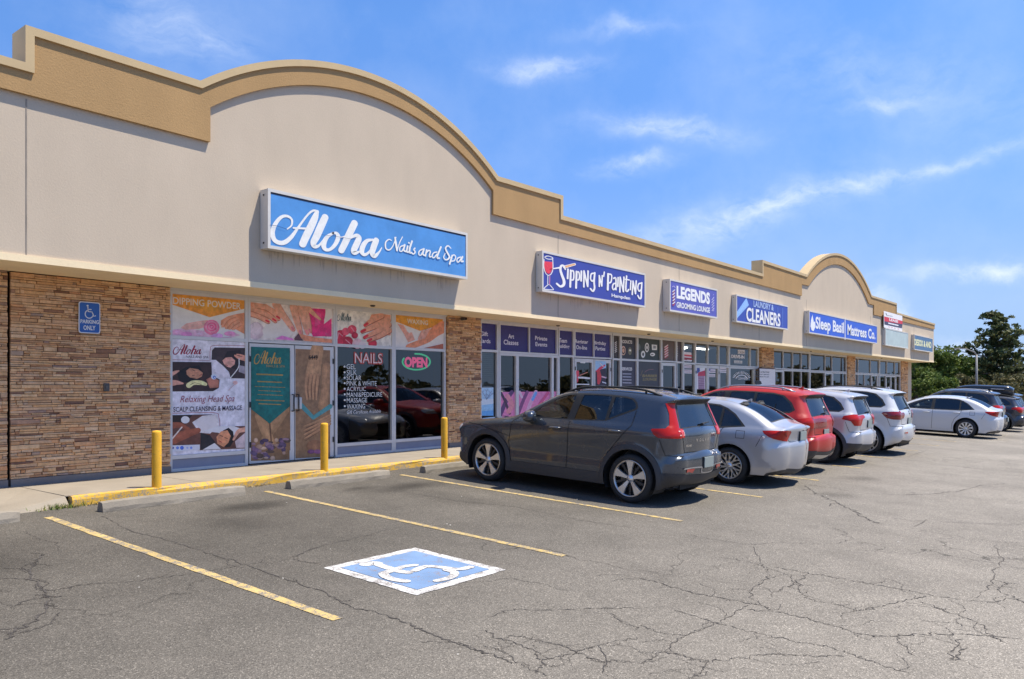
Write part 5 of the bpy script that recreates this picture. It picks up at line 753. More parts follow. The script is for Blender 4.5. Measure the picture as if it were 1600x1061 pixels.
'doorvinyl': (12.155, 1.16, [('p',(0.305,0.162,0.076),[(7.963,2.063),(8.765,2.067),(8.765,0.031),(7.963,0.068)]),('s',(0.434,0.231,0.107),[(8.641,0.974,0.2295),(8.412,0.656,0.1943),(8.225,0.407,0.1282)]),('s',(0.491,0.262,0.122),[(8.152,0.858,0.1915),(8.262,0.566,0.1605),(8.412,0.332,0.1295)]),('s',(0.156,0.072,0.034),[(8.337,0.788,0.0258),(8.374,0.399,0.0258)]),('p',(0.305,0.181,0.216),[(8.265,0.187),(8.252,0.174),(8.219,0.168),(8.181,0.174),(8.157,0.187),(8.157,0.202),(8.181,0.211),(8.219,0.211),(8.252,0.202)]),('p',(0.127,0.08,0.156),[(8.354,0.112),(8.337,0.087),(8.294,0.076),(8.246,0.084),(8.214,0.108),(8.214,0.136),(8.246,0.156),(8.294,0.157),(8.337,0.14)]),('p',(0.305,0.181,0.216),[(8.443,0.301),(8.426,0.274),(8.383,0.262),(8.335,0.27),(8.303,0.295),(8.303,0.325),(8.335,0.345),(8.383,0.348),(8.426,0.33)]),('p',(0.578,0.381,0.262),[(8.216,0.119),(8.199,0.093),(8.156,0.081),(8.108,0.09),(8.076,0.114),(8.076,0.143),(8.108,0.163),(8.156,0.165),(8.199,0.147)]),('p',(0.089,0.054,0.107),[(8.233,0.382),(8.222,0.354),(8.194,0.34),(8.162,0.347),(8.142,0.372),(8.142,0.402),(8.162,0.424),(8.194,0.427),(8.222,0.411)]),('p',(0.089,0.054,0.107),[(8.698,0.282),(8.679,0.264),(8.634,0.256),(8.582,0.263),(8.548,0.281),(8.548,0.301),(8.582,0.314),(8.634,0.315),(8.679,0.302)]),('p',(0.117,0.068,0.054),[(8.417,0.367),(8.403,0.353),(8.37,0.348),(8.331,0.353),(8.306,0.365),(8.306,0.38),(8.331,0.391),(8.37,0.391),(8.403,0.382)]),('p',(0.089,0.054,0.107),[(8.683,0.22),(8.671,0.191),(8.642,0.177),(8.608,0.185),(8.587,0.211),(8.587,0.242),(8.608,0.265),(8.642,0.269),(8.671,0.251)]),('p',(0.216,0.117,0.202),[(8.583,0.31),(8.566,0.295),(8.523,0.289),(8.474,0.295),(8.442,0.31),(8.442,0.327),(8.474,0.338),(8.523,0.338),(8.566,0.327)]),('p',(0.117,0.068,0.054),[(8.472,0.275),(8.462,0.257),(8.437,0.249),(8.409,0.254),(8.39,0.27),(8.39,0.289),(8.409,0.303),(8.437,0.305),(8.462,0.294)]),('p',(0.089,0.054,0.107),[(8.639,0.388),(8.625,0.358),(8.591,0.343),(8.552,0.351),(8.527,0.378),(8.527,0.411),(8.552,0.435),(8.591,0.439),(8.625,0.421)]),('p',(0.216,0.117,0.202),[(8.432,0.263),(8.42,0.233),(8.39,0.218),(8.356,0.226),(8.334,0.253),(8.334,0.286),(8.356,0.31),(8.39,0.313),(8.42,0.295)]),('p',(0.305,0.181,0.216),[(8.099,0.132),(8.084,0.113),(8.047,0.104),(8.005,0.111),(7.978,0.13),(7.978,0.151),(8.005,0.166),(8.047,0.167),(8.084,0.153)]),('p',(0.305,0.181,0.216),[(8.297,0.176),(8.285,0.154),(8.256,0.144),(8.224,0.15),(8.202,0.17),(8.202,0.194),(8.224,0.211),(8.256,0.213),(8.285,0.199)]),('p',(0.578,0.381,0.262),[(8.105,0.424),(8.095,0.399),(8.069,0.386),(8.04,0.392),(8.021,0.415),(8.021,0.443),(8.04,0.463),(8.069,0.467),(8.095,0.451)]),('p',(0.216,0.117,0.202),[(8.713,0.37),(8.693,0.353),(8.645,0.346),(8.59,0.352),(8.554,0.369),(8.554,0.388),(8.59,0.401),(8.645,0.401),(8.693,0.389)]),('p',(0.127,0.08,0.156),[(8.094,0.207),(8.076,0.178),(8.032,0.165),(7.982,0.174),(7.949,0.2),(7.949,0.232),(7.982,0.254),(8.032,0.256),(8.076,0.237)]),('p',(0.434,0.262,0.188),[(8.538,0.307),(8.526,0.289),(8.496,0.281),(8.462,0.287),(8.44,0.303),(8.44,0.323),(8.462,0.337),(8.496,0.338),(8.526,0.327)]),('p',(0.305,0.181,0.216),[(8.646,0.271),(8.626,0.248),(8.578,0.238),(8.523,0.246),(8.488,0.268),(8.488,0.294),(8.523,0.312),(8.578,0.313),(8.626,0.297)]),('p',(0.089,0.054,0.107),[(8.119,0.232),(8.102,0.216),(8.057,0.209),(8.007,0.216),(7.975,0.232),(7.975,0.251),(8.007,0.263),(8.057,0.263),(8.102,0.251)]),('p',(0.578,0.381,0.262),[(8.317,0.1),(8.305,0.088),(8.276,0.083),(8.242,0.088),(8.221,0.1),(8.221,0.113),(8.242,0.122),(8.276,0.122),(8.305,0.113)]),('p',(0.127,0.08,0.156),[(8.394,0.303),(8.377,0.272),(8.334,0.259),(8.285,0.267),(8.253,0.295),(8.253,0.327),(8.285,0.351),(8.334,0.354),(8.377,0.335)]),('p',(0.216,0.117,0.202),[(8.111,0.108),(8.099,0.092),(8.068,0.086),(8.032,0.092),(8.009,0.106),(8.009,0.123),(8.032,0.135),(8.068,0.135),(8.099,0.125)]),('p',(0.127,0.08,0.156),[(8.094,0.193),(8.08,0.164),(8.044,0.15),(8.003,0.159),(7.977,0.185),(7.977,0.217),(8.003,0.239),(8.044,0.242),(8.08,0.224)]),('p',(0.216,0.117,0.202),[(8.062,0.279),(8.052,0.25),(8.025,0.235),(7.996,0.243),(7.976,0.269),(7.976,0.301),(7.996,0.325),(8.025,0.329),(8.052,0.311)]),('p',(0.127,0.08,0.156),[(8.695,0.31),(8.675,0.286),(8.624,0.276),(8.567,0.284),(8.53,0.307),(8.53,0.333),(8.567,0.351),(8.624,0.353),(8.675,0.336)]),('p',(0.305,0.181,0.216),[(8.392,0.346),(8.38,0.333),(8.348,0.328),(8.312,0.333),(8.288,0.345),(8.288,0.359),(8.312,0.368),(8.348,0.368),(8.38,0.36)]),('p',(0.117,0.068,0.054),[(8.367,0.206),(8.355,0.19),(8.322,0.183),(8.286,0.189),(8.262,0.204),(8.262,0.221),(8.286,0.233),(8.322,0.234),(8.355,0.223)]),('p',(0.305,0.181,0.216),[(8.055,0.361),(8.045,0.345),(8.019,0.338),(7.989,0.343),(7.97,0.357),(7.97,0.374),(7.989,0.386),(8.019,0.388),(8.045,0.378)]),('p',(0.305,0.181,0.216),[(8.343,0.342),(8.331,0.313),(8.302,0.3),(8.269,0.307),(8.247,0.332),(8.247,0.363),(8.269,0.385),(8.302,0.388),(8.331,0.371)]),('p',(0.578,0.381,0.262),[(8.458,0.079),(8.445,0.051),(8.414,0.038),(8.378,0.046),(8.354,0.071),(8.354,0.103),(8.378,0.125),(8.414,0.128),(8.445,0.11)]),('p',(0.434,0.262,0.188),[(8.674,0.161),(8.666,0.141),(8.644,0.132),(8.619,0.138),(8.603,0.155),(8.603,0.176),(8.619,0.191),(8.644,0.193),(8.666,0.181)]),('p',(0.117,0.068,0.054),[(8.217,0.137),(8.199,0.109),(8.154,0.097),(8.104,0.106),(8.07,0.132),(8.07,0.163),(8.104,0.185),(8.154,0.187),(8.199,0.168)]),('p',(0.578,0.381,0.262),[(8.28,0.273),(8.262,0.255),(8.217,0.249),(8.166,0.255),(8.132,0.272),(8.132,0.291),(8.166,0.304),(8.217,0.304),(8.262,0.292)]),('p',(0.117,0.068,0.054),[(8.444,0.198),(8.428,0.182),(8.388,0.175),(8.343,0.181),(8.313,0.197),(8.313,0.216),(8.343,0.228),(8.388,0.229),(8.428,0.217)]),('p',(0.117,0.068,0.054),[(8.788,0.383),(8.768,0.353),(8.718,0.339),(8.662,0.348),(8.625,0.375),(8.625,0.408),(8.662,0.431),(8.718,0.434),(8.768,0.415)]),('p',(0.434,0.262,0.188),[(8.189,0.305),(8.175,0.279),(8.138,0.267),(8.096,0.275),(8.069,0.298),(8.069,0.326),(8.096,0.346),(8.138,0.348),(8.175,0.332)]),('p',(0.578,0.381,0.262),[(8.524,0.402),(8.514,0.378),(8.489,0.366),(8.46,0.372),(8.442,0.393),(8.442,0.419),(8.46,0.438),(8.489,0.441),(8.514,0.427)]),('p',(0.216,0.117,0.202),[(8.387,0.289),(8.375,0.263),(8.344,0.25),(8.308,0.258),(8.285,0.281),(8.285,0.31),(8.308,0.331),(8.344,0.334),(8.375,0.318)]),('p',(0.305,0.181,0.216),[(8.757,0.406),(8.738,0.392),(8.691,0.387),(8.638,0.393),(8.603,0.406),(8.603,0.422),(8.638,0.433),(8.691,0.432),(8.738,0.422)]),('p',(0.089,0.054,0.107),[(8.605,0.284),(8.595,0.271),(8.568,0.266),(8.537,0.27),(8.517,0.282),(8.517,0.297),(8.537,0.307),(8.568,0.307),(8.595,0.298)]),('p',(0.305,0.181,0.216),[(8.177,0.232),(8.16,0.21),(8.118,0.201),(8.07,0.208),(8.039,0.229),(8.039,0.253),(8.07,0.269),(8.118,0.27),(8.16,0.255)]),('p',(0.089,0.054,0.107),[(8.369,0.248),(8.361,0.235),(8.34,0.23),(8.316,0.234),(8.301,0.245),(8.301,0.259),(8.316,0.269),(8.34,0.27),(8.361,0.261)]),('p',(0.216,0.117,0.202),[(8.115,0.252),(8.104,0.226),(8.078,0.214),(8.048,0.221),(8.028,0.244),(8.028,0.272),(8.048,0.292),(8.078,0.295),(8.104,0.279)]),('p',(0.127,0.08,0.156),[(8.312,0.168),(8.298,0.156),(8.263,0.152),(8.224,0.157),(8.198,0.169),(8.198,0.182),(8.224,0.19),(8.263,0.19),(8.298,0.181)]),('p',(0.089,0.054,0.107),[(8.321,0.408),(8.302,0.388),(8.255,0.38),(8.202,0.387),(8.167,0.405),(8.167,0.427),(8.202,0.442),(8.255,0.443),(8.302,0.43)]),('p',(0.007,0.162,0.144),[(7.963,2.063),(8.765,2.067),(8.765,1.005),(8.337,0.707),(7.963,0.974)]),('s',(0.552,0.305,0.065),[(8.101,1.858,0.0051),(8.122,1.884,0.0063),(8.123,1.92,0.0089),(8.101,1.936,0.0114),(8.071,1.924,0.0126),(8.041,1.876,0.0151),(8.027,1.821,0.0176),(8.039,1.775,0.0189),(8.078,1.769,0.0189),(8.118,1.809,0.0152),(8.158,1.883,0.0089),(8.202,1.963,0.0076),(8.231,1.997,0.0089),(8.255,1.999,0.0102)]),('s',(0.552,0.305,0.065),[(8.252,1.994,0.0153),(8.24,1.953,0.0255),(8.218,1.891,0.0293),(8.194,1.829,0.0292),(8.178,1.78,0.0279)]),('s',(0.552,0.305,0.065),[(8.133,1.871,0.0076),(8.194,1.88,0.0089)]),('s',(0.552,0.305,0.065),[(8.293,1.971,0.0268),(8.272,1.911,0.0294),(8.247,1.84,0.028),(8.233,1.802,0.0242),(8.238,1.78,0.0191),(8.261,1.79,0.0102),(8.284,1.832,0.0038)]),('s',(0.552,0.305,0.065),[(8.334,1.883,0.009),(8.302,1.849,0.0153),(8.286,1.804,0.0204),(8.291,1.775,0.0179),(8.316,1.776,0.0128),(8.343,1.811,0.0154),(8.36,1.859,0.018),(8.352,1.883,0.0141),(8.331,1.88,0.0077)]),('s',(0.552,0.305,0.065),[(8.36,1.868,0.0064),(8.379,1.865,0.0051),(8.409,1.887,0.0039)]),('s',(0.552,0.305,0.065),[(8.445,1.965,0.0284),(8.42,1.9,0.0283),(8.393,1.825,0.027),(8.375,1.782,0.0257)]),('s',(0.552,0.305,0.065),[(8.387,1.806,0.0051),(8.416,1.861,0.0077),(8.453,1.891,0.0155),(8.468,1.878,0.0232),(8.454,1.833,0.0258),(8.439,1.792,0.0232),(8.448,1.781,0.0168),(8.477,1.8,0.0052)]),('s',(0.552,0.305,0.065),[(8.541,1.882,0.0091),(8.511,1.87,0.0155),(8.489,1.834,0.0207),(8.483,1.796,0.0207),(8.497,1.78,0.0142),(8.522,1.804,0.0091),(8.545,1.852,0.0078)]),('s',(0.552,0.305,0.065),[(8.558,1.882,0.0246),(8.545,1.838,0.0259),(8.537,1.799,0.0233),(8.549,1.782,0.0181),(8.574,1.813,0.0078),(8.587,1.842,0.0039)]),('t',(0.515,0.305,0.08),'NAILS & SPA',8.27,1.711,0.39,0.045,0.0,0.0),('l',(0.434,0.262,0.072),[(8.079,1.585,0.0267),(8.12,1.584,0.0268)]),('l',(0.434,0.262,0.072),[(8.137,1.583,0.0268),(8.179,1.583,0.0268)]),('l',(0.434,0.262,0.072),[(8.196,1.582,0.0269),(8.238,1.581,0.0269)]),('l',(0.434,0.262,0.072),[(8.256,1.581,0.027),(8.298,1.58,0.027)]),('l',(0.434,0.262,0.072),[(8.316,1.579,0.0271),(8.358,1.579,0.0271)]),('l',(0.434,0.262,0.072),[(8.376,1.578,0.0271),(8.419,1.577,0.0272)]),('l',(0.434,0.262,0.072),[(8.437,1.577,0.0272),(8.479,1.576,0.0273)]),('l',(0.434,0.262,0.072),[(8.498,1.576,0.0273),(8.541,1.575,0.0274)]),('l',(0.434,0.262,0.072),[(8.559,1.574,0.0274),(8.603,1.573,0.0275)]),('l',(0.434,0.262,0.072),[(8.097,1.458,0.021),(8.135,1.456,0.021)]),('l',(0.434,0.262,0.072),[(8.152,1.456,0.0211),(8.19,1.455,0.0211)]),('l',(0.434,0.262,0.072),[(8.207,1.454,0.0211),(8.245,1.453,0.0212)]),('l',(0.434,0.262,0.072),[(8.262,1.452,0.0212),(8.301,1.451,0.0212)]),('l',(0.434,0.262,0.072),[(8.318,1.451,0.0213),(8.357,1.45,0.0213)]),('l',(0.434,0.262,0.072),[(8.374,1.449,0.0213),(8.413,1.448,0.0214)]),('l',(0.434,0.262,0.072),[(8.43,1.447,0.0214),(8.47,1.446,0.0214)]),('l',(0.434,0.262,0.072),[(8.487,1.445,0.0215),(8.527,1.444,0.0215)]),('l',(0.434,0.262,0.072),[(8.544,1.444,0.0215),(8.585,1.442,0.0216)]),('l',(0.434,0.262,0.072),[(8.042,1.369,0.0114),(8.09,1.367,0.0114)]),('l',(0.434,0.262,0.072),[(8.111,1.367,0.0115),(8.159,1.365,0.0115)]),('l',(0.434,0.262,0.072),[(8.18,1.365,0.0115),(8.229,1.363,0.0115)]),('l',(0.434,0.262,0.072),[(8.25,1.363,0.0116),(8.299,1.361,0.0116)]),('l',(0.434,0.262,0.072),[(8.32,1.36,0.0116),(8.369,1.359,0.0116)]),('l',(0.434,0.262,0.072),[(8.391,1.358,0.0116),(8.441,1.357,0.0117)]),('l',(0.434,0.262,0.072),[(8.462,1.356,0.0117),(8.512,1.355,0.0117)]),('l',(0.434,0.262,0.072),[(8.534,1.354,0.0117),(8.585,1.353,0.0118)]),('l',(0.434,0.262,0.072),[(8.606,1.352,0.0118),(8.657,1.351,0.0118)]),('l',(0.434,0.262,0.072),[(8.115,1.298,0.0115),(8.151,1.297,0.0115)]),('l',(0.434,0.262,0.072),[(8.166,1.296,0.0115),(8.202,1.295,0.0115)]),('l',(0.434,0.262,0.072),[(8.217,1.294,0.0115),(8.253,1.293,0.0116)]),('l',(0.434,0.262,0.072),[(8.268,1.292,0.0116),(8.304,1.29,0.0116)]),('l',(0.434,0.262,0.072),[(8.32,1.29,0.0116),(8.356,1.288,0.0116)]),('l',(0.434,0.262,0.072),[(8.372,1.287,0.0116),(8.408,1.286,0.0117)]),('l',(0.434,0.262,0.072),[(8.424,1.285,0.0117),(8.461,1.284,0.0117)]),('l',(0.434,0.262,0.072),[(8.477,1.283,0.0117),(8.514,1.281,0.0117)]),('l',(0.434,0.262,0.072),[(8.53,1.281,0.0117),(8.567,1.279,0.0118)]),('l',(0.434,0.262,0.072),[(8.097,1.229,0.0115),(8.137,1.227,0.0115)]),('l',(0.434,0.262,0.072),[(8.154,1.226,0.0115),(8.194,1.224,0.0115)]),('l',(0.434,0.262,0.072),[(8.211,1.224,0.0115),(8.251,1.222,0.0116)]),('l',(0.434,0.262,0.072),[(8.268,1.221,0.0116),(8.309,1.219,0.0116)]),('l',(0.434,0.262,0.072),[(8.326,1.219,0.0116),(8.367,1.217,0.0116)]),('l',(0.434,0.262,0.072),[(8.384,1.216,0.0116),(8.425,1.215,0.0117)]),('l',(0.434,0.262,0.072),[(8.443,1.214,0.0117),(8.484,1.212,0.0117)]),('l',(0.434,0.262,0.072),[(8.502,1.211,0.0117),(8.544,1.209,0.0117)]),('l',(0.434,0.262,0.072),[(8.561,1.209,0.0118),(8.603,1.207,0.0118)]),('l',(0.434,0.262,0.072),[(8.061,1.13,0.0171),(8.106,1.128,0.0172)]),('l',(0.434,0.262,0.072),[(8.125,1.128,0.0172),(8.171,1.126,0.0173)]),('l',(0.434,0.262,0.072),[(8.19,1.125,0.0173),(8.236,1.123,0.0173)]),('l',(0.434,0.262,0.072),[(8.256,1.122,0.0173),(8.302,1.12,0.0174)]),('l',(0.434,0.262,0.072),[(8.322,1.119,0.0174),(8.369,1.117,0.0174)]),('l',(0.434,0.262,0.072),[(8.389,1.116,0.0175),(8.436,1.114,0.0175)]),('l',(0.434,0.262,0.072),[(8.456,1.113,0.0175),(8.503,1.111,0.0176)]),('l',(0.434,0.262,0.072),[(8.523,1.11,0.0176),(8.571,1.108,0.0176)]),('l',(0.434,0.262,0.072),[(8.591,1.107,0.0177),(8.639,1.105,0.0177)]),('l',(0.434,0.262,0.072),[(8.115,1.066,0.0172),(8.151,1.064,0.0172)]),('l',(0.434,0.262,0.072),[(8.166,1.063,0.0172),(8.202,1.061,0.0173)]),('l',(0.434,0.262,0.072),[(8.217,1.06,0.0173),(8.253,1.058,0.0173)]),('l',(0.434,0.262,0.072),[(8.268,1.057,0.0173),(8.304,1.055,0.0174)]),('l',(0.434,0.262,0.072),[(8.32,1.054,0.0174),(8.356,1.052,0.0174)]),('l',(0.434,0.262,0.072),[(8.372,1.052,0.0174),(8.408,1.05,0.0175)]),('l',(0.434,0.262,0.072),[(8.424,1.049,0.0175),(8.461,1.047,0.0175)]),('l',(0.434,0.262,0.072),[(8.477,1.046,0.0175),(8.514,1.044,0.0176)]),('l',(0.434,0.262,0.072),[(8.53,1.043,0.0176),(8.567,1.041,0.0176)])]),
'doorvinyl2': (12.155, 1.22, [('p',(0.314,0.175,0.089),[(8.891,2.059),(9.687,2.06),(9.687,0.022),(8.891,0.045)]),('s',(0.503,0.27,0.133),[(9.385,2.07,0.2388),(9.33,1.809,0.2518),(9.281,1.571,0.285)]),('s',(0.468,0.238,0.117),[(9.157,1.586,0.0641),(9.125,1.334,0.0538),(9.149,1.125,0.0303)]),('s',(0.181,0.08,0.04),[(9.198,1.57,0.0101),(9.165,1.333,0.0101),(9.186,1.165,0.0101)]),('s',(0.468,0.238,0.117),[(9.239,1.587,0.0643),(9.206,1.333,0.0541),(9.219,1.124,0.0304)]),('s',(0.181,0.08,0.04),[(9.281,1.571,0.0102),(9.248,1.333,0.0102),(9.256,1.164,0.0102)]),('s',(0.468,0.238,0.117),[(9.322,1.588,0.0646),(9.289,1.333,0.0543),(9.289,1.123,0.0306)]),('s',(0.181,0.08,0.04),[(9.364,1.571,0.0102),(9.33,1.333,0.0102),(9.326,1.163,0.0102)]),('s',(0.468,0.238,0.117),[(9.406,1.589,0.0649),(9.372,1.333,0.0546),(9.36,1.122,0.0307)]),('s',(0.181,0.08,0.04),[(9.448,1.572,0.0103),(9.414,1.333,0.0103),(9.397,1.162,0.0102)]),('s',(0.434,0.223,0.107),[(9.596,1.746,0.1587),(9.566,1.298,0.1516),(9.511,0.989,0.1786)]),('l',(0.098,0.305,0.305),[(8.955,1.074,0.0867),(9.289,0.783,0.0883),(9.687,0.985,0.0901)]),('s',(0.445,0.231,0.112),[(9.669,0.806,0.0623),(9.364,0.702,0.0511),(9.084,0.629,0.0269)]),('s',(0.162,0.072,0.037),[(9.669,0.774,0.0087),(9.364,0.668,0.0085),(9.116,0.594,0.0084)]),('s',(0.445,0.231,0.112),[(9.669,0.754,0.0623),(9.364,0.641,0.0511),(9.084,0.551,0.0269)]),('s',(0.162,0.072,0.037),[(9.669,0.722,0.0087),(9.364,0.607,0.0085),(9.116,0.516,0.0084)]),('s',(0.445,0.231,0.112),[(9.669,0.702,0.0623),(9.364,0.58,0.0511),(9.084,0.474,0.0269)]),('s',(0.162,0.072,0.037),[(9.669,0.671,0.0087),(9.364,0.546,0.0085),(9.116,0.439,0.0084)]),('s',(0.445,0.231,0.112),[(9.669,0.65,0.0623),(9.364,0.518,0.0511),(9.084,0.397,0.0269)]),('s',(0.162,0.072,0.037),[(9.669,0.619,0.0087),(9.364,0.484,0.0085),(9.116,0.361,0.0084)]),('p',(0.305,0.141,0.07),[(9.515,0.233),(9.496,0.181),(9.442,0.141),(9.365,0.123),(9.28,0.128),(9.204,0.157),(9.151,0.202),(9.133,0.256),(9.151,0.308),(9.204,0.347),(9.28,0.366),(9.365,0.362),(9.442,0.334),(9.496,0.288)]),('p',(0.188,0.061,0.156),[(9.322,0.143),(9.314,0.126),(9.291,0.113),(9.258,0.107),(9.221,0.11),(9.188,0.12),(9.165,0.135),(9.157,0.154),(9.165,0.171),(9.188,0.183),(9.221,0.189),(9.258,0.187),(9.291,0.177),(9.314,0.161)]),('p',(0.305,0.102,0.223),[(9.469,0.133),(9.46,0.116),(9.437,0.103),(9.403,0.097),(9.366,0.1),(9.333,0.11),(9.31,0.126),(9.301,0.144),(9.31,0.161),(9.333,0.174),(9.366,0.18),(9.403,0.177),(9.437,0.167),(9.46,0.151)]),('p',(0.188,0.061,0.156),[(9.618,0.123),(9.609,0.106),(9.585,0.093),(9.551,0.087),(9.513,0.09),(9.479,0.1),(9.456,0.116),(9.448,0.134),(9.456,0.152),(9.479,0.165),(9.513,0.17),(9.551,0.168),(9.585,0.158),(9.609,0.142)]),('t',(0.034,0.025,0.018),'6449',9.182,1.869,0.207,0.088,0.02,0.0)]),
'naillist': (12.192, 1.27, [('t',(0.402,0.045,0.032),'NAILS',10.302,1.813,0.77,0.241,0.05,0.0),('t',(0.855,0.807,0.753),'NAILS',10.33,1.836,0.712,0.195,-0.01,0.0),('t',(0.73,0.716,0.672),'GEL',10.116,1.707,0.232,0.1,0.0,0.0),('p',(0.73,0.716,0.672),[(10.091,1.755),(10.088,1.746),(10.081,1.74),(10.071,1.736),(10.06,1.735),(10.051,1.739),(10.044,1.746),(10.041,1.754),(10.044,1.763),(10.051,1.769),(10.06,1.773),(10.071,1.774),(10.081,1.77),(10.088,1.763)]),('t',(0.73,0.716,0.672),'SILK',10.116,1.596,0.256,0.096,0.0,0.0),('p',(0.73,0.716,0.672),[(10.091,1.643),(10.088,1.635),(10.081,1.628),(10.071,1.624),(10.06,1.624),(10.051,1.628),(10.044,1.634),(10.041,1.643),(10.044,1.651),(10.051,1.658),(10.06,1.662),(10.071,1.662),(10.081,1.658),(10.088,1.652)]),('t',(0.73,0.716,0.672),'SOLAR',10.116,1.489,0.372,0.096,0.0,0.0),('p',(0.73,0.716,0.672),[(10.091,1.537),(10.088,1.528),(10.081,1.522),(10.071,1.518),(10.06,1.518),(10.051,1.521),(10.044,1.528),(10.041,1.537),(10.044,1.545),(10.051,1.552),(10.06,1.556),(10.071,1.556),(10.081,1.552),(10.088,1.545)]),('t',(0.73,0.716,0.672),'PINK & WHITE',10.116,1.382,0.778,0.091,0.0,0.0),('p',(0.73,0.716,0.672),[(10.091,1.431),(10.088,1.422),(10.081,1.415),(10.071,1.412),(10.06,1.412),(10.051,1.415),(10.044,1.422),(10.041,1.43),(10.044,1.439),(10.051,1.446),(10.06,1.45),(10.071,1.45),(10.081,1.446),(10.088,1.439)]),('t',(0.73,0.716,0.672),'ACRYLIC',10.116,1.272,0.49,0.09,0.0,0.0),('p',(0.73,0.716,0.672),[(10.091,1.321),(10.088,1.312),(10.081,1.305),(10.071,1.302),(10.06,1.302),(10.051,1.306),(10.044,1.312),(10.041,1.321),(10.044,1.329),(10.051,1.336),(10.06,1.34),(10.071,1.34),(10.081,1.336),(10.088,1.329)]),('t',(0.73,0.716,0.672),'MANI&PEDICURE',10.116,1.156,0.926,0.094,0.0,0.0),('p',(0.73,0.716,0.672),[(10.091,1.213),(10.088,1.204),(10.081,1.197),(10.071,1.194),(10.06,1.194),(10.051,1.198),(10.044,1.205),(10.041,1.213),(10.044,1.221),(10.051,1.228),(10.06,1.232),(10.071,1.232),(10.081,1.228),(10.088,1.221)]),('t',(0.73,0.716,0.672),'MASSAGE',10.116,1.046,0.523,0.093,0.0,0.0),('p',(0.73,0.716,0.672),[(10.091,1.099),(10.088,1.091),(10.081,1.084),(10.071,1.08),(10.06,1.081),(10.051,1.084),(10.044,1.091),(10.041,1.1),(10.044,1.108),(10.051,1.115),(10.06,1.119),(10.071,1.118),(10.081,1.114),(10.088,1.108)]),('t',(0.73,0.716,0.672),'WAXING',10.116,0.927,0.466,0.09,0.0,0.0),('p',(0.73,0.716,0.672),[(10.091,0.98),(10.088,0.972),(10.081,0.965),(10.071,0.962),(10.06,0.962),(10.051,0.966),(10.044,0.973),(10.041,0.981),(10.044,0.99),(10.051,0.996),(10.06,1.0),(10.071,1.0),(10.081,0.996),(10.088,0.989)]),('t',(0.578,0.552,0.527),'Gift Certificate Available',10.12,0.827,0.882,0.069,0,0.3)]),
'open': (12.22, 1.40, [('s',(0.038,0.515,0.223),[(12.018,2.067,0.0351),(12.126,2.068,0.0352),(12.23,2.058,0.0354),(12.323,2.036,0.0355),(12.398,2.005,0.0357),(12.45,1.966,0.0357),(12.474,1.922,0.0358),(12.469,1.876,0.0358),(12.435,1.832,0.0357),(12.375,1.792,0.0356),(12.294,1.76,0.0355),(12.196,1.738,0.0353),(12.09,1.727,0.0352),(11.982,1.727,0.035),(11.881,1.739,0.0348),(11.791,1.761,0.0347),(11.72,1.792,0.0346),(11.672,1.83,0.0345),(11.65,1.873,0.0345),(11.654,1.917,0.0345),(11.686,1.96,0.0345)]),('t',(0.839,0.107,0.262),'OPEN',11.701,1.772,0.69,0.226,0.05,0.0)]),
'gift': (12.192, 1.53, [('t',(0.807,0.776,0.839),'Gift',14.141,2.56,0.269,0.102,0.02,0.0),('t',(0.807,0.776,0.839),'Cards',14.086,2.393,0.413,0.103,0.02,0.0)]),
'art': (12.192, 1.59, [('t',(0.807,0.776,0.839),'Art',15.184,2.546,0.229,0.11,0.02,0.0),('t',(0.807,0.776,0.839),'Classes',15.002,2.388,0.586,0.121,0.02,0.0)]),
'private': (12.192, 1.67, [('t',(0.807,0.776,0.839),'Private',16.286,2.555,0.527,0.107,0.02,0.0),('t',(0.807,0.776,0.839),'Events',16.3,2.398,0.513,0.107,0.02,0.0)]),
'team': (12.192, 1.74, [('t',(0.807,0.776,0.839),'Team',17.358,2.537,0.373,0.117,0.02,0.0),('t',(0.807,0.776,0.839),'Building',17.307,2.364,0.539,0.132,0.02,0.0)]),
'register': (12.192, 1.79, [('t',(0.807,0.776,0.839),'Register',18.126,2.524,0.651,0.133,0.02,0.0),('t',(0.807,0.776,0.839),'On-line',18.175,2.386,0.546,0.114,0.02,0.0)]),
'birthday': (12.192, 1.85, [('t',(0.807,0.776,0.839),'Birthday',19.094,2.526,0.643,0.131,0.02,0.0),('t',(0.807,0.776,0.839),'Parties',19.162,2.391,0.527,0.112,0.02,0.0)]),
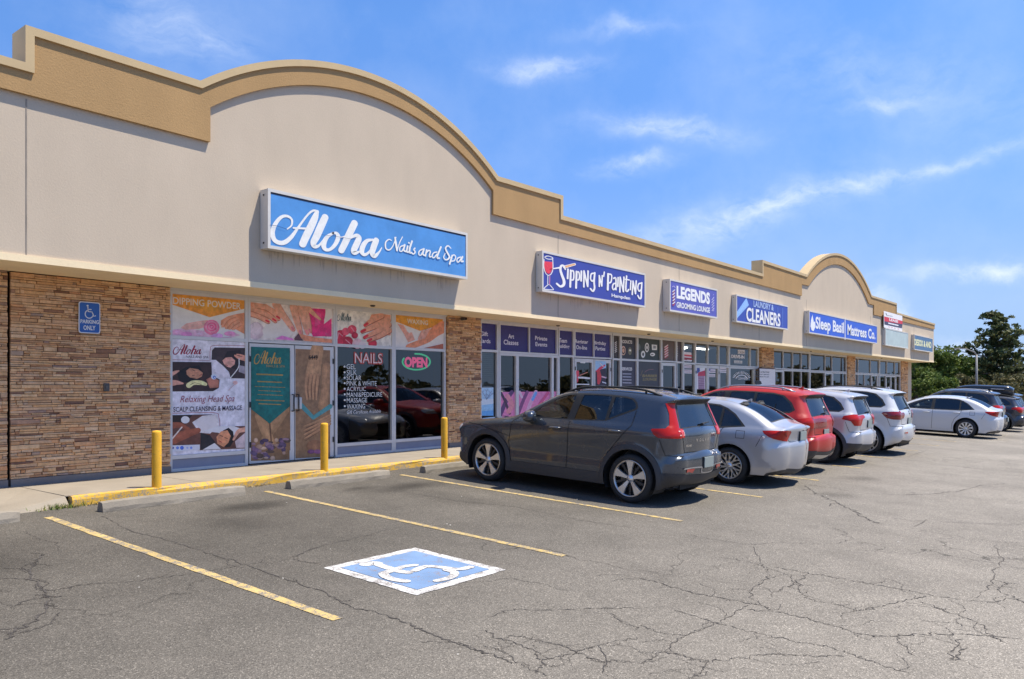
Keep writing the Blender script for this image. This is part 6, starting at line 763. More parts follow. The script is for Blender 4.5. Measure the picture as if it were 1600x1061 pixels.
'winter': (12.192, 1.55, [('p',(0.434,0.61,0.745),[(14.101,1.332),(14.612,1.336),(14.612,0.657),(14.101,0.672)]),('p',(0.305,0.546,0.753),[(14.101,0.928),(14.612,0.944),(14.612,0.657),(14.101,0.672)]),('p',(0.753,0.831,0.888),[(14.101,1.056),(14.612,1.062),(14.612,0.944),(14.101,0.915)]),('p',(0.102,0.305,0.578),[(14.101,0.774),(14.612,0.787),(14.612,0.657),(14.101,0.672)]),('s',(0.188,0.223,0.305),[(14.156,1.27,0.0077),(14.211,1.224,0.0077),(14.267,1.27,0.0077)]),('l',(0.188,0.223,0.305),[(14.35,1.052,0.0078),(14.211,1.234,0.0077)]),('s',(0.188,0.223,0.305),[(14.294,1.295,0.0077),(14.35,1.249,0.0078),(14.406,1.295,0.0078)]),('l',(0.188,0.223,0.305),[(14.35,1.052,0.0078),(14.35,1.259,0.0078)]),('s',(0.188,0.223,0.305),[(14.434,1.256,0.0078),(14.491,1.209,0.0078),(14.547,1.255,0.0078)]),('l',(0.188,0.223,0.305),[(14.35,1.052,0.0078),(14.491,1.219,0.0078)]),('s',(0.188,0.223,0.305),[(14.235,1.193,0.0077),(14.291,1.146,0.0077),(14.346,1.192,0.0078)]),('l',(0.188,0.223,0.305),[(14.35,1.052,0.0078),(14.291,1.156,0.0077)]),('s',(0.188,0.223,0.305),[(14.374,1.179,0.0078),(14.43,1.131,0.0078),(14.487,1.178,0.0078)]),('l',(0.188,0.223,0.305),[(14.35,1.052,0.0078),(14.43,1.142,0.0078)]),('s',(0.188,0.223,0.305),[(14.495,1.217,0.0078),(14.551,1.169,0.0078),(14.608,1.216,0.0078)]),('l',(0.188,0.223,0.305),[(14.35,1.052,0.0078),(14.551,1.18,0.0078)])]),
'mural': (12.192, 1.64, [('p',(0.617,0.188,0.352),[(14.797,1.225),(17.282,1.226),(17.282,0.576),(14.797,0.651)]),('s',(0.102,0.045,0.127),[(14.86,0.649,0.095),(15.112,1.015,0.096),(15.326,1.221,0.0968)]),('s',(0.061,0.032,0.061),[(15.24,0.691,0.059),(15.027,1.043,0.0585),(14.901,1.203,0.0582)]),('s',(0.188,0.061,0.156),[(15.544,0.629,0.0814),(15.788,1.005,0.0822),(15.946,1.217,0.0827)]),('s',(0.831,0.305,0.352),[(15.154,1.121,0.1175),(15.326,0.904,0.1183),(15.197,0.746,0.1177)]),('s',(0.831,0.456,0.61),[(15.9,0.618,0.0935),(16.128,0.999,0.0944),(16.314,1.22,0.0951)]),('s',(0.156,0.352,0.716),[(16.175,1.027,0.0723),(16.314,1.192,0.0727)]),('s',(0.515,0.08,0.188),[(16.455,0.882,0.0731),(16.838,1.188,0.0742)]),('s',(0.831,0.578,0.68),[(15.721,1.088,0.0601),(15.632,1.225,0.0599)]),('s',(0.753,0.305,0.456),[(16.741,0.877,0.0568),(17.132,1.157,0.0577)])]),
'studiodoor': (12.155, 1.81, [('l',(0.578,0.045,0.08),[(18.189,1.762,0.0778),(18.205,1.628,0.0659),(18.184,1.478,0.0239)]),('l',(0.515,0.188,0.127),[(18.297,1.664,0.024),(18.681,1.754,0.0244)]),('s',(0.791,0.753,0.753),[(18.243,1.604,0.048),(18.488,1.6,0.0545),(18.793,1.587,0.0489)]),('l',(0.716,0.68,0.68),[(18.135,1.418,0.0299),(18.765,1.412,0.0306)]),('l',(0.716,0.716,0.68),[(18.351,2.026,0.0422),(18.543,2.025,0.0424)])]),
'studioposter': (12.155, 1.87, [('p',(0.305,0.485,0.68),[(19.104,2.084),(19.677,2.082),(19.677,1.382),(19.104,1.382)]),('p',(0.025,0.016,0.034),[(19.104,1.805),(19.677,1.892),(19.677,1.382),(19.104,1.382)]),('s',(0.578,0.032,0.08),[(19.162,1.791,0.0372),(19.394,1.888,0.075),(19.6,1.97,0.0377)]),('s',(0.515,0.032,0.045),[(19.266,1.792,0.0933),(19.306,1.606,0.1246),(19.266,1.45,0.0746)]),('l',(0.716,0.456,0.515),[(19.452,1.638,0.0376),(19.659,1.608,0.0378)]),('l',(0.716,0.716,0.791),[(19.482,1.482,0.0313),(19.659,1.451,0.0315)]),('l',(0.831,0.753,0.791),[(19.364,2.012,0.0312),(19.511,1.937,0.0314)])]),
'products': (12.192, 1.96, [('t',(0.761,0.716,0.68),'PRODUCTS',20.529,2.657,0.716,0.101,0.03,0.0),('p',(0.61,0.376,0.262),[(20.854,2.438),(20.84,2.376),(20.801,2.325),(20.745,2.296),(20.684,2.294),(20.628,2.32),(20.59,2.368),(20.577,2.429),(20.59,2.491),(20.628,2.541),(20.684,2.571),(20.745,2.573),(20.801,2.548),(20.84,2.5)]),('p',(0.013,0.01,0.013),[(20.824,2.429),(20.813,2.383),(20.785,2.346),(20.743,2.324),(20.698,2.323),(20.657,2.342),(20.628,2.377),(20.618,2.422),(20.628,2.468),(20.657,2.506),(20.698,2.528),(20.743,2.529),(20.785,2.51),(20.813,2.475)]),('p',(0.552,0.305,0.188),[(20.787,2.436),(20.78,2.406),(20.76,2.382),(20.731,2.368),(20.698,2.367),(20.67,2.379),(20.65,2.402),(20.642,2.431),(20.65,2.461),(20.67,2.485),(20.698,2.499),(20.731,2.5),(20.76,2.488),(20.78,2.465)]),('p',(0.156,0.141,0.08),[(21.217,2.435),(21.206,2.383),(21.175,2.34),(21.13,2.316),(21.081,2.315),(21.036,2.336),(21.005,2.376),(20.995,2.427),(21.005,2.479),(21.036,2.522),(21.081,2.546),(21.13,2.548),(21.175,2.527),(21.206,2.486)]),('p',(0.753,0.753,0.68),[(21.177,2.457),(21.171,2.442),(21.153,2.429),(21.129,2.422),(21.101,2.421),(21.076,2.427),(21.059,2.438),(21.053,2.453),(21.059,2.468),(21.076,2.481),(21.101,2.488),(21.129,2.489),(21.153,2.483),(21.171,2.472)])]),
'badges': (12.192, 2.05, [('p',(0.776,0.761,0.73),[(22.314,2.586),(22.3,2.521),(22.261,2.467),(22.206,2.437),(22.144,2.434),(22.088,2.461),(22.05,2.512),(22.036,2.576),(22.05,2.64),(22.088,2.694),(22.144,2.725),(22.206,2.727),(22.261,2.701),(22.3,2.65)]),('p',(0.021,0.025,0.021),[(22.268,2.584),(22.258,2.537),(22.232,2.499),(22.195,2.477),(22.154,2.476),(22.117,2.495),(22.091,2.531),(22.082,2.577),(22.091,2.624),(22.117,2.662),(22.154,2.684),(22.195,2.686),(22.232,2.667),(22.258,2.63)]),('p',(0.776,0.761,0.73),[(22.221,2.582),(22.216,2.554),(22.203,2.531),(22.185,2.518),(22.164,2.517),(22.146,2.529),(22.133,2.551),(22.128,2.579),(22.133,2.607),(22.146,2.63),(22.164,2.643),(22.185,2.644),(22.203,2.632),(22.216,2.61)]),('p',(0.776,0.761,0.73),[(22.479,2.69),(22.83,2.688),(22.83,2.523),(22.496,2.514)]),('p',(0.223,0.223,0.223),[(22.57,2.658),(22.755,2.655),(22.755,2.566),(22.57,2.563)]),('p',(0.776,0.761,0.73),[(22.056,2.363),(22.042,2.314),(22.004,2.274),(21.949,2.25),(21.888,2.249),(21.833,2.269),(21.795,2.307),(21.782,2.355),(21.795,2.404),(21.833,2.444),(21.888,2.468),(21.949,2.47),(22.004,2.45),(22.042,2.412)]),('p',(0.032,0.037,0.032),[(21.977,2.361),(21.971,2.337),(21.955,2.318),(21.931,2.306),(21.905,2.306),(21.882,2.315),(21.866,2.334),(21.86,2.357),(21.866,2.381),(21.882,2.401),(21.905,2.412),(21.931,2.413),(21.955,2.403),(21.971,2.385)]),('p',(0.807,0.776,0.73),[(22.693,2.378),(22.677,2.352),(22.631,2.33),(22.566,2.317),(22.493,2.315),(22.428,2.324),(22.384,2.343),(22.368,2.368),(22.384,2.394),(22.428,2.416),(22.493,2.429),(22.566,2.432),(22.631,2.422),(22.677,2.403)]),('p',(0.045,0.045,0.04),[(22.591,2.37),(22.582,2.363),(22.557,2.356),(22.522,2.352),(22.483,2.351),(22.448,2.353),(22.423,2.358),(22.415,2.365),(22.423,2.372),(22.448,2.378),(22.483,2.383),(22.522,2.384),(22.557,2.382),(22.582,2.377)]),('p',(0.102,0.117,0.107),[(21.743,2.581),(21.736,2.539),(21.717,2.505),(21.688,2.485),(21.657,2.484),(21.629,2.502),(21.609,2.534),(21.602,2.575),(21.609,2.617),(21.629,2.651),(21.657,2.67),(21.688,2.672),(21.717,2.654),(21.736,2.622)])]),
'pole': (12.192, 2.13, [('l',(0.791,0.61,0.61),[(23.363,2.633,0.0336),(23.578,2.714,0.0338)]),('l',(0.402,0.021,0.04),[(23.363,2.592,0.0235),(23.578,2.672,0.0237)]),('l',(0.791,0.61,0.61),[(23.363,2.553,0.0336),(23.578,2.633,0.0338)]),('l',(0.402,0.021,0.04),[(23.363,2.511,0.0235),(23.578,2.591,0.0237)]),('l',(0.791,0.61,0.61),[(23.363,2.472,0.0336),(23.578,2.552,0.0338)]),('l',(0.402,0.021,0.04),[(23.363,2.43,0.0235),(23.578,2.51,0.0237)]),('l',(0.791,0.61,0.61),[(23.363,2.392,0.0336),(23.578,2.471,0.0338)]),('l',(0.402,0.021,0.04),[(23.363,2.35,0.0235),(23.578,2.429,0.0237)]),('l',(0.791,0.61,0.61),[(23.363,2.311,0.0336),(23.578,2.39,0.0338)]),('l',(0.402,0.021,0.04),[(23.363,2.269,0.0235),(23.578,2.348,0.0237)])]),
'services': (12.192, 1.96, [('t',(0.761,0.73,0.716),'SERVICES',20.618,1.838,0.627,0.094,0.03,0.0),('l',(0.305,0.296,0.352),[(20.693,1.735,0.0309),(21.174,1.734,0.0314)]),('l',(0.305,0.296,0.352),[(20.693,1.646,0.0309),(21.174,1.643,0.0314)]),('l',(0.305,0.296,0.352),[(20.693,1.556,0.0309),(21.174,1.552,0.0314)]),('l',(0.305,0.296,0.352),[(20.693,1.467,0.0309),(21.174,1.461,0.0314)])]),
'goldletters': (12.192, 2.04, [('t',(0.216,0.162,0.054),'BARBER',21.866,1.648,0.988,0.085,0.03,0.2),('t',(0.216,0.162,0.054),'LOUNGE',21.899,1.534,0.938,0.09,0.03,0.2),('s',(0.262,0.102,0.102),[(22.029,1.802,0.0129),(22.261,1.878,0.013),(22.597,1.899,0.0131)]),('l',(0.188,0.127,0.061),[(21.769,1.687,0.0128),(21.882,1.848,0.0128)])]),
'stripes': (12.192, 2.18, [('l',(0.831,0.791,0.791),[(24.166,2.655,0.0241),(24.271,2.694,0.0242)]),('l',(0.831,0.791,0.791),[(24.166,2.578,0.0241),(24.271,2.616,0.0242)]),('l',(0.831,0.791,0.791),[(24.166,2.5,0.0241),(24.271,2.538,0.0242)]),('l',(0.831,0.791,0.791),[(24.166,2.423,0.0241),(24.271,2.461,0.0242)]),('l',(0.831,0.791,0.791),[(24.166,2.346,0.0241),(24.271,2.383,0.0242)])]),
'stripes2': (12.192, 1.92, [('l',(0.831,0.791,0.791),[(20.228,2.637,0.0198),(20.322,2.682,0.0198)]),('l',(0.831,0.791,0.791),[(20.228,2.582,0.0198),(20.322,2.627,0.0198)]),('l',(0.831,0.791,0.791),[(20.228,2.528,0.0198),(20.322,2.572,0.0198)]),('l',(0.831,0.791,0.791),[(20.228,2.473,0.0198),(20.322,2.518,0.0198)]),('l',(0.831,0.791,0.791),[(20.228,2.418,0.0198),(20.322,2.463,0.0198)]),('l',(0.831,0.791,0.791),[(20.228,2.364,0.0198),(20.322,2.408,0.0198)])]),
'paper_a': (12.192, 2.23, [('p',(0.68,0.61,0.631),[(24.748,2.529),(25.337,2.524),(25.337,2.212),(24.757,2.218)]),('l',(0.515,0.045,0.061),[(24.771,2.413,0.0614),(25.323,2.409,0.0624)]),('l',(0.262,0.017,0.032),[(24.771,2.301,0.0819),(25.323,2.294,0.0832)]),('l',(0.753,0.716,0.716),[(25.022,2.256,0.0289),(25.347,2.249,0.0291)])]),
'paper_b': (12.192, 2.23, [('p',(0.68,0.61,0.631),[(24.757,2.106),(25.356,2.097),(25.356,1.979),(24.757,1.973)]),('l',(0.156,0.061,0.08),[(24.794,2.059,0.0205),(25.323,2.053,0.0208)]),('l',(0.156,0.08,0.102),[(24.794,2.01,0.0164),(25.323,2.007,0.0166)])]),
'paper_c': (12.192, 2.23, [('p',(0.68,0.61,0.631),[(24.757,1.928),(25.356,1.929),(25.356,1.795),(24.757,1.799)]),('l',(0.156,0.061,0.08),[(24.794,1.887,0.0205),(25.323,1.887,0.0208)]),('l',(0.156,0.08,0.102),[(24.794,1.84,0.0164),(25.323,1.837,0.0166)])]),
'paper_d': (12.192, 2.35, [('p',(0.68,0.61,0.631),[(26.558,2.046),(27.316,2.049),(27.316,1.845),(26.558,1.842)]),('l',(0.102,0.102,0.262),[(26.633,1.961,0.1079),(26.76,1.959,0.1083)]),('l',(0.102,0.102,0.188),[(26.861,1.997,0.0434),(27.274,1.993,0.0439)]),('l',(0.188,0.156,0.223),[(26.861,1.9,0.0348),(27.274,1.901,0.0351)])]),
'paper_e': (12.192, 2.35, [('p',(0.68,0.61,0.631),[(26.558,1.799),(27.284,1.796),(27.284,1.69),(26.558,1.691)]),('l',(0.188,0.156,0.156),[(26.608,1.756,0.0173),(27.222,1.756,0.0175)]),('l',(0.188,0.156,0.156),[(26.608,1.719,0.0173),(27.222,1.718,0.0175)])]),
'paper_f': (12.192, 2.42, [('p',(0.68,0.61,0.631),[(27.696,2.056),(28.281,2.055),(28.281,1.856),(27.696,1.863)]),('l',(0.188,0.156,0.156),[(27.749,1.979,0.0267),(28.237,1.978,0.027)]),('l',(0.223,0.188,0.188),[(27.749,1.912,0.0267),(28.237,1.91,0.027)])]),
'flag': (12.16, 2.30, [('p',(0.68,0.631,0.658),[(25.587,2.074),(26.364,2.072),(26.364,1.25),(25.587,1.253)]),('p',(0.034,0.061,0.223),[(25.587,2.074),(25.898,2.076),(25.947,1.887),(25.658,1.778),(25.587,1.798)]),('p',(0.402,0.026,0.065),[(25.802,1.842),(26.364,1.925),(26.364,1.721),(25.754,1.716)]),('p',(0.305,0.188,0.262),[(25.778,1.716),(26.314,1.721),(26.314,1.25),(25.802,1.252)]),('p',(0.753,0.753,0.716),[(25.898,2.066),(26.29,2.062),(26.265,1.955),(25.995,1.951)]),('l',(0.188,0.08,0.156),[(25.826,1.632,0.0211),(26.265,1.614,0.0214)]),('l',(0.188,0.08,0.156),[(25.826,1.548,0.0211),(26.265,1.532,0.0214)]),('l',(0.188,0.08,0.156),[(25.826,1.463,0.0211),(26.265,1.451,0.0214)]),('l',(0.188,0.08,0.156),[(25.826,1.379,0.0211),(26.265,1.37,0.0214)]),('l',(0.188,0.08,0.156),[(25.826,1.294,0.0211),(26.265,1.289,0.0214)])]),
'dropoff': (12.192, 2.51, [('p',(0.644,0.61,0.631),[(29.367,2.759),(30.066,2.771),(30.066,2.611),(29.367,2.603)]),('t',(0.102,0.091,0.114),'CASH',29.425,2.625,0.581,0.105,0.02,0.0),('t',(0.73,0.701,0.716),'DRIVE-IN',28.737,2.426,1.281,0.135,0.05,0.0),('p',(0.687,0.658,0.631),[(28.992,2.343),(29.791,2.344),(29.791,2.241),(28.992,2.24)]),('t',(0.08,0.08,0.08),'HOURS',29.049,2.253,0.67,0.071,0.02,0.0)]),
'archtext': (12.192, 2.53, [('l',(0.672,0.644,0.631),[(29.035,1.675,0.0207),(28.901,1.698,0.0206)]),('l',(0.672,0.644,0.631),[(29.088,1.718,0.03),(28.964,1.751,0.0299)]),('l',(0.672,0.644,0.631),[(29.16,1.756,0.03),(29.05,1.8,0.0299)]),('l',(0.672,0.644,0.631),[(29.249,1.79,0.0208),(29.156,1.842,0.0208)]),('l',(0.672,0.644,0.631),[(29.352,1.818,0.0302),(29.28,1.877,0.0301)]),('l',(0.672,0.644,0.631),[(29.468,1.839,0.0302),(29.418,1.903,0.0302)]),('l',(0.672,0.644,0.631),[(29.591,1.852,0.021),(29.566,1.921,0.021)]),('l',(0.672,0.644,0.631),[(29.719,1.858,0.0304),(29.719,1.928,0.0304)]),('l',(0.672,0.644,0.631),[(29.848,1.855,0.0305),(29.874,1.925,0.0306)]),('l',(0.672,0.644,0.631),[(29.974,1.844,0.0212),(30.026,1.911,0.0212)]),('l',(0.672,0.644,0.631),[(30.093,1.826,0.0307),(30.169,1.888,0.0308)]),('l',(0.672,0.644,0.631),[(30.201,1.8,0.0308),(30.299,1.855,0.0309)]),('l',(0.672,0.644,0.631),[(30.295,1.767,0.0214),(30.412,1.814,0.0214)]),('l',(0.672,0.644,0.631),[(30.371,1.728,0.0309),(30.504,1.765,0.031)]),('l',(0.672,0.644,0.631),[(30.428,1.686,0.031),(30.573,1.711,0.0311)]),('s',(0.672,0.644,0.631),[(29.17,1.653,0.0323),(29.223,1.69,0.0324),(29.298,1.723,0.0324),(29.391,1.75,0.0325),(29.499,1.771,0.0326),(29.617,1.783,0.0327),(29.74,1.787,0.0328),(29.863,1.783,0.0329),(29.981,1.77,0.033),(30.087,1.749,0.0331),(30.178,1.72,0.0332),(30.249,1.686,0.0332),(30.297,1.647,0.0333)]),('t',(0.578,0.552,0.552),'CLEANERS',29.338,1.615,0.922,0.099,0.02,0.0)]),
'whiteboard': (12.0, 2.64, [('t',(0.032,0.03,0.032),'WE DO ALTERATIONS',30.641,1.897,1.526,0.057,0.03,0.0),('t',(0.032,0.03,0.032),'SAME DAY SERVICE',30.641,1.808,1.506,0.045,0.03,0.0),('t',(0.032,0.03,0.032),'OPEN MON TO SAT',30.641,1.712,1.506,0.046,0.03,0.0),('p',(0.009,0.007,0.008),[(30.609,1.568),(30.956,1.594),(31.244,1.547),(31.341,1.45),(31.148,1.421),(30.609,1.425)])]),
}
CRACKS = [([(3.36,9.32),(3.32,8.86),(3.37,8.67),(3.32,8.33)],0.01,0.03,0.05),
([(3.11,8.18),(2.82,7.69),(2.68,7.16),(2.6,6.74),(2.43,6.38),(2.23,6.17),(2.02,5.96)],0.035,0.04,0.25),
([(2.69,6.9),(2.94,6.91),(3.19,6.77),(3.5,6.68),(3.83,6.6),(4.19,6.56)],0.012,0.03,0.05),
([(4.29,9.61),(4.18,8.75),(4.21,8.04),(4.24,7.48),(4.24,6.84),(4.23,6.21),(4.22,5.43)],0.02,0.03,0.08),
([(4.24,5.47),(4.11,4.95),(4.14,4.65),(4.13,4.24),(4.09,3.97),(4.08,3.69),(4.09,3.47),(4.07,3.23)],0.022,0.03,0.1),
([(5.18,6.67),(4.89,6.57),(4.68,6.42),(4.75,6.15)],0.016,0.03,0.1),
([(4.74,6.5),(5.18,6.67),(5.65,6.71),(6.29,6.84)],0.013,0.04,0.08),
([(7.92,9.28),(8.2,8.75),(8.24,8.0),(8.3,7.41),(8.53,6.82),(8.49,6.14),(8.44,5.51),(8.55,4.8)],0.014,0.04,0.03),
([(4.67,3.94),(4.95,3.93),(5.19,3.68),(5.44,3.48),(5.74,3.22)],0.012,0.03,0.05),
([(5.47,3.4),(5.31,3.12),(5.29,2.97)],0.01,0.03,0.05),
([(4.42,3.78),(4.37,3.61),(4.37,3.38),(4.24,3.11),(4.03,3.02)],0.016,0.03,0.12),
([(4.48,3.56),(4.53,3.36),(4.56,3.12),(4.5,2.84),(4.64,2.72)],0.014,0.03,0.12),
([(4.19,3.57),(4.17,3.38),(4.08,3.15),(4.05,2.94)],0.012,0.03,0.1),
([(4.24,3.11),(4.5,3.04),(4.74,3.0),(5.09,2.86)],0.012,0.03,0.1),
([(4.74,3.0),(4.54,2.8),(4.33,2.71)],0.01,0.02,0.05),
([(14.08,4.62),(13.33,4.2),(12.58,3.62),(12.09,3.23),(11.49,2.91),(11.32,2.72)],0.034,0.06,0.06),
([(14.26,4.65),(14.19,4.17),(14.09,3.57),(14.68,2.91),(15.7,2.51),(16.91,2.33),(17.82,1.99)],0.022,0.06,0.03),
([(8.68,4.25),(8.68,3.93),(8.73,3.52),(9.12,3.25),(9.42,2.88),(9.9,2.71)],0.013,0.04,0.03),
([(9.92,2.68),(10.38,2.93),(10.52,3.11)],0.014,0.05,0.05),
([(7.93,2.9),(7.93,2.63),(7.96,2.34),(7.97,2.02),(7.99,1.71),(8.0,1.42),(8.07,1.13),(8.49,0.83)],0.016,0.04,0.04),
([(6.54,3.67),(6.52,3.39),(6.46,3.11),(6.49,2.82),(6.53,2.52),(6.47,2.39)],0.018,0.03,0.08),
([(6.32,2.55),(6.46,2.3),(6.44,2.05),(6.39,1.8),(6.4,1.59),(6.53,1.45),(6.77,1.25),(6.98,1.03),(7.15,0.7)],0.016,0.03,0.05),
([(5.87,2.99),(5.86,2.78),(5.81,2.52),(5.82,2.27),(5.84,2.01),(5.89,1.8),(5.85,1.6),(5.81,1.47),(5.75,1.2)],0.013,0.03,0.06),
([(7.03,2.07),(7.0,1.85),(7.19,1.76),(7.62,1.63),(7.91,1.51)],0.014,0.03,0.06),
([(7.68,1.52),(7.5,1.26),(7.36,1.03),(7.07,0.91),(6.98,0.8)],0.016,0.03,0.08),
([(6.53,1.45),(6.33,1.36),(6.15,1.25)],0.01,0.03,0.05),
([(6.47,2.59),(5.93,2.58),(5.64,2.61),(5.38,2.64),(5.05,2.61),(4.66,2.61)],0.014,0.03,0.12),
([(4.95,2.57),(4.99,2.46),(5.01,2.3),(5.2,2.17),(5.43,2.04),(5.58,1.85),(5.82,1.59)],0.013,0.03,0.08),
([(5.34,3.0),(5.31,2.79),(5.38,2.64)],0.01,0.03,0.08),
([(5.04,2.3),(4.77,2.24),(4.63,2.27)],0.012,0.03,0.1),
([(8.65,3.43),(7.85,2.98),(7.48,2.81),(6.86,2.72),(6.55,2.51)],0.012,0.04,0.12),
([(7.07,2.57),(7.39,2.54),(7.85,2.57)],0.016,0.04,0.2),
([(7.78,2.77),(7.42,2.5),(7.05,2.31),(7.03,2.07)],0.012,0.04,0.15),
([(11.05,1.36),(10.01,1.19),(8.93,1.14),(8.22,1.15)],0.013,0.04,0.05),
([(9.06,1.01),(8.66,1.05),(8.46,0.9),(8.34,0.81)],0.016,0.03,0.1),
([(10.36,1.01),(10.27,1.17),(10.22,1.38)],0.012,0.04,0.05),
([(12.26,2.34),(11.4,2.32)],0.018,0.04,0.05),
([(12.24,3.1),(12.39,2.59)],0.014,0.05,0.03),
([(11.88,2.68),(12.1,2.24),(12.8,1.28)],0.014,0.05,0.03),
([(11.26,2.23),(11.2,1.79),(11.23,1.38),(11.39,1.14)],0.013,0.05,0.03),
([(21.46,4.54),(23.96,4.5)],0.03,0.05,0.0),
([(7.78,2.77),(7.92,3.19),(7.89,3.51)],0.01,0.04,0.08),
([(6.62,0.98),(6.28,1.05),(6.82,1.07)],0.014,0.03,0.1),
([(18.38,5.29),(19.37,5.13)],0.02,0.05,0)]
# ------------------------------------------------------------------ site: X runs along the shop fronts, Y towards them, Z up (0 = door sill)
GS, G0 = .044, -.58
def gz(y): return G0 + GS*max(y, -14.)          # the lot drains away from the building

def stucco(name, col, stain=.10, bump=.5):
    if name in MATS: return MATS[name]
    m = bpy.data.materials.new(name); m.use_nodes = True; nt = m.node_tree; b = nt.nodes['Principled BSDF']; L = nt.links.new
    b.inputs['Roughness'].default_value = .9; b.inputs['Specular IOR Level'].default_value = .2
    tc = N(nt, 'TexCoord')
    n1 = N(nt, 'TexNoise'); n1.inputs['Scale'].default_value = .55; n1.inputs['Detail'].default_value = 8; n1.inputs['Roughness'].default_value = .7
    mp = N(nt, 'Mapping'); mp.inputs['Scale'].default_value = (1.6, 1.6, .5)
    n2 = N(nt, 'TexNoise'); n2.inputs['Scale'].default_value = 1.2; n2.inputs['Detail'].default_value = 7
    n3 = N(nt, 'TexNoise'); n3.inputs['Scale'].default_value = 38; n3.inputs['Detail'].default_value = 5; n3.inputs['Roughness'].default_value = .7
    L(tc.outputs['Object'], n1.inputs[0]); L(tc.outputs['Object'], mp.inputs[0]); L(mp.outputs[0], n2.inputs[0]); L(tc.outputs['Object'], n3.inputs[0])
    a = N(nt, 'Math', operation='ADD'); L(n1.outputs[0], a.inputs[0]); L(n2.outputs[0], a.inputs[1])
    mr = N(nt, 'MapRange'); mr.inputs[1].default_value = .75; mr.inputs[2].default_value = 1.3; mr.inputs[3].default_value = 1-stain; mr.inputs[4].default_value = 1+stain*.7
    L(a.outputs[0], mr.inputs[0])
    mr2 = N(nt, 'MapRange'); mr2.inputs[1].default_value = .3; mr2.inputs[2].default_value = .7; mr2.inputs[3].default_value = .96; mr2.inputs[4].default_value = 1.04; L(n3.outputs[0], mr2.inputs[0])
    mu = N(nt, 'Math', operation='MULTIPLY'); L(mr.outputs[0], mu.inputs[0]); L(mr2.outputs[0], mu.inputs[1])
    s = N(nt, 'VectorMath', operation='SCALE'); s.inputs[0].default_value = col; L(mu.outputs[0], s.inputs['Scale']); L(s.outputs[0], b.inputs['Base Color'])
    bp = N(nt, 'Bump'); bp.inputs['Strength'].default_value = bump; bp.inputs['Distance'].default_value = .008; L(n3.outputs[0], bp.inputs['Height']); L(bp.outputs[0], b.inputs['Normal'])
    MATS[name] = m
    return m

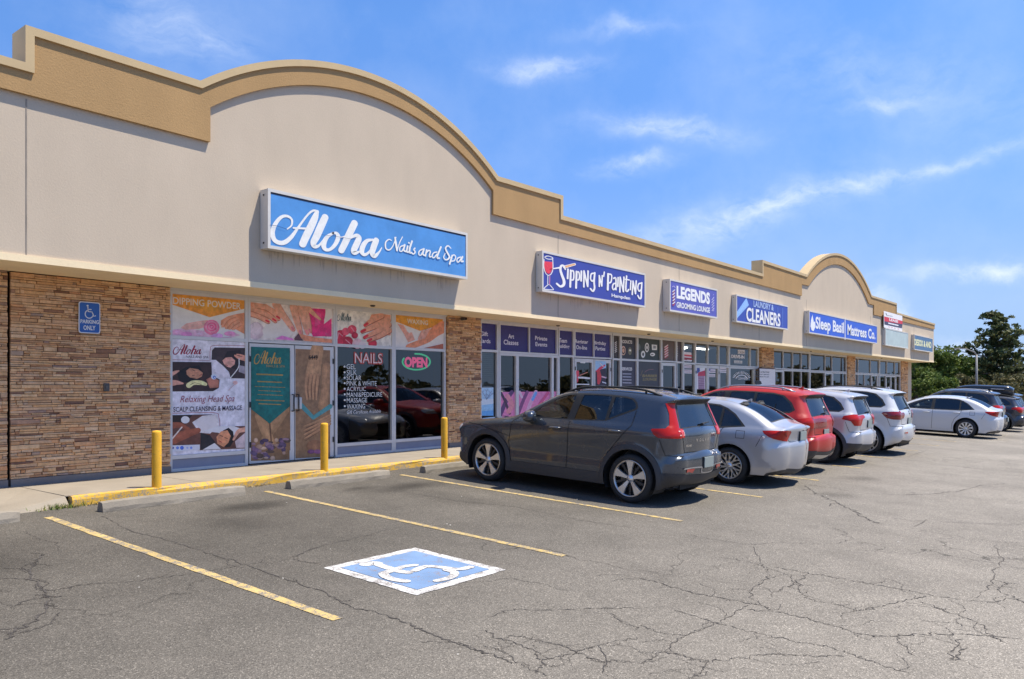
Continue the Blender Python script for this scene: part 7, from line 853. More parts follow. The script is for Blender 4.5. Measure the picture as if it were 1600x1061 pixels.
def asphalt():
    m = bpy.data.materials.new('asphalt'); m.use_nodes = True; nt = m.node_tree; b = nt.nodes['Principled BSDF']; L = nt.links.new
    b.inputs['Roughness'].default_value = .92; b.inputs['Specular IOR Level'].default_value = .25
    tc = N(nt, 'TexCoord'); P = tc.outputs['Object']
    big = N(nt, 'TexNoise'); big.inputs['Scale'].default_value = .22; big.inputs['Detail'].default_value = 7; big.inputs['Roughness'].default_value = .62; L(P, big.inputs[0])
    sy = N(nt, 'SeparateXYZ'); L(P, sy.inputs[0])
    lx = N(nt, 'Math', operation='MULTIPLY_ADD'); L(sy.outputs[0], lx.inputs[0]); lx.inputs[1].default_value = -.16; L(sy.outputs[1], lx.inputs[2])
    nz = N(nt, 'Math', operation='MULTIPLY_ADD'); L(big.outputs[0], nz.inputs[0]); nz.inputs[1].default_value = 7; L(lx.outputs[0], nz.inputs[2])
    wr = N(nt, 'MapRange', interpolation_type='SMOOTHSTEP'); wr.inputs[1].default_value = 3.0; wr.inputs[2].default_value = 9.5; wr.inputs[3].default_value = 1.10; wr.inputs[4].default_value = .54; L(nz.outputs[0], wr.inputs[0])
    r = ramp(nt, [(.30, (.160, .144, .121)), (.48, (.210, .189, .159)), (.60, (.243, .219, .184)), (.72, (.278, .250, .210))], big.outputs[0])
    # worn dark wheel/oil patches
    mid = N(nt, 'TexNoise'); mid.inputs['Scale'].default_value = 1.3; mid.inputs['Detail'].default_value = 6; mid.inputs['Roughness'].default_value = .7; L(P, mid.inputs[0])
    m1 = N(nt, 'MapRange'); m1.inputs[1].default_value = .34; m1.inputs[2].default_value = .62; m1.inputs[3].default_value = .86; m1.inputs[4].default_value = 1.06; L(mid.outputs[0], m1.inputs[0])
    # stones in the binder
    v = N(nt, 'TexVoronoi'); v.inputs['Scale'].default_value = 125; L(P, v.inputs[0])
    st = N(nt, 'SeparateColor'); L(v.outputs['Color'], st.inputs[0])
    m2 = ramp(nt, [(.0, (.55,)*3), (.25, (.84,)*3), (.62, (1.,)*3), (.86, (1.15,)*3), (.96, (1.6,)*3), (1., (2.1,)*3)], st.outputs[0])
    fine = N(nt, 'TexNoise'); fine.inputs['Scale'].default_value = 210; fine.inputs['Detail'].default_value = 3; L(P, fine.inputs[0])
    m3 = N(nt, 'MapRange'); m3.inputs[1].default_value = .3; m3.inputs[2].default_value = .7; m3.inputs[3].default_value = .80; m3.inputs[4].default_value = 1.2; L(fine.outputs[0], m3.inputs[0])
    # hairline cracks
    wv = N(nt, 'TexNoise'); wv.inputs['Scale'].default_value = 1.6; wv.inputs['Detail'].default_value = 5; L(P, wv.inputs[0])
    ad = N(nt, 'VectorMath', operation='MULTIPLY_ADD'); L(wv.outputs['Color'], ad.inputs[0]); ad.inputs[1].default_value = (.9, .9, .9); L(P, ad.inputs[2])
    vc = N(nt, 'TexVoronoi', feature='DISTANCE_TO_EDGE'); vc.inputs['Scale'].default_value = .42; L(ad.outputs[0], vc.inputs[0])
    mk = N(nt, 'TexNoise'); mk.inputs['Scale'].default_value = .16; mk.inputs['Detail'].default_value = 2; L(P, mk.inputs[0])
    cr = N(nt, 'MapRange'); cr.inputs[1].default_value = .0; cr.inputs[2].default_value = .006; cr.inputs[3].default_value = .35; cr.inputs[4].default_value = 1; L(vc.outputs[0], cr.inputs[0])
    mkr = N(nt, 'MapRange'); mkr.inputs[1].default_value = .50; mkr.inputs[2].default_value = .58; L(mk.outputs[0], mkr.inputs[0])
    cm = N(nt, 'Mix', data_type='FLOAT'); cm.inputs[2].default_value = 1; L(mkr.outputs[0], cm.inputs[0]); L(cr.outputs[0], cm.inputs[3])
    oil = None
    for (cx, cy, rx, ry, k_) in ((5.9, 9.0, .75, .30, .5), (8.6, 8.9, .8, .35, .55), (7.9, 9.25, .4, .2, .45), (5.2, 8.3, .5, .6, .25), (2.3, 8.2, .9, .7, .4), (8.4, 7.6, .4, .9, .25), (9.9, 6.6, .35, .5, .2), (16, 4.2, .5, .4, .35), (13.5, 3.9, .4, .3, .3)):
        d_ = N(nt, 'VectorMath', operation='MULTIPLY_ADD'); L(wv.outputs['Color'], d_.inputs[0]); d_.inputs[1].default_value = (.5, .5, 0); L(P, d_.inputs[2])
        s1 = N(nt, 'VectorMath', operation='SUBTRACT'); L(d_.outputs[0], s1.inputs[0]); s1.inputs[1].default_value = (cx+.25, cy+.25, 0)
        s2 = N(nt, 'VectorMath', operation='MULTIPLY'); L(s1.outputs[0], s2.inputs[0]); s2.inputs[1].default_value = (1/rx, 1/ry, 0)
        ln = N(nt, 'VectorMath', operation='LENGTH'); L(s2.outputs[0], ln.inputs[0])
        mo = N(nt, 'MapRange', interpolation_type='SMOOTHSTEP'); mo.inputs[1].default_value = .15; mo.inputs[2].default_value = 1.25; mo.inputs[3].default_value = 1-k_; mo.inputs[4].default_value = 1; L(ln.outputs['Value'], mo.inputs[0])
        if oil is None: oil = mo.outputs[0]
        else: k = N(nt, 'Math', operation='MULTIPLY'); L(oil, k.inputs[0]); L(mo.outputs[0], k.inputs[1]); oil = k.outputs[0]
    x = None
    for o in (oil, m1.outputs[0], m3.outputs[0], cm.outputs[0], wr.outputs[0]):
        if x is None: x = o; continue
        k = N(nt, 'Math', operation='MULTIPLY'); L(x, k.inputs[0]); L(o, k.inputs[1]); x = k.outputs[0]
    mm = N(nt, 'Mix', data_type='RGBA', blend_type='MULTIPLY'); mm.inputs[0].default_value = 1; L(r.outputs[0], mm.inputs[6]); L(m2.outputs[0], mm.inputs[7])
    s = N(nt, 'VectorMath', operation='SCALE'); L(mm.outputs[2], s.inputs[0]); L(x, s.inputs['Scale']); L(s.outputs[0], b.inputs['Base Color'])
    bp = N(nt, 'Bump'); bp.inputs['Strength'].default_value = .55; bp.inputs['Distance'].default_value = .006; L(v.outputs['Distance'], bp.inputs['Height']); L(bp.outputs[0], b.inputs['Normal'])
    return m

def worn(name, col, under=(.17, .155, .142), amount=.5, scale=9.):
    """road paint: flakes of asphalt show through"""
    if name in MATS: return MATS[name]
    m = bpy.data.materials.new(name); m.use_nodes = True; nt = m.node_tree; b = nt.nodes['Principled BSDF']; L = nt.links.new
    b.inputs['Roughness'].default_value = .8; b.inputs['Specular IOR Level'].default_value = .3
    tc = N(nt, 'TexCoord'); P = tc.outputs['Object']
    n = N(nt, 'TexNoise'); n.inputs['Scale'].default_value = scale; n.inputs['Detail'].default_value = 9; n.inputs['Roughness'].default_value = .78; L(P, n.inputs[0])
    v = N(nt, 'TexVoronoi'); v.inputs['Scale'].default_value = 75; L(P, v.inputs[0])
    a = N(nt, 'Math', operation='MULTIPLY_ADD'); L(v.outputs['Distance'], a.inputs[0]); a.inputs[1].default_value = .22; L(n.outputs[0], a.inputs[2])
    r = N(nt, 'MapRange'); r.inputs[1].default_value = 1.12-amount; r.inputs[2].default_value = 1.22-amount; L(a.outputs[0], r.inputs[0])
    big = N(nt, 'TexNoise'); big.inputs['Scale'].default_value = 2.2; big.inputs['Detail'].default_value = 5; L(P, big.inputs[0])
    br = N(nt, 'MapRange'); br.inputs[1].default_value = .3; br.inputs[2].default_value = .7; br.inputs[3].default_value = .82; br.inputs[4].default_value = 1.12; L(big.outputs[0], br.inputs[0])
    s = N(nt, 'VectorMath', operation='SCALE'); s.inputs[0].default_value = col; L(br.outputs[0], s.inputs['Scale'])
    mx = N(nt, 'Mix', data_type='RGBA'); L(r.outputs[0], mx.inputs[0]); L(s.outputs[0], mx.inputs[6]); mx.inputs[7].default_value = (*under, 1); L(mx.outputs[2], b.inputs['Base Color'])
    bp = N(nt, 'Bump'); bp.inputs['Strength'].default_value = .4; bp.inputs['Distance'].default_value = .004; L(v.outputs['Distance'], bp.inputs['Height']); L(bp.outputs[0], b.inputs['Normal'])
    MATS[name] = m
    return m

# ---- ground sheet
def gnd(x, y): return gz(y) - .013*min(60, max(0, x-24))      # and falls away a little towards the far end
g = MB(); xs = [-400, -40, 0, 24, 54, 84, 120, 400, 1500]; ys = [-1500, -400, -60, -14, 0, 10.5, 14, 60, 400, 1500]
for j in ys:
    for i in xs: g.v.append((i, j, gnd(i, min(j, 10.5))))
for j in range(len(ys)-1):
    for i in range(len(xs)-1):
        a = j*len(xs)+i; g.f.append((a, a+1, a+1+len(xs), a+len(xs))); g.m.append(0)
tag(g.build('parking_lot', asphalt()), kind='structure')

def onground(pts, dz=.004): return [(x, y, gnd(x, y)+dz) for x, y in pts]

# ---- sidewalk and yellow kerb
conc = stucco('concrete', (.30, .26, .205), .14, .6)
concd = stucco('concrete_base', (.23, .205, .19), .15, .5)
sw = MB(); x = 4.28; joints = [4.28, 6.1, 7.9, 9.75, 11.6, 13.4, 15.3, 17.2, 19.1, 21, 23, 25, 27, 29, 31, 33, 35.5, 38, 41, 44, 47, 50, 53, 56, 62]
for a, b_ in zip(joints[:-1], joints[1:]):
    sw.box(a+.006, 10.58, -.3, b_-.006, 13.0, 0)
sw.box(4.28, 10.58, -.3, 62, 13, -.012)
# ramp on the left, sloping down to the asphalt
sw.add([(4.272, 11.75, 0), (4.272, 10.56, -.004), (4.272, 10.40, gz(10.40)-.02), (3.3, 10.30, gz(10.30)-.012), (3.3, 10.42, gz(10.42)+.006), (3.3, 11.75, 0), (-30, 10.30, gz(10.3)-.012), (-30, 10.42, gz(10.42)+.006), (-30, 11.75, 0), (-30, 13, 0), (4.272, 13, 0)], [(0, 5, 4, 1), (1, 4, 3, 2), (5, 8, 7, 4), (4, 7, 6, 3), (0, 10, 9, 8, 5)])
tag(sw.build('sidewalk', conc), kind='structure')
kb = MB(); yel = worn('kerb_yellow', (.70, .41, .05), (.30, .26, .21), .52, 15.)
rk = random.Random(2); xs = [4.30]
while xs[-1] < 62: xs.append(xs[-1]+.35)
pr_ = lambda x: [(10.41+.02*math.sin(x*3), gz(10.41)-.55), (10.425+.012*math.sin(x*5+1), -.045), (10.44+.01*math.sin(x*2.3), -.008+.006*math.sin(x*1.7)), (10.465, .004), (10.535+.012*math.sin(x*4.1)+.01*math.sin(x*9.7), .004), (10.58, -.1)]
rows = [pr_(x+rk.uniform(-.1, .1)) for x in xs]; n = 6
v = [(x, p[0], p[1]) for x, r_ in zip(xs, rows) for p in r_]
kb.add(v, [(i*n+j, (i+1)*n+j, (i+1)*n+j+1, i*n+j+1) for i in range(len(xs)-1) for j in range(n-1)] + [tuple(range(n-1, -1, -1))])
tag(kb.build('kerb', yel), kind='structure')

# ---- painted stall lines
lm = worn('line_yellow', (.53, .385, .15), (.19, .172, .155), .53, 11.)
for i in range(12):
    X = 3.83+2.9 if i == 1 else (3.83 if i == 0 else (9.40 + (i-2)*2.79))
    y0, y1 = (4.66, 9.9) if i else (4.72, 9.92)
    L_ = MB(); rr = random.Random(i); pts = []
    k = 26
    for j in range(k+1):
        y = y0+(y1-y0)*j/k; pts.append((X-.046+rr.uniform(-.007, .007), X+.046+rr.uniform(-.006, .006), y))
    vv = []
    for a, b_, y in pts: vv += [(a, y, gnd(a, y)+.005), (b_, y, gnd(b_, y)+.005)]
    L_.add(vv, [(2*j, 2*j+1, 2*j+3, 2*j+2) for j in range(k)])
    tag(L_.build('stall_line', lm), kind='structure')

# ---- wheelchair symbol: shared strokes (unit square, y up)
ISA = [([(.335, .90), (.345, .90)], .135), ([(.36, .80), (.385, .50), (.66, .50)], .075), ([(.38, .655), (.60, .655)], .065), ([(.66, .50), (.775, .205), (.895, .245)], .075),
       ([(.45+.275*math.cos(R(a)), .33+.275*math.sin(R(a))) for a in range(122, 352, 10)], .065)]
ad = MB(); blue = worn('paint_blue', (.165, .26, .42), (.2, .2, .24), .46, 6.); wht = worn('paint_white', (.60, .585, .56), (.26, .24, .22), .52, 9.)
def quad(x0, y0, x1, y1, dz, m): ad.add(onground([(x0, y0), (x1, y0), (x1, y1), (x0, y1)], dz), [(0, 1, 2, 3)], m)
rr = random.Random(5)
edge = []
for (a, b_) in (((4.68, 4.735), (5.86, 4.735)), ((5.86, 4.735), (5.86, 5.965)), ((5.86, 5.965), (4.68, 5.965)), ((4.68, 5.965), (4.68, 4.735))):
    for k in range(14): edge.append((a[0]+(b_[0]-a[0])*k/14+rr.uniform(-.008, .008), a[1]+(b_[1]-a[1])*k/14+rr.uniform(-.008, .008)))
ad.add(onground(edge, .005), [tuple(range(len(edge)))], 1)
quad(4.79, 4.845, 5.75, 5.855, .008, 0)
# the stencilled figure as it has worn: head run together, wheel in two arcs
zs = .011
for q, w in (([(5.03, 5.775), (5.10, 5.77), (5.115, 5.73)], .135), ([(5.10, 5.66), (5.085, 5.47), (5.085, 5.37), (5.11, 5.29)], .10), ([(5.11, 5.45), (5.24, 5.465), (5.34, 5.43)], .075), ([(5.20, 5.29), (5.36, 5.325), (5.43, 5.27), (5.48, 5.14), (5.54, 5.03), (5.67, 5.015)], .085),
             ([(5.43, 5.10), (5.42, 5.0), (5.33, 4.92), (5.22, 4.895), (5.10, 4.905)], .085), ([(5.0, 5.43), (4.92, 5.41), (4.86, 5.30), (4.855, 5.19), (4.89, 5.09)], .095)):
    v, f = stroke_poly(catmull(q, 5), w); zs += .0006; ad.add(onground(v, zs), f, 1)
tag(ad.build('parking_symbol', [blue, wht]), kind='structure')

# ---- asphalt cracks as thin dark ribbons sunk into view where the lot has them
ck = MB(); cmat = mat('crack_dark', (.066, .058, .051), .95, noise=.5, nscale=30)
rc = random.Random(11)
def crack(pts, w, jit=.05, br=0.):
    P = catmull(pts, 8); out = []
    for i, p in enumerate(P):
        out.append((p[0]+rc.gauss(0, jit*.4), p[1]+rc.gauss(0, jit*.4)))
    # subdivide once for a ragged edge
    Q = []
    for a, b_ in zip(out[:-1], out[1:]):
        Q += [a, ((a[0]+b_[0])/2+rc.gauss(0, jit*.3), (a[1]+b_[1])/2+rc.gauss(0, jit*.3))]
    Q.append(out[-1])
    ws = [max(.0015, w*.66*rc.uniform(.2, 1.3)) for _ in Q]; ws[0] = ws[-1] = .002
    v, f = stroke_poly(Q, ws); f = f[:len(Q)-1]; v = v[:2*len(Q)]
    ck.add(onground(v, .0035), f)
    for q in Q:
        if rc.random() < br*.6:
            a = rc.uniform(0, 6.28); l = rc.uniform(.1, .5)
            crack([q, (q[0]+l*.5*math.cos(a), q[1]+l*.5*math.sin(a)), (q[0]+l*math.cos(a+.4), q[1]+l*math.sin(a+.4))], w*.45, jit*.6)
for pts, w, jit, br in CRACKS: crack(pts, w, jit, br)
tag(ck.build('pavement_cracks', cmat), kind='structure')

# ------------------------------------------------------------------ kerb stops, bollards
stopm = stucco('stop_concrete', (.285, .25, .20), .18, .8)
def stop(x0, x1, y, label, tilt=0):
    o = MB(); k = 16; prof = [(-.085, 0), (-.08, .05), (-.055, .115), (-.04, .125), (.04, .125), (.055, .115), (.08, .05), (.085, 0)]; L_ = x1-x0; rr = random.Random(int(x0*10))
    for i in range(k+1):
        e = 1 if 0 < i < k else .9
        for (a, h) in prof: o.v.append((-L_/2+L_*i/k+(.0 if 0 < i < k else 0), a*e+rr.gauss(0, .002), h*e+rr.gauss(0, .002)))
    n = len(prof)
    for i in range(k):
        for j in range(n-1): o.f.append((i*n+j, (i+1)*n+j, (i+1)*n+j+1, i*n+j+1)); o.m.append(0)
    o.f += [tuple(range(n)), tuple(range(k*n+n-1, k*n-1, -1))]; o.m += [0, 0]
    b = o.build('wheel_stop', stopm); b.location = ((x0+x1)/2, y, gz(y)); b.rotation_euler = (math.atan(GS), 0, tilt)
    tag(b, label, 'wheel stop', 'concrete wheel stops along the kerb')
stop(4.40, 6.36, 9.90, 'worn concrete wheel stop in front of the first yellow bollard', .01)
stop(7.10, 9.07, 9.88, 'concrete wheel stop in front of the middle yellow bollard, near the salon doors', 0)
stop(9.88, 11.80, 9.86, 'concrete wheel stop under the nose of the dark grey SUV', 0)
stop(1.55, 3.52, 9.95, 'concrete wheel stop cut off by the left edge of the photo', 0)

bm = worn('bollard_yellow', (.78, .42, .035), (.40, .24, .07), .42, 13.)
def bollard(x, y, label):
    o = MB(); o.lathe([(.0625, -.15), (.0625, .742), (.058, .76), (.044, .770), (0, .776)], 24)
    b = o.build('bollard', bm, smooth=True); b.location = (x, y, 0)
    tag(b, label, 'bollard', 'yellow bollards on the kerb')
bollard(5.42, 10.50, 'yellow steel bollard in front of the stone wall and spa poster')
bollard(8.24, 10.49, 'yellow steel bollard in front of the salon doors')
bollard(11.10, 10.49, 'yellow steel bollard beside the nose of the dark grey SUV')

# grass tuft at the kerb end and weeds along the joint
gr = MB(); rg = random.Random(8)
for k in range(420):
    if k < 300: cx, cy = 4.18+rg.gauss(0, .16), 10.40+rg.gauss(0, .05)
    else: cx, cy = rg.choice((7.0, 6.85, 4.5))+rg.gauss(0, .14), 10.36+rg.gauss(0, .025)
    h = rg.uniform(.02, .075) if k < 300 else rg.uniform(.015, .04); a = rg.uniform(0, 6.28); z = gz(cy)
    dx, dy = .006*math.cos(a), .006*math.sin(a); lx, ly = rg.gauss(0, .025), rg.gauss(0, .025)
    gr.add([(cx-dx, cy-dy, z), (cx+dx, cy+dy, z), (cx+lx, cy+ly, z+h)], [(0, 1, 2)], 0 if k < 300 and rg.random() < .7 else 1)
tag(gr.build('kerb_weeds', [mat('weed_green', (.14, .19, .03), .8, noise=.4), mat('weed_dry', (.30, .22, .09), .8, noise=.4)]), kind='stuff')

# ------------------------------------------------------------------ the building
bld = empty('strip_mall', (0, 11, 0))
tag(bld, 'long tan stucco strip mall with curved parapets and stone piers', 'building')
def part(name, mb, m, parent=None, smooth=False):
    o = mb.build(name, m, parent or bld, smooth)
    if parent is None: o.matrix_parent_inverse = Matrix.Translation((0, -11, 0))
    return o
def arcz(x0, z0, x1, z1, h, n=44):
    """arc from (x0,z0) to (x1,z1) rising h above the chord"""
    L_ = x1-x0; r_ = (L_*L_/4+h*h)/(2*h); cz = h-r_; a0 = math.asin(L_/2/r_); out = []
    if h > L_/2: a0 = math.pi-a0
    for k in range(n+1):
        a = -a0+2*a0*k/n; t = k/n
        out.append(((x0+x1)/2+r_*math.sin(a), cz+r_*math.cos(a)+z0+(z1-z0)*t))
    return out
XL, XR = -12., 59.9
top = [(XL, 5.43), (3.95, 5.43), (3.95, 5.90)] + arcz(6.30, 5.91, 13.25, 5.93, 1.13) + [(15.72, 5.97), (15.72, 5.49), (28.58, 5.51), (28.58, 6.02)] + arcz(33.55, 6.02, 43.75, 6.06, 1.47) + [(49.15, 6.09), (49.15, 5.57), (XR, 5.57)]
low = [(XL, 5.01), (6.48, 5.05), (6.48, 5.57)] + arcz(6.48, 5.57, 13.12, 5.60, 1.07)[1:] + [(13.12, 5.09), (33.02, 5.09), (33.02, 5.57), (33.9, 5.59)] + arcz(33.9, 5.59, 43.3, 5.60, 1.40)[1:] + [(44.3, 5.60), (44.3, 5.10), (XR, 5.20)]
def offset(line, d):
    out = []
    for i, p in enumerate(line):
        ns = []
        for a, b_ in ((i-1, i), (i, i+1)):
            if 0 <= a and b_ < len(line):
                dx, dz = line[b_][0]-line[a][0], line[b_][1]-line[a][1]; L_ = math.hypot(dx, dz)
                if L_ > 1e-6: ns.append((dz/L_, -dx/L_))
        if len(ns) == 2:
            mx, mz = ns[0][0]+ns[1][0], ns[0][1]+ns[1][1]; q = (mx*mx+mz*mz)/2 or 1; out.append((p[0]+d*mx/q, p[1]+d*mz/q))
        else: out.append((p[0]+d*ns[0][0], p[1]+d*ns[0][1]))
    return out
ST = stucco('stucco_cream', (.57, .470, .355), .055, .3); BAND = stucco('stucco_tan', (.44, .275, .125), .09, .6); COP = mat('coping_metal', (.56, .415, .225), .6, spec=.3, noise=.06, nscale=2)
SOF = stucco('soffit_cream', (.90, .73, .47), .06, .2)
inn = offset(top, .05)
w = MB(); w.prism(inn + [(XR-.02, 3.0), (XL, 3.0)], 'y', 11.0, 11.30)
w.box(XR-.32, 11.30, 3.0, XR-.021, 30, 5.5); w.box(XL, 29.7, -.3, XR-.32, 30, 5.4); w.box(XR-.9, 12.35, -.3, XR-.62, 29.7, 3.0)
part('fascia_wall', w, ST)
b = MB(); b.prism(offset(top, .06) + [(XR+.03, 5.20)] + low[::-1], 'y', 10.945, 10.998); part('parapet_band', b, BAND)
c = MB(); i2 = offset(top, .105)
for i in range(len(top)-1):
    q = [top[i], top[i+1], i2[i+1], i2[i]]
    c.prism(q, 'y', 10.912, 11.34)
part('coping', c, COP)
# joints between coping lengths
s = MB(); s.box(XL, 11.0, 2.955, XR-.02, 12.42, 2.998); s.box(XL, 10.985, 2.94, XR-.015, 11.0-.0005, 3.03)
part('soffit', s, SOF)
r = MB(); r.box(XL, 11.31, 4.75, XR-.33, 29.69, 4.9); part('roof', r, mat('roof_membrane', (.4, .4, .4), .9, noise=.1))
for X in (3.99, 15.62, 22.01, 28.46, 33.73, 43.8, 53.89):
    j = MB(); j.box(X-.008, 10.996, 3.03, X+.008, 10.9985, 5.0); part('control_joint', j, mat('joint_dark', (.27, .23, .19), .9, noise=.3, nscale=3))  # control joints drawn as thin strips darker than the stucco
# drip stains under the signs are part of the old stucco: thin flat runs of dirt
dr = MB(); rd = random.Random(4)
for x0, x1, k in ((7.5, 12.0, 60), (14.8, 19.5, 46), (21, 24.2, 22), (26, 31, 26), (33.6, 44, 36)):
    for i in range(k):
        X = rd.uniform(x0, x1); w_ = rd.uniform(.006, .035); h = rd.uniform(.05, .36)*rd.uniform(.4, 1)
        yd = 10.9985-.00004*i; dr.add([(X-w_, yd, 3.56), (X+w_, yd, 3.56), (X+w_*.6, yd, 3.56-h*.7), (X, yd, 3.56-h), (X-w_*.5, yd, 3.56-h*.6)], [(0, 4, 3, 2, 1)])
tag(part('drip_stain', dr, mat('dirt_run', (.47, .385, .30), .95, noise=.14, nscale=5)), kind='stuff')

# ---- ledgestone: every stone a block of its own size, depth and colour
def stone_mat():
    m = bpy.data.materials.new('ledgestone'); m.use_nodes = True; nt = m.node_tree; b = nt.nodes['Principled BSDF']; L = nt.links.new
    b.inputs['Roughness'].default_value = .88; b.inputs['Specular IOR Level'].default_value = .25
    ge = N(nt, 'NewGeometry'); tc = N(nt, 'TexCoord')
    r = ramp(nt, [(.0, (.20, .105, .07)), (.05, (.32, .17, .095)), (.12, (.50, .275, .135)), (.34, (.60, .36, .18)), (.52, (.66, .42, .225)), (.68, (.55, .335, .19)), (.82, (.68, .455, .265)), (.91, (.57, .28, .125)), (.965, (.28, .20, .165)), (1., (.62, .41, .24))], ge.outputs['Random Per Island'])
    n = N(nt, 'TexNoise'); n.inputs['Scale'].default_value = 13; n.inputs['Detail'].default_value = 7; n.inputs['Roughness'].default_value = .7; L(tc.outputs['Object'], n.inputs[0])
    mr = N(nt, 'MapRange'); mr.inputs[1].default_value = .28; mr.inputs[2].default_value = .72; mr.inputs[3].default_value = .86; mr.inputs[4].default_value = 1.50; L(n.outputs[0], mr.inputs[0])
    s = N(nt, 'VectorMath', operation='SCALE'); L(r.outputs[0], s.inputs[0]); L(mr.outputs[0], s.inputs['Scale']); L(s.outputs[0], b.inputs['Base Color'])
    n2 = N(nt, 'TexNoise'); n2.inputs['Scale'].default_value = 45; n2.inputs['Detail'].default_value = 6; L(tc.outputs['Object'], n2.inputs[0])
    bp = N(nt, 'Bump'); bp.inputs['Strength'].default_value = .7; bp.inputs['Distance'].default_value = .012; L(n2.outputs[0], bp.inputs['Height']); L(bp.outputs[0], b.inputs['Normal'])
    return m
STONE = stone_mat(); grout = mat('stone_gap', (.10, .065, .04), .95)
rs = random.Random(21)
def stones(o, fr, u0, u1, z0, z1, scale=1.):
    """fr(u, depth, z) -> point; covers u0..u1 x z0..z1"""
    z = z0
    while z < z1-.012:
        h = min(rs.choice((.026, .032, .038, .044, .052, .066))*scale, z1-z)
        u = u0
        while u < u1-.004:
            L_ = min(rs.choice((.06, .09, .13, .18, .24, .32))*scale*rs.uniform(.8, 1.25), u1-u)
            if u1-u-L_ < .05: L_ = u1-u
            hs = [(0, h)]
            if h > .052 and rs.random() < .55: q = h*rs.uniform(.4, .6); hs = [(0, q), (q, h)]
            for (a, c_) in hs:
                d = rs.choice((.0, .004, .009, .015, .022))+rs.uniform(0, .006); gpx = .0025; j = lambda k: rs.uniform(-k, k)
                x0, x1, y0, y1 = u+gpx, u+L_-gpx, z+a+.0022, z+c_-.0022; bv = min(.006, (y1-y0)*.2)
                P = [(x0, -.03, y0), (x1, -.03, y0), (x1, -.03, y1), (x0, -.03, y1)]
                F_ = [(x0+j(.003), d-bv, y0+j(.002)), (x1+j(.003), d-bv, y0+j(.002)), (x1+j(.003), d-bv, y1+j(.002)), (x0+j(.003), d-bv, y1+j(.002))]
                T_ = [(x0+bv+j(.004), d+j(.005), y0+bv), (x1-bv+j(.004), d+j(.005), y0+bv), (x1-bv+j(.004), d+j(.005), y1-bv), (x0+bv+j(.004), d+j(.005), y1-bv)]
                o.add([fr(*p) for p in P+F_+T_], [(0, 1, 5, 4), (1, 2, 6, 5), (2, 3, 7, 6), (3, 0, 4, 7), (4, 5, 9, 8), (5, 6, 10, 9), (6, 7, 11, 10), (7, 4, 8, 11), (8, 9, 10, 11)], 0)
            u += L_
        z += h
def pier(x0, x1, y=12.10, right=False, left=False, sc=1., z1=2.955):
    o = MB()
    stones(o, lambda u, d, z: (u, y-d, z), x0, x1, .10, z1, sc)
    if right: stones(o, lambda u, d, z: (x1+d, y+u, z), 0., .22, .10, z1, sc)
    if left: stones(o, lambda u, d, z: (x0-d, y+.22-u, z), 0., .22, .10, z1, sc)
    o.box(x0+.012, y+.004, .0, x1-.012, 12.6, z1, 1)
    part('stone_pier', o, [STONE, grout])
    q = MB(); q.box(x0, y-.03, -.02, x1, y+.1, .098); part('pier_base', q, concd)
pier(-6, 4.155); pier(4.19, 6.47, right=False)
pier(12.94, 14.05, left=True); pier(31.6, 32.95, left=True, sc=1.5); pier(43.75, 45.1, left=True, sc=1.9); pier(55.7, 57.5, left=True, sc=2.2)
q = MB(); q.box(57.5, 12.2, -.1, XR-.9, 12.5, 2.955); part('end_wall', q, ST)

# ---- storefronts
ALU = mat('storefront_aluminium', (.66, .645, .635), .42, .15, noise=.05, nscale=6)
PANEL = mat('sill_panel', (.24, .26, .34), .5, noise=.1, nscale=3)
GLZ = glass('shop_glass', (.34, .36, .37), .085)
YG = 12.2
def frame_box(o, x0, z0, x1, z1, d=.055, yb=.05): o.box(x0, YG-d, z0, x1, YG+yb, z1)
def window(x0, x1, z0, z1, cols=(), rows=(), fw=.05, sillh=0., panel=0., skip_lower=()):
    """one framed light of the shop front: frame, its panes, and the panel below the sill"""
    o = MB()
    frame_box(o, x0, z0, x0+fw, z1); frame_box(o, x1-fw, z0, x1, z1)
    frame_box(o, x0+fw, z1-.06, x1-fw, z1); zb = z0
    frame_box(o, x0+fw, z0, x1-fw, z0+.045); zb = z0+.045
    if panel: frame_box(o, x0+fw, panel, x1-fw, panel+.06); 
    xs_ = [x0+fw]+[c for c in cols for c in (c-.022, c+.022)]+[x1-fw]
    rowz = []
    lo = (panel+.06) if panel else zb
    for r_ in rows:
        frame_box(o, x0+fw, r_-.028, x1-fw, r_+.028); rowz.append((lo, r_-.028)); lo = r_+.028
    rowz.append((lo, z1-.06))
    for (a, b_) in rowz:
        for c_ in cols: frame_box(o, c_-.022, a, c_+.022, b_, .05)
    root = part('window', o, ALU)
    if panel:
        p = MB(); p.box(x0+fw, YG-.03, zb, x1-fw, YG+.0, panel); p.build('sill_panel', PANEL, root)
    for (a, b_) in rowz:
        for k in range(0, len(xs_), 2):
            p = MB(); p.add([(xs_[k], YG, a), (xs_[k+1], YG, a), (xs_[k+1], YG, b_), (xs_[k], YG, b_)], [(0, 1, 2, 3)]); p.build('pane', GLZ, root)
    return root
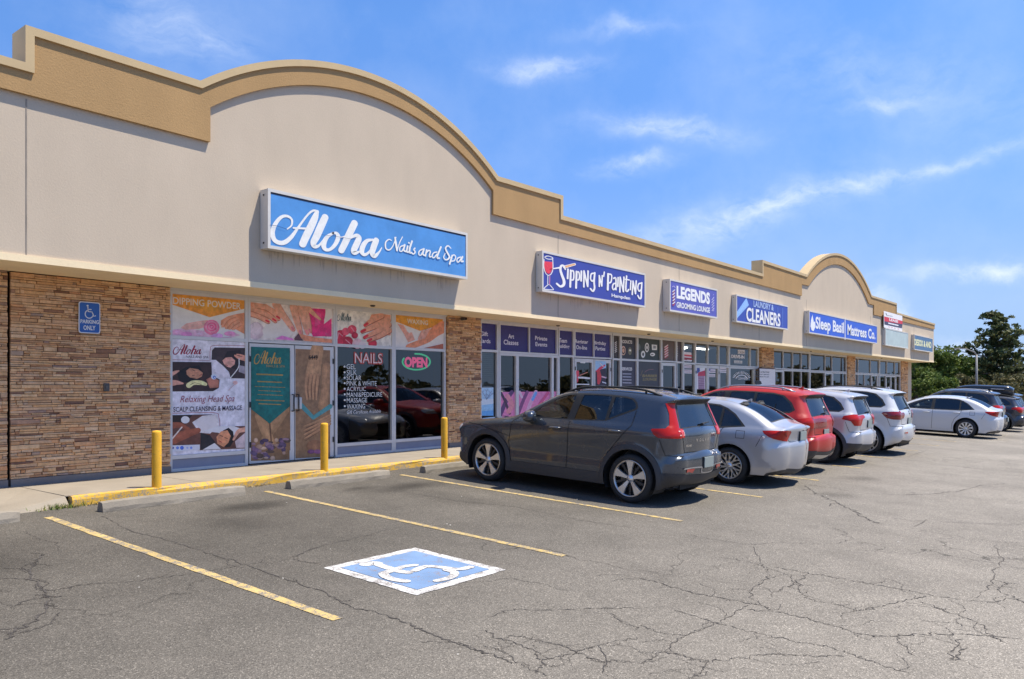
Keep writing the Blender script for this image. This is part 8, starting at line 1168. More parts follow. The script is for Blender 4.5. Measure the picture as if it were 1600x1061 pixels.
def door(x0, x1, z1, hinge='l', st=.085):
    o = MB()
    for a, b_ in ((x0, x0+st), (x1-st, x1)): frame_box(o, a, .02, b_, z1, .045)
    frame_box(o, x0+st, .02, x1-st, .20, .045); frame_box(o, x0+st, z1-.10, x1-st, z1, .045)
    root = part('door', o, ALU)
    p = MB(); p.add([(x0+st, YG, .2), (x1-st, YG, .2), (x1-st, YG, z1-.1), (x0+st, YG, z1-.1)], [(0, 1, 2, 3)]); p.build('pane', GLZ, root)
    hx = x1-st/2 if hinge == 'l' else x0+st/2
    h = MB(); h.tube([(hx, YG-.045, .92), (hx, YG-.10, .92), (hx, YG-.10, 1.22), (hx, YG-.045, 1.22)], .014, 6); h.build('handle', mat('handle_dark', (.06, .06, .065), .35, .6), root, True)
    hh = x0+.012 if hinge == 'l' else x1-.012
    for z in (.35, 1.05, 1.85): k = MB(); k.box(hh-.014, YG-.062, z-.05, hh+.014, YG-.046, z+.05); k.build('hinge', mat('hinge_dark', (.05, .05, .05), .4, .5), root)
    return root
# nail salon
window(6.476, 7.90, 0, 2.92, rows=(2.165,), fw=.054, panel=.20)
window(7.905, 9.80, 2.14, 2.92, rows=(), fw=.045)
door(7.935, 8.865, 2.125); door(8.885, 9.77, 2.125, 'r')
window(9.805, 11.33, 0, 2.92, rows=(2.165,), fw=.05, panel=.20)
window(11.335, 12.90, 0, 2.92, rows=(2.165,), fw=.05, panel=.20)
lb = MB(); lb.bevbox(8.845, YG-.075, .95, 9.02, YG-.046, 1.17, .01); lb.build('door_lock', ALU, bld).matrix_parent_inverse = Matrix.Translation((0, -11, 0))
# painting studio
window(14.07, 14.76, 0, 2.92, rows=(2.21,), fw=.06, panel=.14)
window(14.78, 17.24, 2.18, 2.92, cols=(16.0,), fw=.05)
window(14.78, 15.50, 0, 2.175, fw=.06, panel=.14); window(15.50, 17.0, 0, 2.175, fw=.05, panel=.14); window(17.0, 17.27, 0, 2.175, fw=.05, panel=.14)
window(17.275, 18.02, 0, 2.92, rows=(2.18,), fw=.05, panel=.14)
window(18.03, 19.99, 2.15, 2.92, cols=(19.03,), fw=.05); door(18.06, 19.01, 2.13); door(19.04, 19.95, 2.13, 'r')
# barber
window(20.03, 20.5, 0, 2.92, rows=(2.16,), fw=.05, panel=.14); window(20.51, 21.5, 0, 2.92, rows=(2.16,), fw=.05, panel=.14); window(21.51, 23.06, 0, 2.92, rows=(2.16,), fw=.05, panel=.14)
window(23.07, 24.12, 2.15, 2.92, fw=.05); door(23.1, 24.09, 2.13); window(24.13, 24.62, 0, 2.92, rows=(2.16,), fw=.05, panel=.14)
# cleaners
window(24.64, 25.56, 0, 2.92, rows=(2.14,), fw=.05, panel=.14); window(25.57, 28.46, 2.12, 2.92, cols=(26.6, 27.55), fw=.05)
door(25.6, 26.57, 2.1); door(26.6, 27.55, 2.1, 'r'); window(27.57, 28.46, 0, 2.1, fw=.06, panel=.14)
window(28.47, 31.4, 2.10, 2.92, cols=(30.55,), fw=.06); window(28.47, 31.0, 0, 2.09, fw=.1, panel=.14); window(31.01, 31.58, 0, 2.09, fw=.06, panel=.14)
# next shop
window(33.0, 37.75, 2.08, 2.92, cols=(34.25, 35.45, 36.6), fw=.08); door(33.2, 34.25, 2.06); window(34.26, 37.75, 0, 2.07, cols=(35.45, 36.6), fw=.06, panel=.14)
window(37.76, 43.7, 2.06, 2.92, cols=(40.1, 41.2), fw=.09); window(37.76, 40.1, 0, 2.05, fw=.09, panel=.14); door(40.11, 41.25, 2.05); window(41.26, 43.7, 0, 2.05, fw=.09, panel=.14)
# last shop
window(45.15, 50.45, 2.04, 2.92, cols=(45.9, 48.45), fw=.09); window(45.15, 48.7, 0, 2.03, cols=(45.9, 47.2), rows=(1.2,), fw=.09, panel=.14); door(48.75, 50.0, 2.03); window(50.05, 50.45, 0, 2.03, fw=.09)
window(50.46, 55.65, 2.02, 2.92, cols=(52.2, 54.2), fw=.09); window(50.46, 52.0, 0, 2.01, fw=.1, panel=.14); door(52.05, 53.2, 2.0); door(53.25, 54.4, 2.0, 'r'); window(54.45, 55.65, 0, 2.01, fw=.1, panel=.14)
# header trim above the shop fronts and back-up wall, interior shell
h = MB()
for a, b_ in ((6.48, 12.93), (14.06, 31.59), (32.96, 43.74), (45.11, 55.69)): h.box(a, 12.13, 2.922, b_, 12.28, 2.953)
part('header_trim', h, ALU)
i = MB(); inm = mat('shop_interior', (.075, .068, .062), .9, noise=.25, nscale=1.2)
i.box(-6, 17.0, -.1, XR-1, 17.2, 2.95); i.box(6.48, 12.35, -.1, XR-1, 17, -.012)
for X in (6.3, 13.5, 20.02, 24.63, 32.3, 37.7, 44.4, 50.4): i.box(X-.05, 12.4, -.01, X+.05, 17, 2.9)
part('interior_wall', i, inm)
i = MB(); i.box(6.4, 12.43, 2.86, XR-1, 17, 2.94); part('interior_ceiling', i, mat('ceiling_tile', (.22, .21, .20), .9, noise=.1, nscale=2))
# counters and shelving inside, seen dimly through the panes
ctr = mat('shop_counter', (.16, .11, .08), .6, noise=.3, nscale=3); ctw = mat('shop_shelf', (.36, .34, .34), .7, noise=.3, nscale=5)
for (x0, x1, y0, h_, mm_) in ((9.9, 11.0, 14.4, .95, ctr), (11.6, 12.7, 15.2, 1.1, ctw), (15, 16.9, 14.5, .9, ctr), (17.4, 19.5, 15.8, 1.6, ctw), (21.6, 23, 14.6, 1.0, ctr), (25, 28, 15.2, 1.05, ctw), (28.8, 31, 15.6, 1.9, ctw), (34.4, 37, 14.6, .8, ctw), (38.2, 42.5, 15.5, 1.2, ctr), (46, 49, 14.8, .9, ctr), (51, 55, 15.5, 1.3, ctw)):
    o = MB(); o.bevbox(x0, y0, -.012, x1, y0+.6, h_, .02); o.box(x0-.03, y0-.03, h_+.002, x1+.03, y0+.63, h_+.04)
    p = o.build('shop_counter', mm_)
    tag(p, None, 'counter', 'counters inside the shops')
    p['label'] = 'dim shop counter standing behind the glass front'
# lit tubes on the cleaners' ceiling
for (x, y) in ((25.4, 13.6), (26.3, 14.2), (27.2, 13.6), (28.2, 14.2), (29.1, 13.6), (25.8, 15.2), (28.6, 15.2)):
    o = MB(); o.bevbox(-.6, -.07, -.05, .6, .07, 0, .01); t = o.build('ceiling_light', mat('tube_light', (1, .97, .9), .4, emit=9.)); t.location = (x, y, 2.85)
    tag(t, 'lit fluorescent strip on the ceiling inside the dry cleaners', 'ceiling light', 'lit strips on the cleaners ceiling')
for (x, y) in ((34.6, 13.8), (36.0, 13.8)):
    o = MB(); o.lathe([(0, -.14), (.06, -.12), (.08, -.07), (.05, -.01), (0, 0)], 12); t = o.build('pendant_lamp', mat('bulb_light', (1, .95, .85), .4, emit=3.)); t.location = (x, y, 2.45)
    c_ = MB(); c_.tube([(0, 0, 0), (0, 0, .41)], .006, 5); c_.build('cord', mat('black_plastic', (.02,)*3), t)
    tag(t, 'small round lit lamp hanging inside the shop past the cleaners', 'lamp', 'round lamps inside the fifth shop')
# small soffit fittings
for X, Y in ((10.4, 11.75), (16.9, 11.9), (21.4, 11.7), (26.2, 11.8), (28.8, 11.7), (36.8, 11.8), (49, 11.7)):
    o = MB(); o.lathe([(.05, 0), (.05, -.018), (.03, -.03), (0, -.03)], 12); t = part('soffit_vent', o, mat('vent_dark', (.05, .045, .04), .6)); t.location = (X, Y, 2.955); t.matrix_parent_inverse = Matrix.Translation((0, -11, 0))

# small fittings on the stone
ob = MB(); ob.bevbox(5.42, 12.045, 1.30, 5.50, 12.09, 1.42, .008); ob.bevbox(5.435, 12.035, 1.325, 5.485, 12.0445, 1.395, .006)
tag(ob.build('outlet_box', mat('outlet_grey', (.10, .095, .09), .5)), 'small dark outlet box on the left stone wall below the parking sign', 'outlet')
cmr = MB(); cmr.bevbox(13.28, 11.93, 2.86, 13.36, 12.06, 2.93, .012); cmr.lathe([(0, 0), (.028, .0), (.028, .02), (0, .03)], 10, 1, 'y', (13.32, 11.905, 2.895))
tag(cmr.build('security_camera', [mat('camera_dark', (.06, .06, .06), .4), mat('camera_lens', (.01, .01, .012), .1)]), 'small dark security camera at the top of the pier by the salon', 'camera')
lt = MB(); rl = random.Random(12)
for k in range(90):
    x_, y_ = rl.uniform(.5, 16), rl.uniform(1.2, 10.2); r_ = rl.choice((.004, .006, .008, .012))*rl.uniform(.7, 1.3)
    q_ = [(x_+r_*math.cos(a+rl.uniform(-.3, .3)), y_+r_*math.sin(a)*rl.uniform(.6, 1.2)) for a in (0, 1.2, 2.5, 3.8, 5.1)]
    lt.add(onground(q_, .003)+onground([(x_, y_)], r_*.9), [(0, 1, 5), (1, 2, 5), (2, 3, 5), (3, 4, 5), (4, 0, 5)])
tag(lt.build('loose_grit', mat('grit_pale', (.42, .39, .34), .9, noise=.3, nscale=2)), kind='stuff')
# ------------------------------------------------------------------ signs and artwork
def flat(c, rough=.5, gain=1.4, gain_key=False):
    # c is the colour as seen on a print in open shade; keep it as a plain printed colour
    k = 'print_%03d_%03d_%03d_%02d_%d' % (int(c[0]*255), int(c[1]*255), int(c[2]*255), int(rough*10), int(gain*10)+100*gain_key)
    gain = min(gain, .84/max(c))
    return mat(k, tuple(q*gain for q in c), rough, noise=(.30 if gain_key else .16) if min(c) < .6 else .07, nscale=11 if gain_key else 17)
def shade(extra, shapes, photo):
    """printed photographs are not flat: add softer inner tones to the skin and hair shapes of the printed picture"""
    out = list(extra)
    for sh in shapes:
        out.append(sh)
        if not photo or sh[0] not in 'sp' or min(sh[1]) > .6: continue
        q3 = lambda k: tuple(round(min(.9, c*k), 3) for c in sh[1])
        if sh[0] == 's' and max(p[2] for p in sh[2]) > .022:
            for k, w_, dz in ((1.10, .66, .10), (1.24, .34, .18)):
                out.append(('x', q3(k), [(p[0]-p[2]*dz*.4, p[1]+p[2]*dz, p[2]*w_) for p in sh[2]]))
        elif sh[0] == 'p' and len(sh[2]) > 4:
            cx = sum(p[0] for p in sh[2])/len(sh[2]); cz = sum(p[1] for p in sh[2])/len(sh[2])
            for k, s_ in ((1.06, .84), (1.13, .66), (1.2, .46), (1.28, .26)):
                out.append(('p', q3(k), [(cx+(p[0]-cx)*s_, cz+(p[1]-cz)*s_+.01*(1-s_)) for p in sh[2]]))
    return out
def artwork(name, key, parent=None, dz=0., rough=.5, extra=None, step=.0009, photo=False, gain=1.4):
    """stacked flat shapes, each 1 mm in front of the one before"""
    Y, A, shapes = TRACE[key]; mb = MB(); mats = []; idx = {}
    y = Y-dz
    depth = 0.; last = None; todo = shade((extra or []), shapes, photo); step = min(step, .010/len(todo))
    for i, sh in enumerate(todo):
        m = flat(sh[1], rough, gain, photo)
        if m.name not in idx: idx[m.name] = len(mats); mats.append(m)
        mi = idx[m.name]; depth += step; yy = y-depth
        if sh[0] == 'p':
            mb.add([(p[0], yy, p[1]) for p in sh[2]], [tuple(range(len(sh[2])))], mi)
        elif sh[0] in 'slx':
            P = sh[2]
            if sh[0] in 'sx' and len(P) > 2: P = catmull(P, 5)
            v, f = stroke_poly([(p[0]/A, p[1]) for p in P], [p[2] for p in P])
            mb.add([(p[0]*A, yy, p[1]) for p in v], f, mi)
        else:
            _, _, body, x, z, w, h, bold, shear = sh
            v, f = text2d(body, bold, shear)
            mb.add([(x+q[0]*w, yy, z+q[1]*h) for q in v], f, mi)
    # faces look towards the lot (-Y)
    fixed = []
    for f in mb.f:
        a, b_, c_ = (Vector(mb.v[i]) for i in f[:3]); fixed.append(f)
    mb.f = fixed
    return mb.build(name, mats, parent)
CAB = mat('sign_cabinet', (.64, .61, .56), .5, noise=.06, nscale=2)
def sign_face_mat(name, c, fade=.06):
    return mat(name, c, .42, noise=fade, nscale=2.2)
def cabinet(x0, x1, yf, label, face, key=None, z0=3.56, z1=4.50, inset=.055, art_name='lettering', marks=True, dark_line=False):
    root = empty('shop_sign', ((x0+x1)/2, 10.99, z0)); inv = Matrix.Translation((-(x0+x1)/2, -10.99, -z0))
    tag(root, label, 'sign', 'sign boxes on the stucco wall')
    b = MB(); f = .045
    b.box(x0, yf+.01, z0, x1, 10.99, z1); 
    for (a0, a1, c0, c1) in ((x0-.004, x1+.004, z1-f, z1+.004), (x0-.004, x1+.004, z0-.004, z0+f), (x0-.004, x0+f, z0+f, z1-f), (x1-f, x1+.004, z0+f, z1-f)):
        b.box(a0, yf-.012, c0, a1, yf+.012, c1)
    o = b.build('cabinet', CAB, root); o.matrix_parent_inverse = inv
    p = MB(); p.box(x0+f, yf-.001, z0+f, x1-f, yf+.009, z1-f); o = p.build('sign_face', face, root); o.matrix_parent_inverse = inv
    if dark_line:
        p = MB(); p.box(x0+f, yf-.004, z1-f-.03, x1-f, yf-.0015, z1-f-.002); o = p.build('face_gap', mat('sign_gap', (.02, .03, .06), .8), root); o.matrix_parent_inverse = inv
    q = MB()
    for z in (z0+.09, z1-.09): q.lathe([(.016, 0), (.016, .006), (0, .008)], 8, 0, 'x', (x0-.012, yf+.1, z))
    o = q.build('bolt', mat('bolt_dark', (.08, .07, .06), .5), root); o.matrix_parent_inverse = inv
    if key: o = artwork(art_name, key, root, TRACE[key][0]-yf+.006); o.matrix_parent_inverse = inv
    return root
cabinet(7.37, 12.09, 10.79, 'large light blue sign with white script lettering, over the nail salon', sign_face_mat('face_sky_blue', (.085, .28, .62), .12), 'aloha', dark_line=True)
cabinet(14.72, 19.57, 10.82, 'navy sign with a red wine glass, paint brush and wobbly white letters', sign_face_mat('face_navy', (.045, .062, .33)), 'sipping')
cabinet(20.94, 24.25, 10.77, 'small purple sign of the grooming lounge with barber stripes', sign_face_mat('face_purple', (.10, .10, .42)), 'legends')
cabinet(25.95, 31.0, 10.83, 'blue laundry and cleaners sign with a pale diagonal band', sign_face_mat('face_cobalt', (.035, .068, .38)), 'cleaners')
cabinet(33.41, 44.25, 10.79, 'long royal blue mattress shop sign split by a white bar', sign_face_mat('face_royal', (.026, .105, .60)), 'sleep')
cabinet(46.14, 51.51, 10.83, 'blank pale green sign box without any lettering', sign_face_mat('face_blank', (.48, .56, .53), .1))
cabinet(53.11, 58.48, 10.81, 'grey blue sign with cream letters at the far end of the mall', sign_face_mat('face_slate', (.075, .16, .29)), 'decor')
bn = artwork('leasing_banner', 'banner', None, 0, .6, [('p', (.72, .70, .70), [(45.96, 5.41), (50.2, 5.43), (50.15, 4.53), (46.0, 4.52)])])
tag(bn, 'white, red and navy leasing banner hanging above the blank sign box', 'banner')
bb = MB(); bb.box(45.97, 10.872, 4.53, 50.15, 10.878, 5.40); bb.build('backing', flat((.6, .6, .6)), bn)
# accessible parking sign on the stone
ps = MB()
def rrect(x0, z0, x1, z1, r, n=5):
    out = []
    for cx, cz, a in ((x1-r, z1-r, 0), (x0+r, z1-r, 90), (x0+r, z0+r, 180), (x1-r, z0+r, 270)):
        for k in range(n+1): out.append((cx+r*math.cos(R(a+90*k/n)), cz+r*math.sin(R(a+90*k/n))))
    return out
ps.prism(rrect(5.06, 2.15, 5.365, 2.61, .035), 'y', 12.052, 12.058, 1)
def face(poly, y, m): ps.add([(p[0], y, p[1]) for p in poly], [tuple(range(len(poly)))], m)
face(rrect(5.073, 2.163, 5.352, 2.597, .028), 12.0505, 0)
for p, w_ in ISA:
    v, f = stroke_poly([(5.115+.20*a, 2.36+.215*b_) for a, b_ in p], w_*.20); ps.add([(a, 12.049, b_) for a, b_ in v], f, 1)
for body, x0, z0, w_, h_ in (('PARKING', 5.083, 2.292, .262, .058), ('ONLY', 5.125, 2.197, .17, .068)):
    v, f = text2d(body, .03); ps.add([(x0+a*w_, 12.049, z0+b_*h_) for a, b_ in v], f, 1)
tag(ps.build('parking_sign', [mat('sign_blue', (.02, .11, .42), .35, noise=.05), mat('sign_white', (.74, .75, .76), .4)]), 'small blue wheelchair parking sign on the stone wall', 'sign')

def poster(name, key, label, cat='window poster', **kw):
    o = artwork(name, key, None, **kw); return tag(o, label, cat)
def base_(c, x0, x1, z0, z1): return [('p', c, [(x0, z0), (x1, z0), (x1, z1), (x0, z1)])]
poster('window_poster', 'dipping', photo=True, label='window poster with orange banner, rose and soft hands, leftmost above the spa poster', extra=base_((.74, .71, .67), 6.532, 7.842, 2.196, 2.857))
poster('window_poster', 'hands', photo=True, label='wide window poster of manicured hands over pink petals, above the salon doors', extra=base_((.60, .54, .50), 7.952, 9.753, 2.188, 2.857))
poster('window_poster', 'orchid', photo=True, label='window poster of a hand with red nails on red orchids, above the nails list', extra=base_((.68, .64, .58), 9.857, 11.278, 2.196, 2.857))
poster('window_poster', 'waxing', photo=True, label='window poster with orange waxing banner over a smooth leg, above the open sign', extra=base_((.70, .66, .62), 11.387, 12.848, 2.196, 2.857))
poster('window_poster', 'scalp', photo=True, label='tall head spa poster with three massage photos beside the salon doors', step=.0005, extra=base_((.62, .58, .62), 6.532, 7.842, .262, 2.134))
poster('door_vinyl', 'doorvinyl', photo=True, gain=.95, label='teal and gold vinyl over a brown photo on the left salon door', cat='door vinyl', extra=base_((.30, .16, .08), 8.022, 8.778, .203, 2.022))
poster('door_vinyl', 'doorvinyl2', photo=True, gain=1.05, label='brown vinyl of hands and feet with the street number, on the right salon door', cat='door vinyl', extra=base_((.31, .175, .09), 8.972, 9.683, .203, 2.022))
poster('window_lettering', 'naillist', 'white nail service list lettered on the dark salon window', 'lettering')
op = poster('neon_sign', 'open', 'pink and green oval open sign glowing in the salon window', 'neon sign')
for i, m in enumerate(op.data.materials):
    c = tuple(m.node_tree.nodes['Principled BSDF'].inputs['Base Color'].default_value)[:3]
    col = (.85, .09, .25) if i == 1 else (.06, .55, .24)
    op.data.materials[i] = mat('neon_pink' if i == 1 else 'neon_green', col, .4, emit=.7)
PURP = (.026, .020, .125)
def panel(key, x0, x1, z0, z1, label):
    o = artwork('window_panel', key, None, 0, .5, [('p', PURP, [(x0, z0), (x1, z0), (x1, z1), (x0, z1)])])
    tag(o, label, 'window panel', 'purple panels over the painting studio windows')
panel('gift', 14.13, 14.70, 2.25, 2.86, 'purple window panel reading gift cards, beside the stone pier')
panel('art', 14.835, 15.975, 2.235, 2.86, 'purple window panel reading art classes')
panel('private', 16.025, 17.19, 2.235, 2.86, 'purple window panel reading private events')
panel('team', 17.33, 17.965, 2.215, 2.86, 'narrow purple window panel reading team building')
panel('register', 18.085, 19.005, 2.20, 2.86, 'purple window panel reading register on-line, above the studio door')
panel('birthday', 19.055, 19.94, 2.20, 2.86, 'purple window panel reading birthday parties, rightmost of the purple panels')
poster('window_poster', 'winter', 'pale blue winter landscape poster low in the window beside the stone pier')
poster('window_mural', 'mural', 'pink and purple mural film low across the studio windows behind the grey SUV', 'window mural')
poster('door_lettering', 'studiodoor', 'white lettering and red wine glass on the dark studio door', 'lettering')
poster('door_poster', 'studioposter', 'small blue and red art poster on the right studio door', 'poster')
bl = MB(); 
for k in range(24): bl.box(14.135, 12.225, 1.02+k*.048, 14.70, 12.23, 1.02+k*.048+.0455)
tag(bl.build('window_blind', mat('blind_cream', (.62, .60, .52), .7, noise=.04)), 'cream roller blind drawn behind the narrow window beside the stone pier', 'blind')
def dark_art(name, key, x0, x1, z0, z1, label, col=(.022, .019, .024)):
    o = artwork(name, key, None, 0, .45, [('p', col, [(x0, z0), (x1, z0), (x1, z1), (x0, z1)])]); return tag(o, label, 'window panel')
dark_art('window_panel', 'stripes2', 20.09, 20.44, 2.2, 2.85, 'dark barber window panel with white slanted stripes at the left end', (.03, .018, .016))
dark_art('window_panel', 'products', 20.57, 21.44, 2.2, 2.85, 'dark barber window panel headed products with round badges')
dark_art('window_panel', 'badges', 21.57, 23.0, 2.2, 2.85, 'dark barber window panel with five round white badges', (.018, .026, .018))
dark_art('window_panel', 'pole', 23.13, 24.06, 2.21, 2.85, 'brown barber window panel with a red and white striped pole', (.085, .05, .036))
dark_art('window_panel', 'stripes', 24.19, 24.56, 2.2, 2.85, 'narrow dark barber window panel with a column of short white dashes', (.04, .02, .022))
dark_art('window_panel', 'services', 20.57, 21.44, .25, 2.12, 'tall dark barber window panel listing services', (.035, .032, .052))
dark_art('window_panel', 'goldletters', 21.57, 23.0, .25, 2.12, 'dark barber window film with slanted old gold lettering', (.038, .036, .044))
for k, l in (('paper_a', 'white and red notice high in the first cleaners window'), ('paper_b', 'white notice in the first cleaners window, upper of two below the transom'), ('paper_c', 'white notice in the first cleaners window, lower of two below the transom'),
             ('paper_d', 'pale notice with dark letters at the top of the right cleaners door'), ('paper_e', 'small pale notice under another on the right cleaners door'), ('paper_f', 'pale notice on the narrow window right of the cleaners doors')):
    tag(artwork('window_notice', k), l, 'notice', 'paper notices in the cleaners windows')
poster('door_banner', 'flag', 'banner with stars and red stripe colours on the left cleaners door', 'banner')
poster('window_lettering', 'dropoff', 'white drive-in lettering on the high window of the cleaners', 'lettering')
poster('window_lettering', 'archtext', 'white arched lettering on the big lower window of the cleaners', 'lettering')
wbm = artwork('notice_board', 'whiteboard', None, 0, .5, [('p', (.60, .56, .55), [(31.1, .95), (32.85, .95), (32.85, 2.06), (31.1, 2.06)])])
tag(wbm, 'white notice board with dark lines of text at the foot of the stone pier', 'notice board')
fb = MB(); fb.box(31.06, 12.012, .90, 32.9, 12.05, 2.10); fb.box(31.06, 12.006, .70, 32.9, 12.05, .898); fb.build('frame', mat('board_frame', (.10, .06, .05), .6), wbm)
for xx in (31.15, 32.75):
    lg = MB(); lg.box(xx, 12.008, 0, xx+.07, 12.05, .7); lg.build('leg', mat('board_frame', (.10, .06, .05), .6), wbm)
# ------------------------------------------------------------------ the parked cars
GRP = 'cars parked nose-in along the shops'
XC['paint'] = paint('car_graphite', (.062, .073, .090), .5, .24)
def car(name, sp, X, Y, label, cat='car'): return make_car(name, sp, (X, Y, gnd(X, Y)), label, cat, GRP)
car('parked_suv', XC, 10.945, 5.82, 'dark grey SUV with L-shaped red tail lights, nearest to the camera', 'SUV')
s = dict(SED); s['paint'] = paint('car_silver', (.47, .47, .485), .5, .36); s['low_mat'] = mat('grey_cladding', (.045, .045, .048), .55, noise=.1, nscale=30)
car('parked_sedan', s, 13.97, 5.62, 'silver sedan with red wrap-round tail lights, between the grey and the red SUV', 'sedan')
# red SUV: full-width dark red lamp band, silver skid trim
SUVB = dict(XC)
def suv_side(tail, trim='black'):
    w4 = [r for r in XC_SIDE if r[0] != 'tail_light'][:2] + [('quarter_window','glassR',-.006,[(.43,1.195),(.405,1.525),(.10,1.518),(-.10,1.48),(-.26,1.36),(-.34,1.245),(-.28,1.20)]),
        ('window_trim',trim,.0,[(2.08,1.105),(1.60,1.405),(1.38,1.508),(1.22,1.54),(.9,1.553),(.5,1.553),(.10,1.545),(-.13,1.503),(-.30,1.375),(-.39,1.235),(-.29,1.17),(.46,1.16),(1.0,1.135),(1.5,1.13)])]
    return w4 + [('tail_light', 'light', .006, tail)] + [r for r in XC_SIDE if r[0] != 'tail_light'][4:]
base = dict(XC); base['side'] = suv_side([(-1, 1.10), (-.60, 1.10), (-.40, 1.06), (-.36, 1.0), (-.42, .93), (-.6, .90), (-1, .90)])
noL = [r for r in XC_STRIP if r[0] != 'tail_light' and r[0] != 'fog_reflector' and r[0] != 'tailgate']
base['strip'] = noL[:3] + [('tail_light', 'light2', .006, 'z', [(1.08, .9), (1.07, .30), (1.05, .0), (1.05, -.0001), (.93, -.0001), (.93, .0), (.92, .30), (.90, .9)]), ('bumper_trim', 'silver', .012, 'z', [(.40, .62), (.40, -.62), (.30, -.5), (.30, .5)])] + noL[3:]
red = variant(base, 2.68, .78, .88, 1.655, .92, paint=paint('car_red', (.42, .014, .006), .0, .40, .35), light_mat=RED_L, light2=mat('lamp_band_red', (.20, .006, .006), .14, 0, .5, .5), clad_mat=mat('grey_cladding', (.045,)*3), wheel=dict(n=5, kind='pair'), rails=(-.3, 1.35, .56, .05, 'silver'), plate=(None, .80))
car('parked_suv', red, 16.25, 5.70, 'bright red SUV with silver roof rails, third from the camera', 'SUV')
base2 = dict(base); base2['side'] = suv_side([(-1, 1.13), (-.56, 1.13), (-.40, 1.09), (-.37, 1.02), (-.54, .98), (-.60, .88), (-1, .86)])
base2['strip'] = noL[:3] + [('tail_light', 'light', .006, 'z', [(1.11, .9), (1.10, .30), (1.05, .28), (1.02, .42), (.88, .50), (.86, .9)])] + noL[3:]
wh = variant(base2, 2.62, .74, .84, 1.60, .895, paint=paint('car_pearl', (.50, .50, .52), .3, .34), wheel=dict(n=5, kind='pair'), rails=None, plate=(None, .90), rim_r=.235)
car('parked_suv', wh, 18.85, 5.52, 'pearl silver crossover with wide red tail lights, between the red and the white SUV', 'SUV')
base3 = dict(base); base3['side'] = [r for r in suv_side([(-1, 1.09), (-.56, 1.09), (-.36, 1.07), (-.32, 1.04), (-.44, .93), (-.56, .90), (-1, .90)]) if r[0] != 'cladding']
base3['strip'] = [r for r in noL[:3]] + [('tail_light', 'light', .006, 'z', [(1.07, .9), (1.06, .40), (1.03, .36), (.93, .42), (.90, .9)]), ('fog_reflector', 'refl', .008, 'z', [(.60, .35), (.60, .66), (.565, .66), (.565, .35)]), ('cladding', 'black', .006, 'z', [(.40, .75), (.40, -.75), (.24, -.75), (.24, .75)])] + [r for r in noL[3:] if r[0] != 'cladding']
q5 = variant(base3, 2.82, .80, .90, 1.66, .945, paint=paint('car_white', (.56, .57, .59), .0, .3), light_mat=mat('lamp_band_red', (.26, .01, .012)), wheel=dict(n=5, kind='pair', lip=1), rails=(-.25, 1.5, .57, .045, 'black'), plate=(None, .87), rim_r=.275, marks=[('black', .008, [('O', .05, 1.03, .10, .06)])], handle_mat='body')
car('parked_suv', q5, 21.97, 5.40, 'white SUV with dark red tail lights, last before the empty stalls', 'SUV')
cam = variant(SED, 2.82, .95, .98, 1.445, .92, paint=paint('car_white', (.56, .57, .59)), low_mat=mat('grey_cladding', (.045,)*3), wheel=dict(n=10, kind='fan'), rw=.335, arch=.395)
car('parked_sedan', cam, 32.72, 4.85, 'white sedan parked alone past the empty stalls', 'sedan')
drk = variant(base2, 2.66, .82, .90, 1.70, .92, paint=paint('car_navy', (.018, .020, .032), .3, .34), wheel=dict(n=5, kind='pair'), rails=(-.35, 1.4, .57, .05, 'silver'))
car('parked_suv', drk, 35.6, 4.9, 'dark navy SUV with silver roof rails behind the white sedan', 'SUV')
wag = variant(base2, 2.74, .86, .95, 1.53, .915, paint=paint('car_slate', (.03, .036, .055), .4, .34), wheel=dict(n=5, kind='pair'), rails=(-.5, 1.5, .56, .06, 'black'))
car('parked_wagon', wag, 40.2, 4.7, 'dark blue wagon with a black roof box, far right', 'wagon')
far = variant(base, 2.68, .78, .9, 1.66, .92, paint=paint('car_black', (.014, .014, .016), .2, .3), wheel=dict(n=5, kind='pair'), rails=(-.3, 1.35, .56, .05, 'black'))
car('parked_suv', far, 43.2, 4.9, 'black SUV half hidden behind the dark blue wagon, farthest right', 'SUV')
# roof box on the wagon
rb = empty('roof_box', (40.2, 5.35, gnd(40.2, 4.75)+1.56), (math.atan(.044), 0, 0)); tag(rb, 'long black roof box on top of the dark blue wagon', 'roof box')
def shell(z0, z1, sc):
    m_ = MB(); n = 20; secs = 12; v = []
    for i in range(secs+1):
        t = i/secs; y = -1.05+2.15*t; wv = .40*(1-(max(0, t-.72)/.28)**2*.45)*(1-(max(0, .1-t)/.1)**2*.25); hh = (1-(max(0, t-.6)/.4)**2*.75)*(1-(max(0, .08-t)/.08)**2*.5)
        for j in range(n):
            a = 2*math.pi*j/n; ca, sa = math.cos(a), math.sin(a)
            px_ = math.copysign(abs(ca)**.5, ca)*wv*sc; pz_ = math.copysign(abs(sa)**.6, sa)
            v.append((px_, y, z0+(z1-z0)*(.5+.5*pz_*hh) if pz_ > 0 else z0+(z1-z0)*(.5+.5*pz_)))
    f = [(i*n+j, i*n+(j+1) % n, (i+1)*n+(j+1) % n, (i+1)*n+j) for i in range(secs) for j in range(n)] + [tuple(range(n-1, -1, -1)), tuple(range(secs*n, secs*n+n))]
    m_.add(v, f); return m_
shell(.07, .42, 1.).build('lid', mat('roof_box_black', (.016, .016, .018), .22, coat=.6), rb, True); shell(.02, .24, 1.02).build('base', mat('black_plastic', (.02,)*3), rb, True)
lab = MB(); lab.box(-.412, -.75, .25, -.402, -.25, .29); lab.build('emblem', mat('emblem_pale', (.5, .5, .5), .4), rb)
for y in (-.45, .55):
    cb = MB(); cb.tube([(-.56, y, 0), (.56, y, 0)], .018, 6); cb.build('crossbar', mat('black_plastic', (.02,)*3), rb)
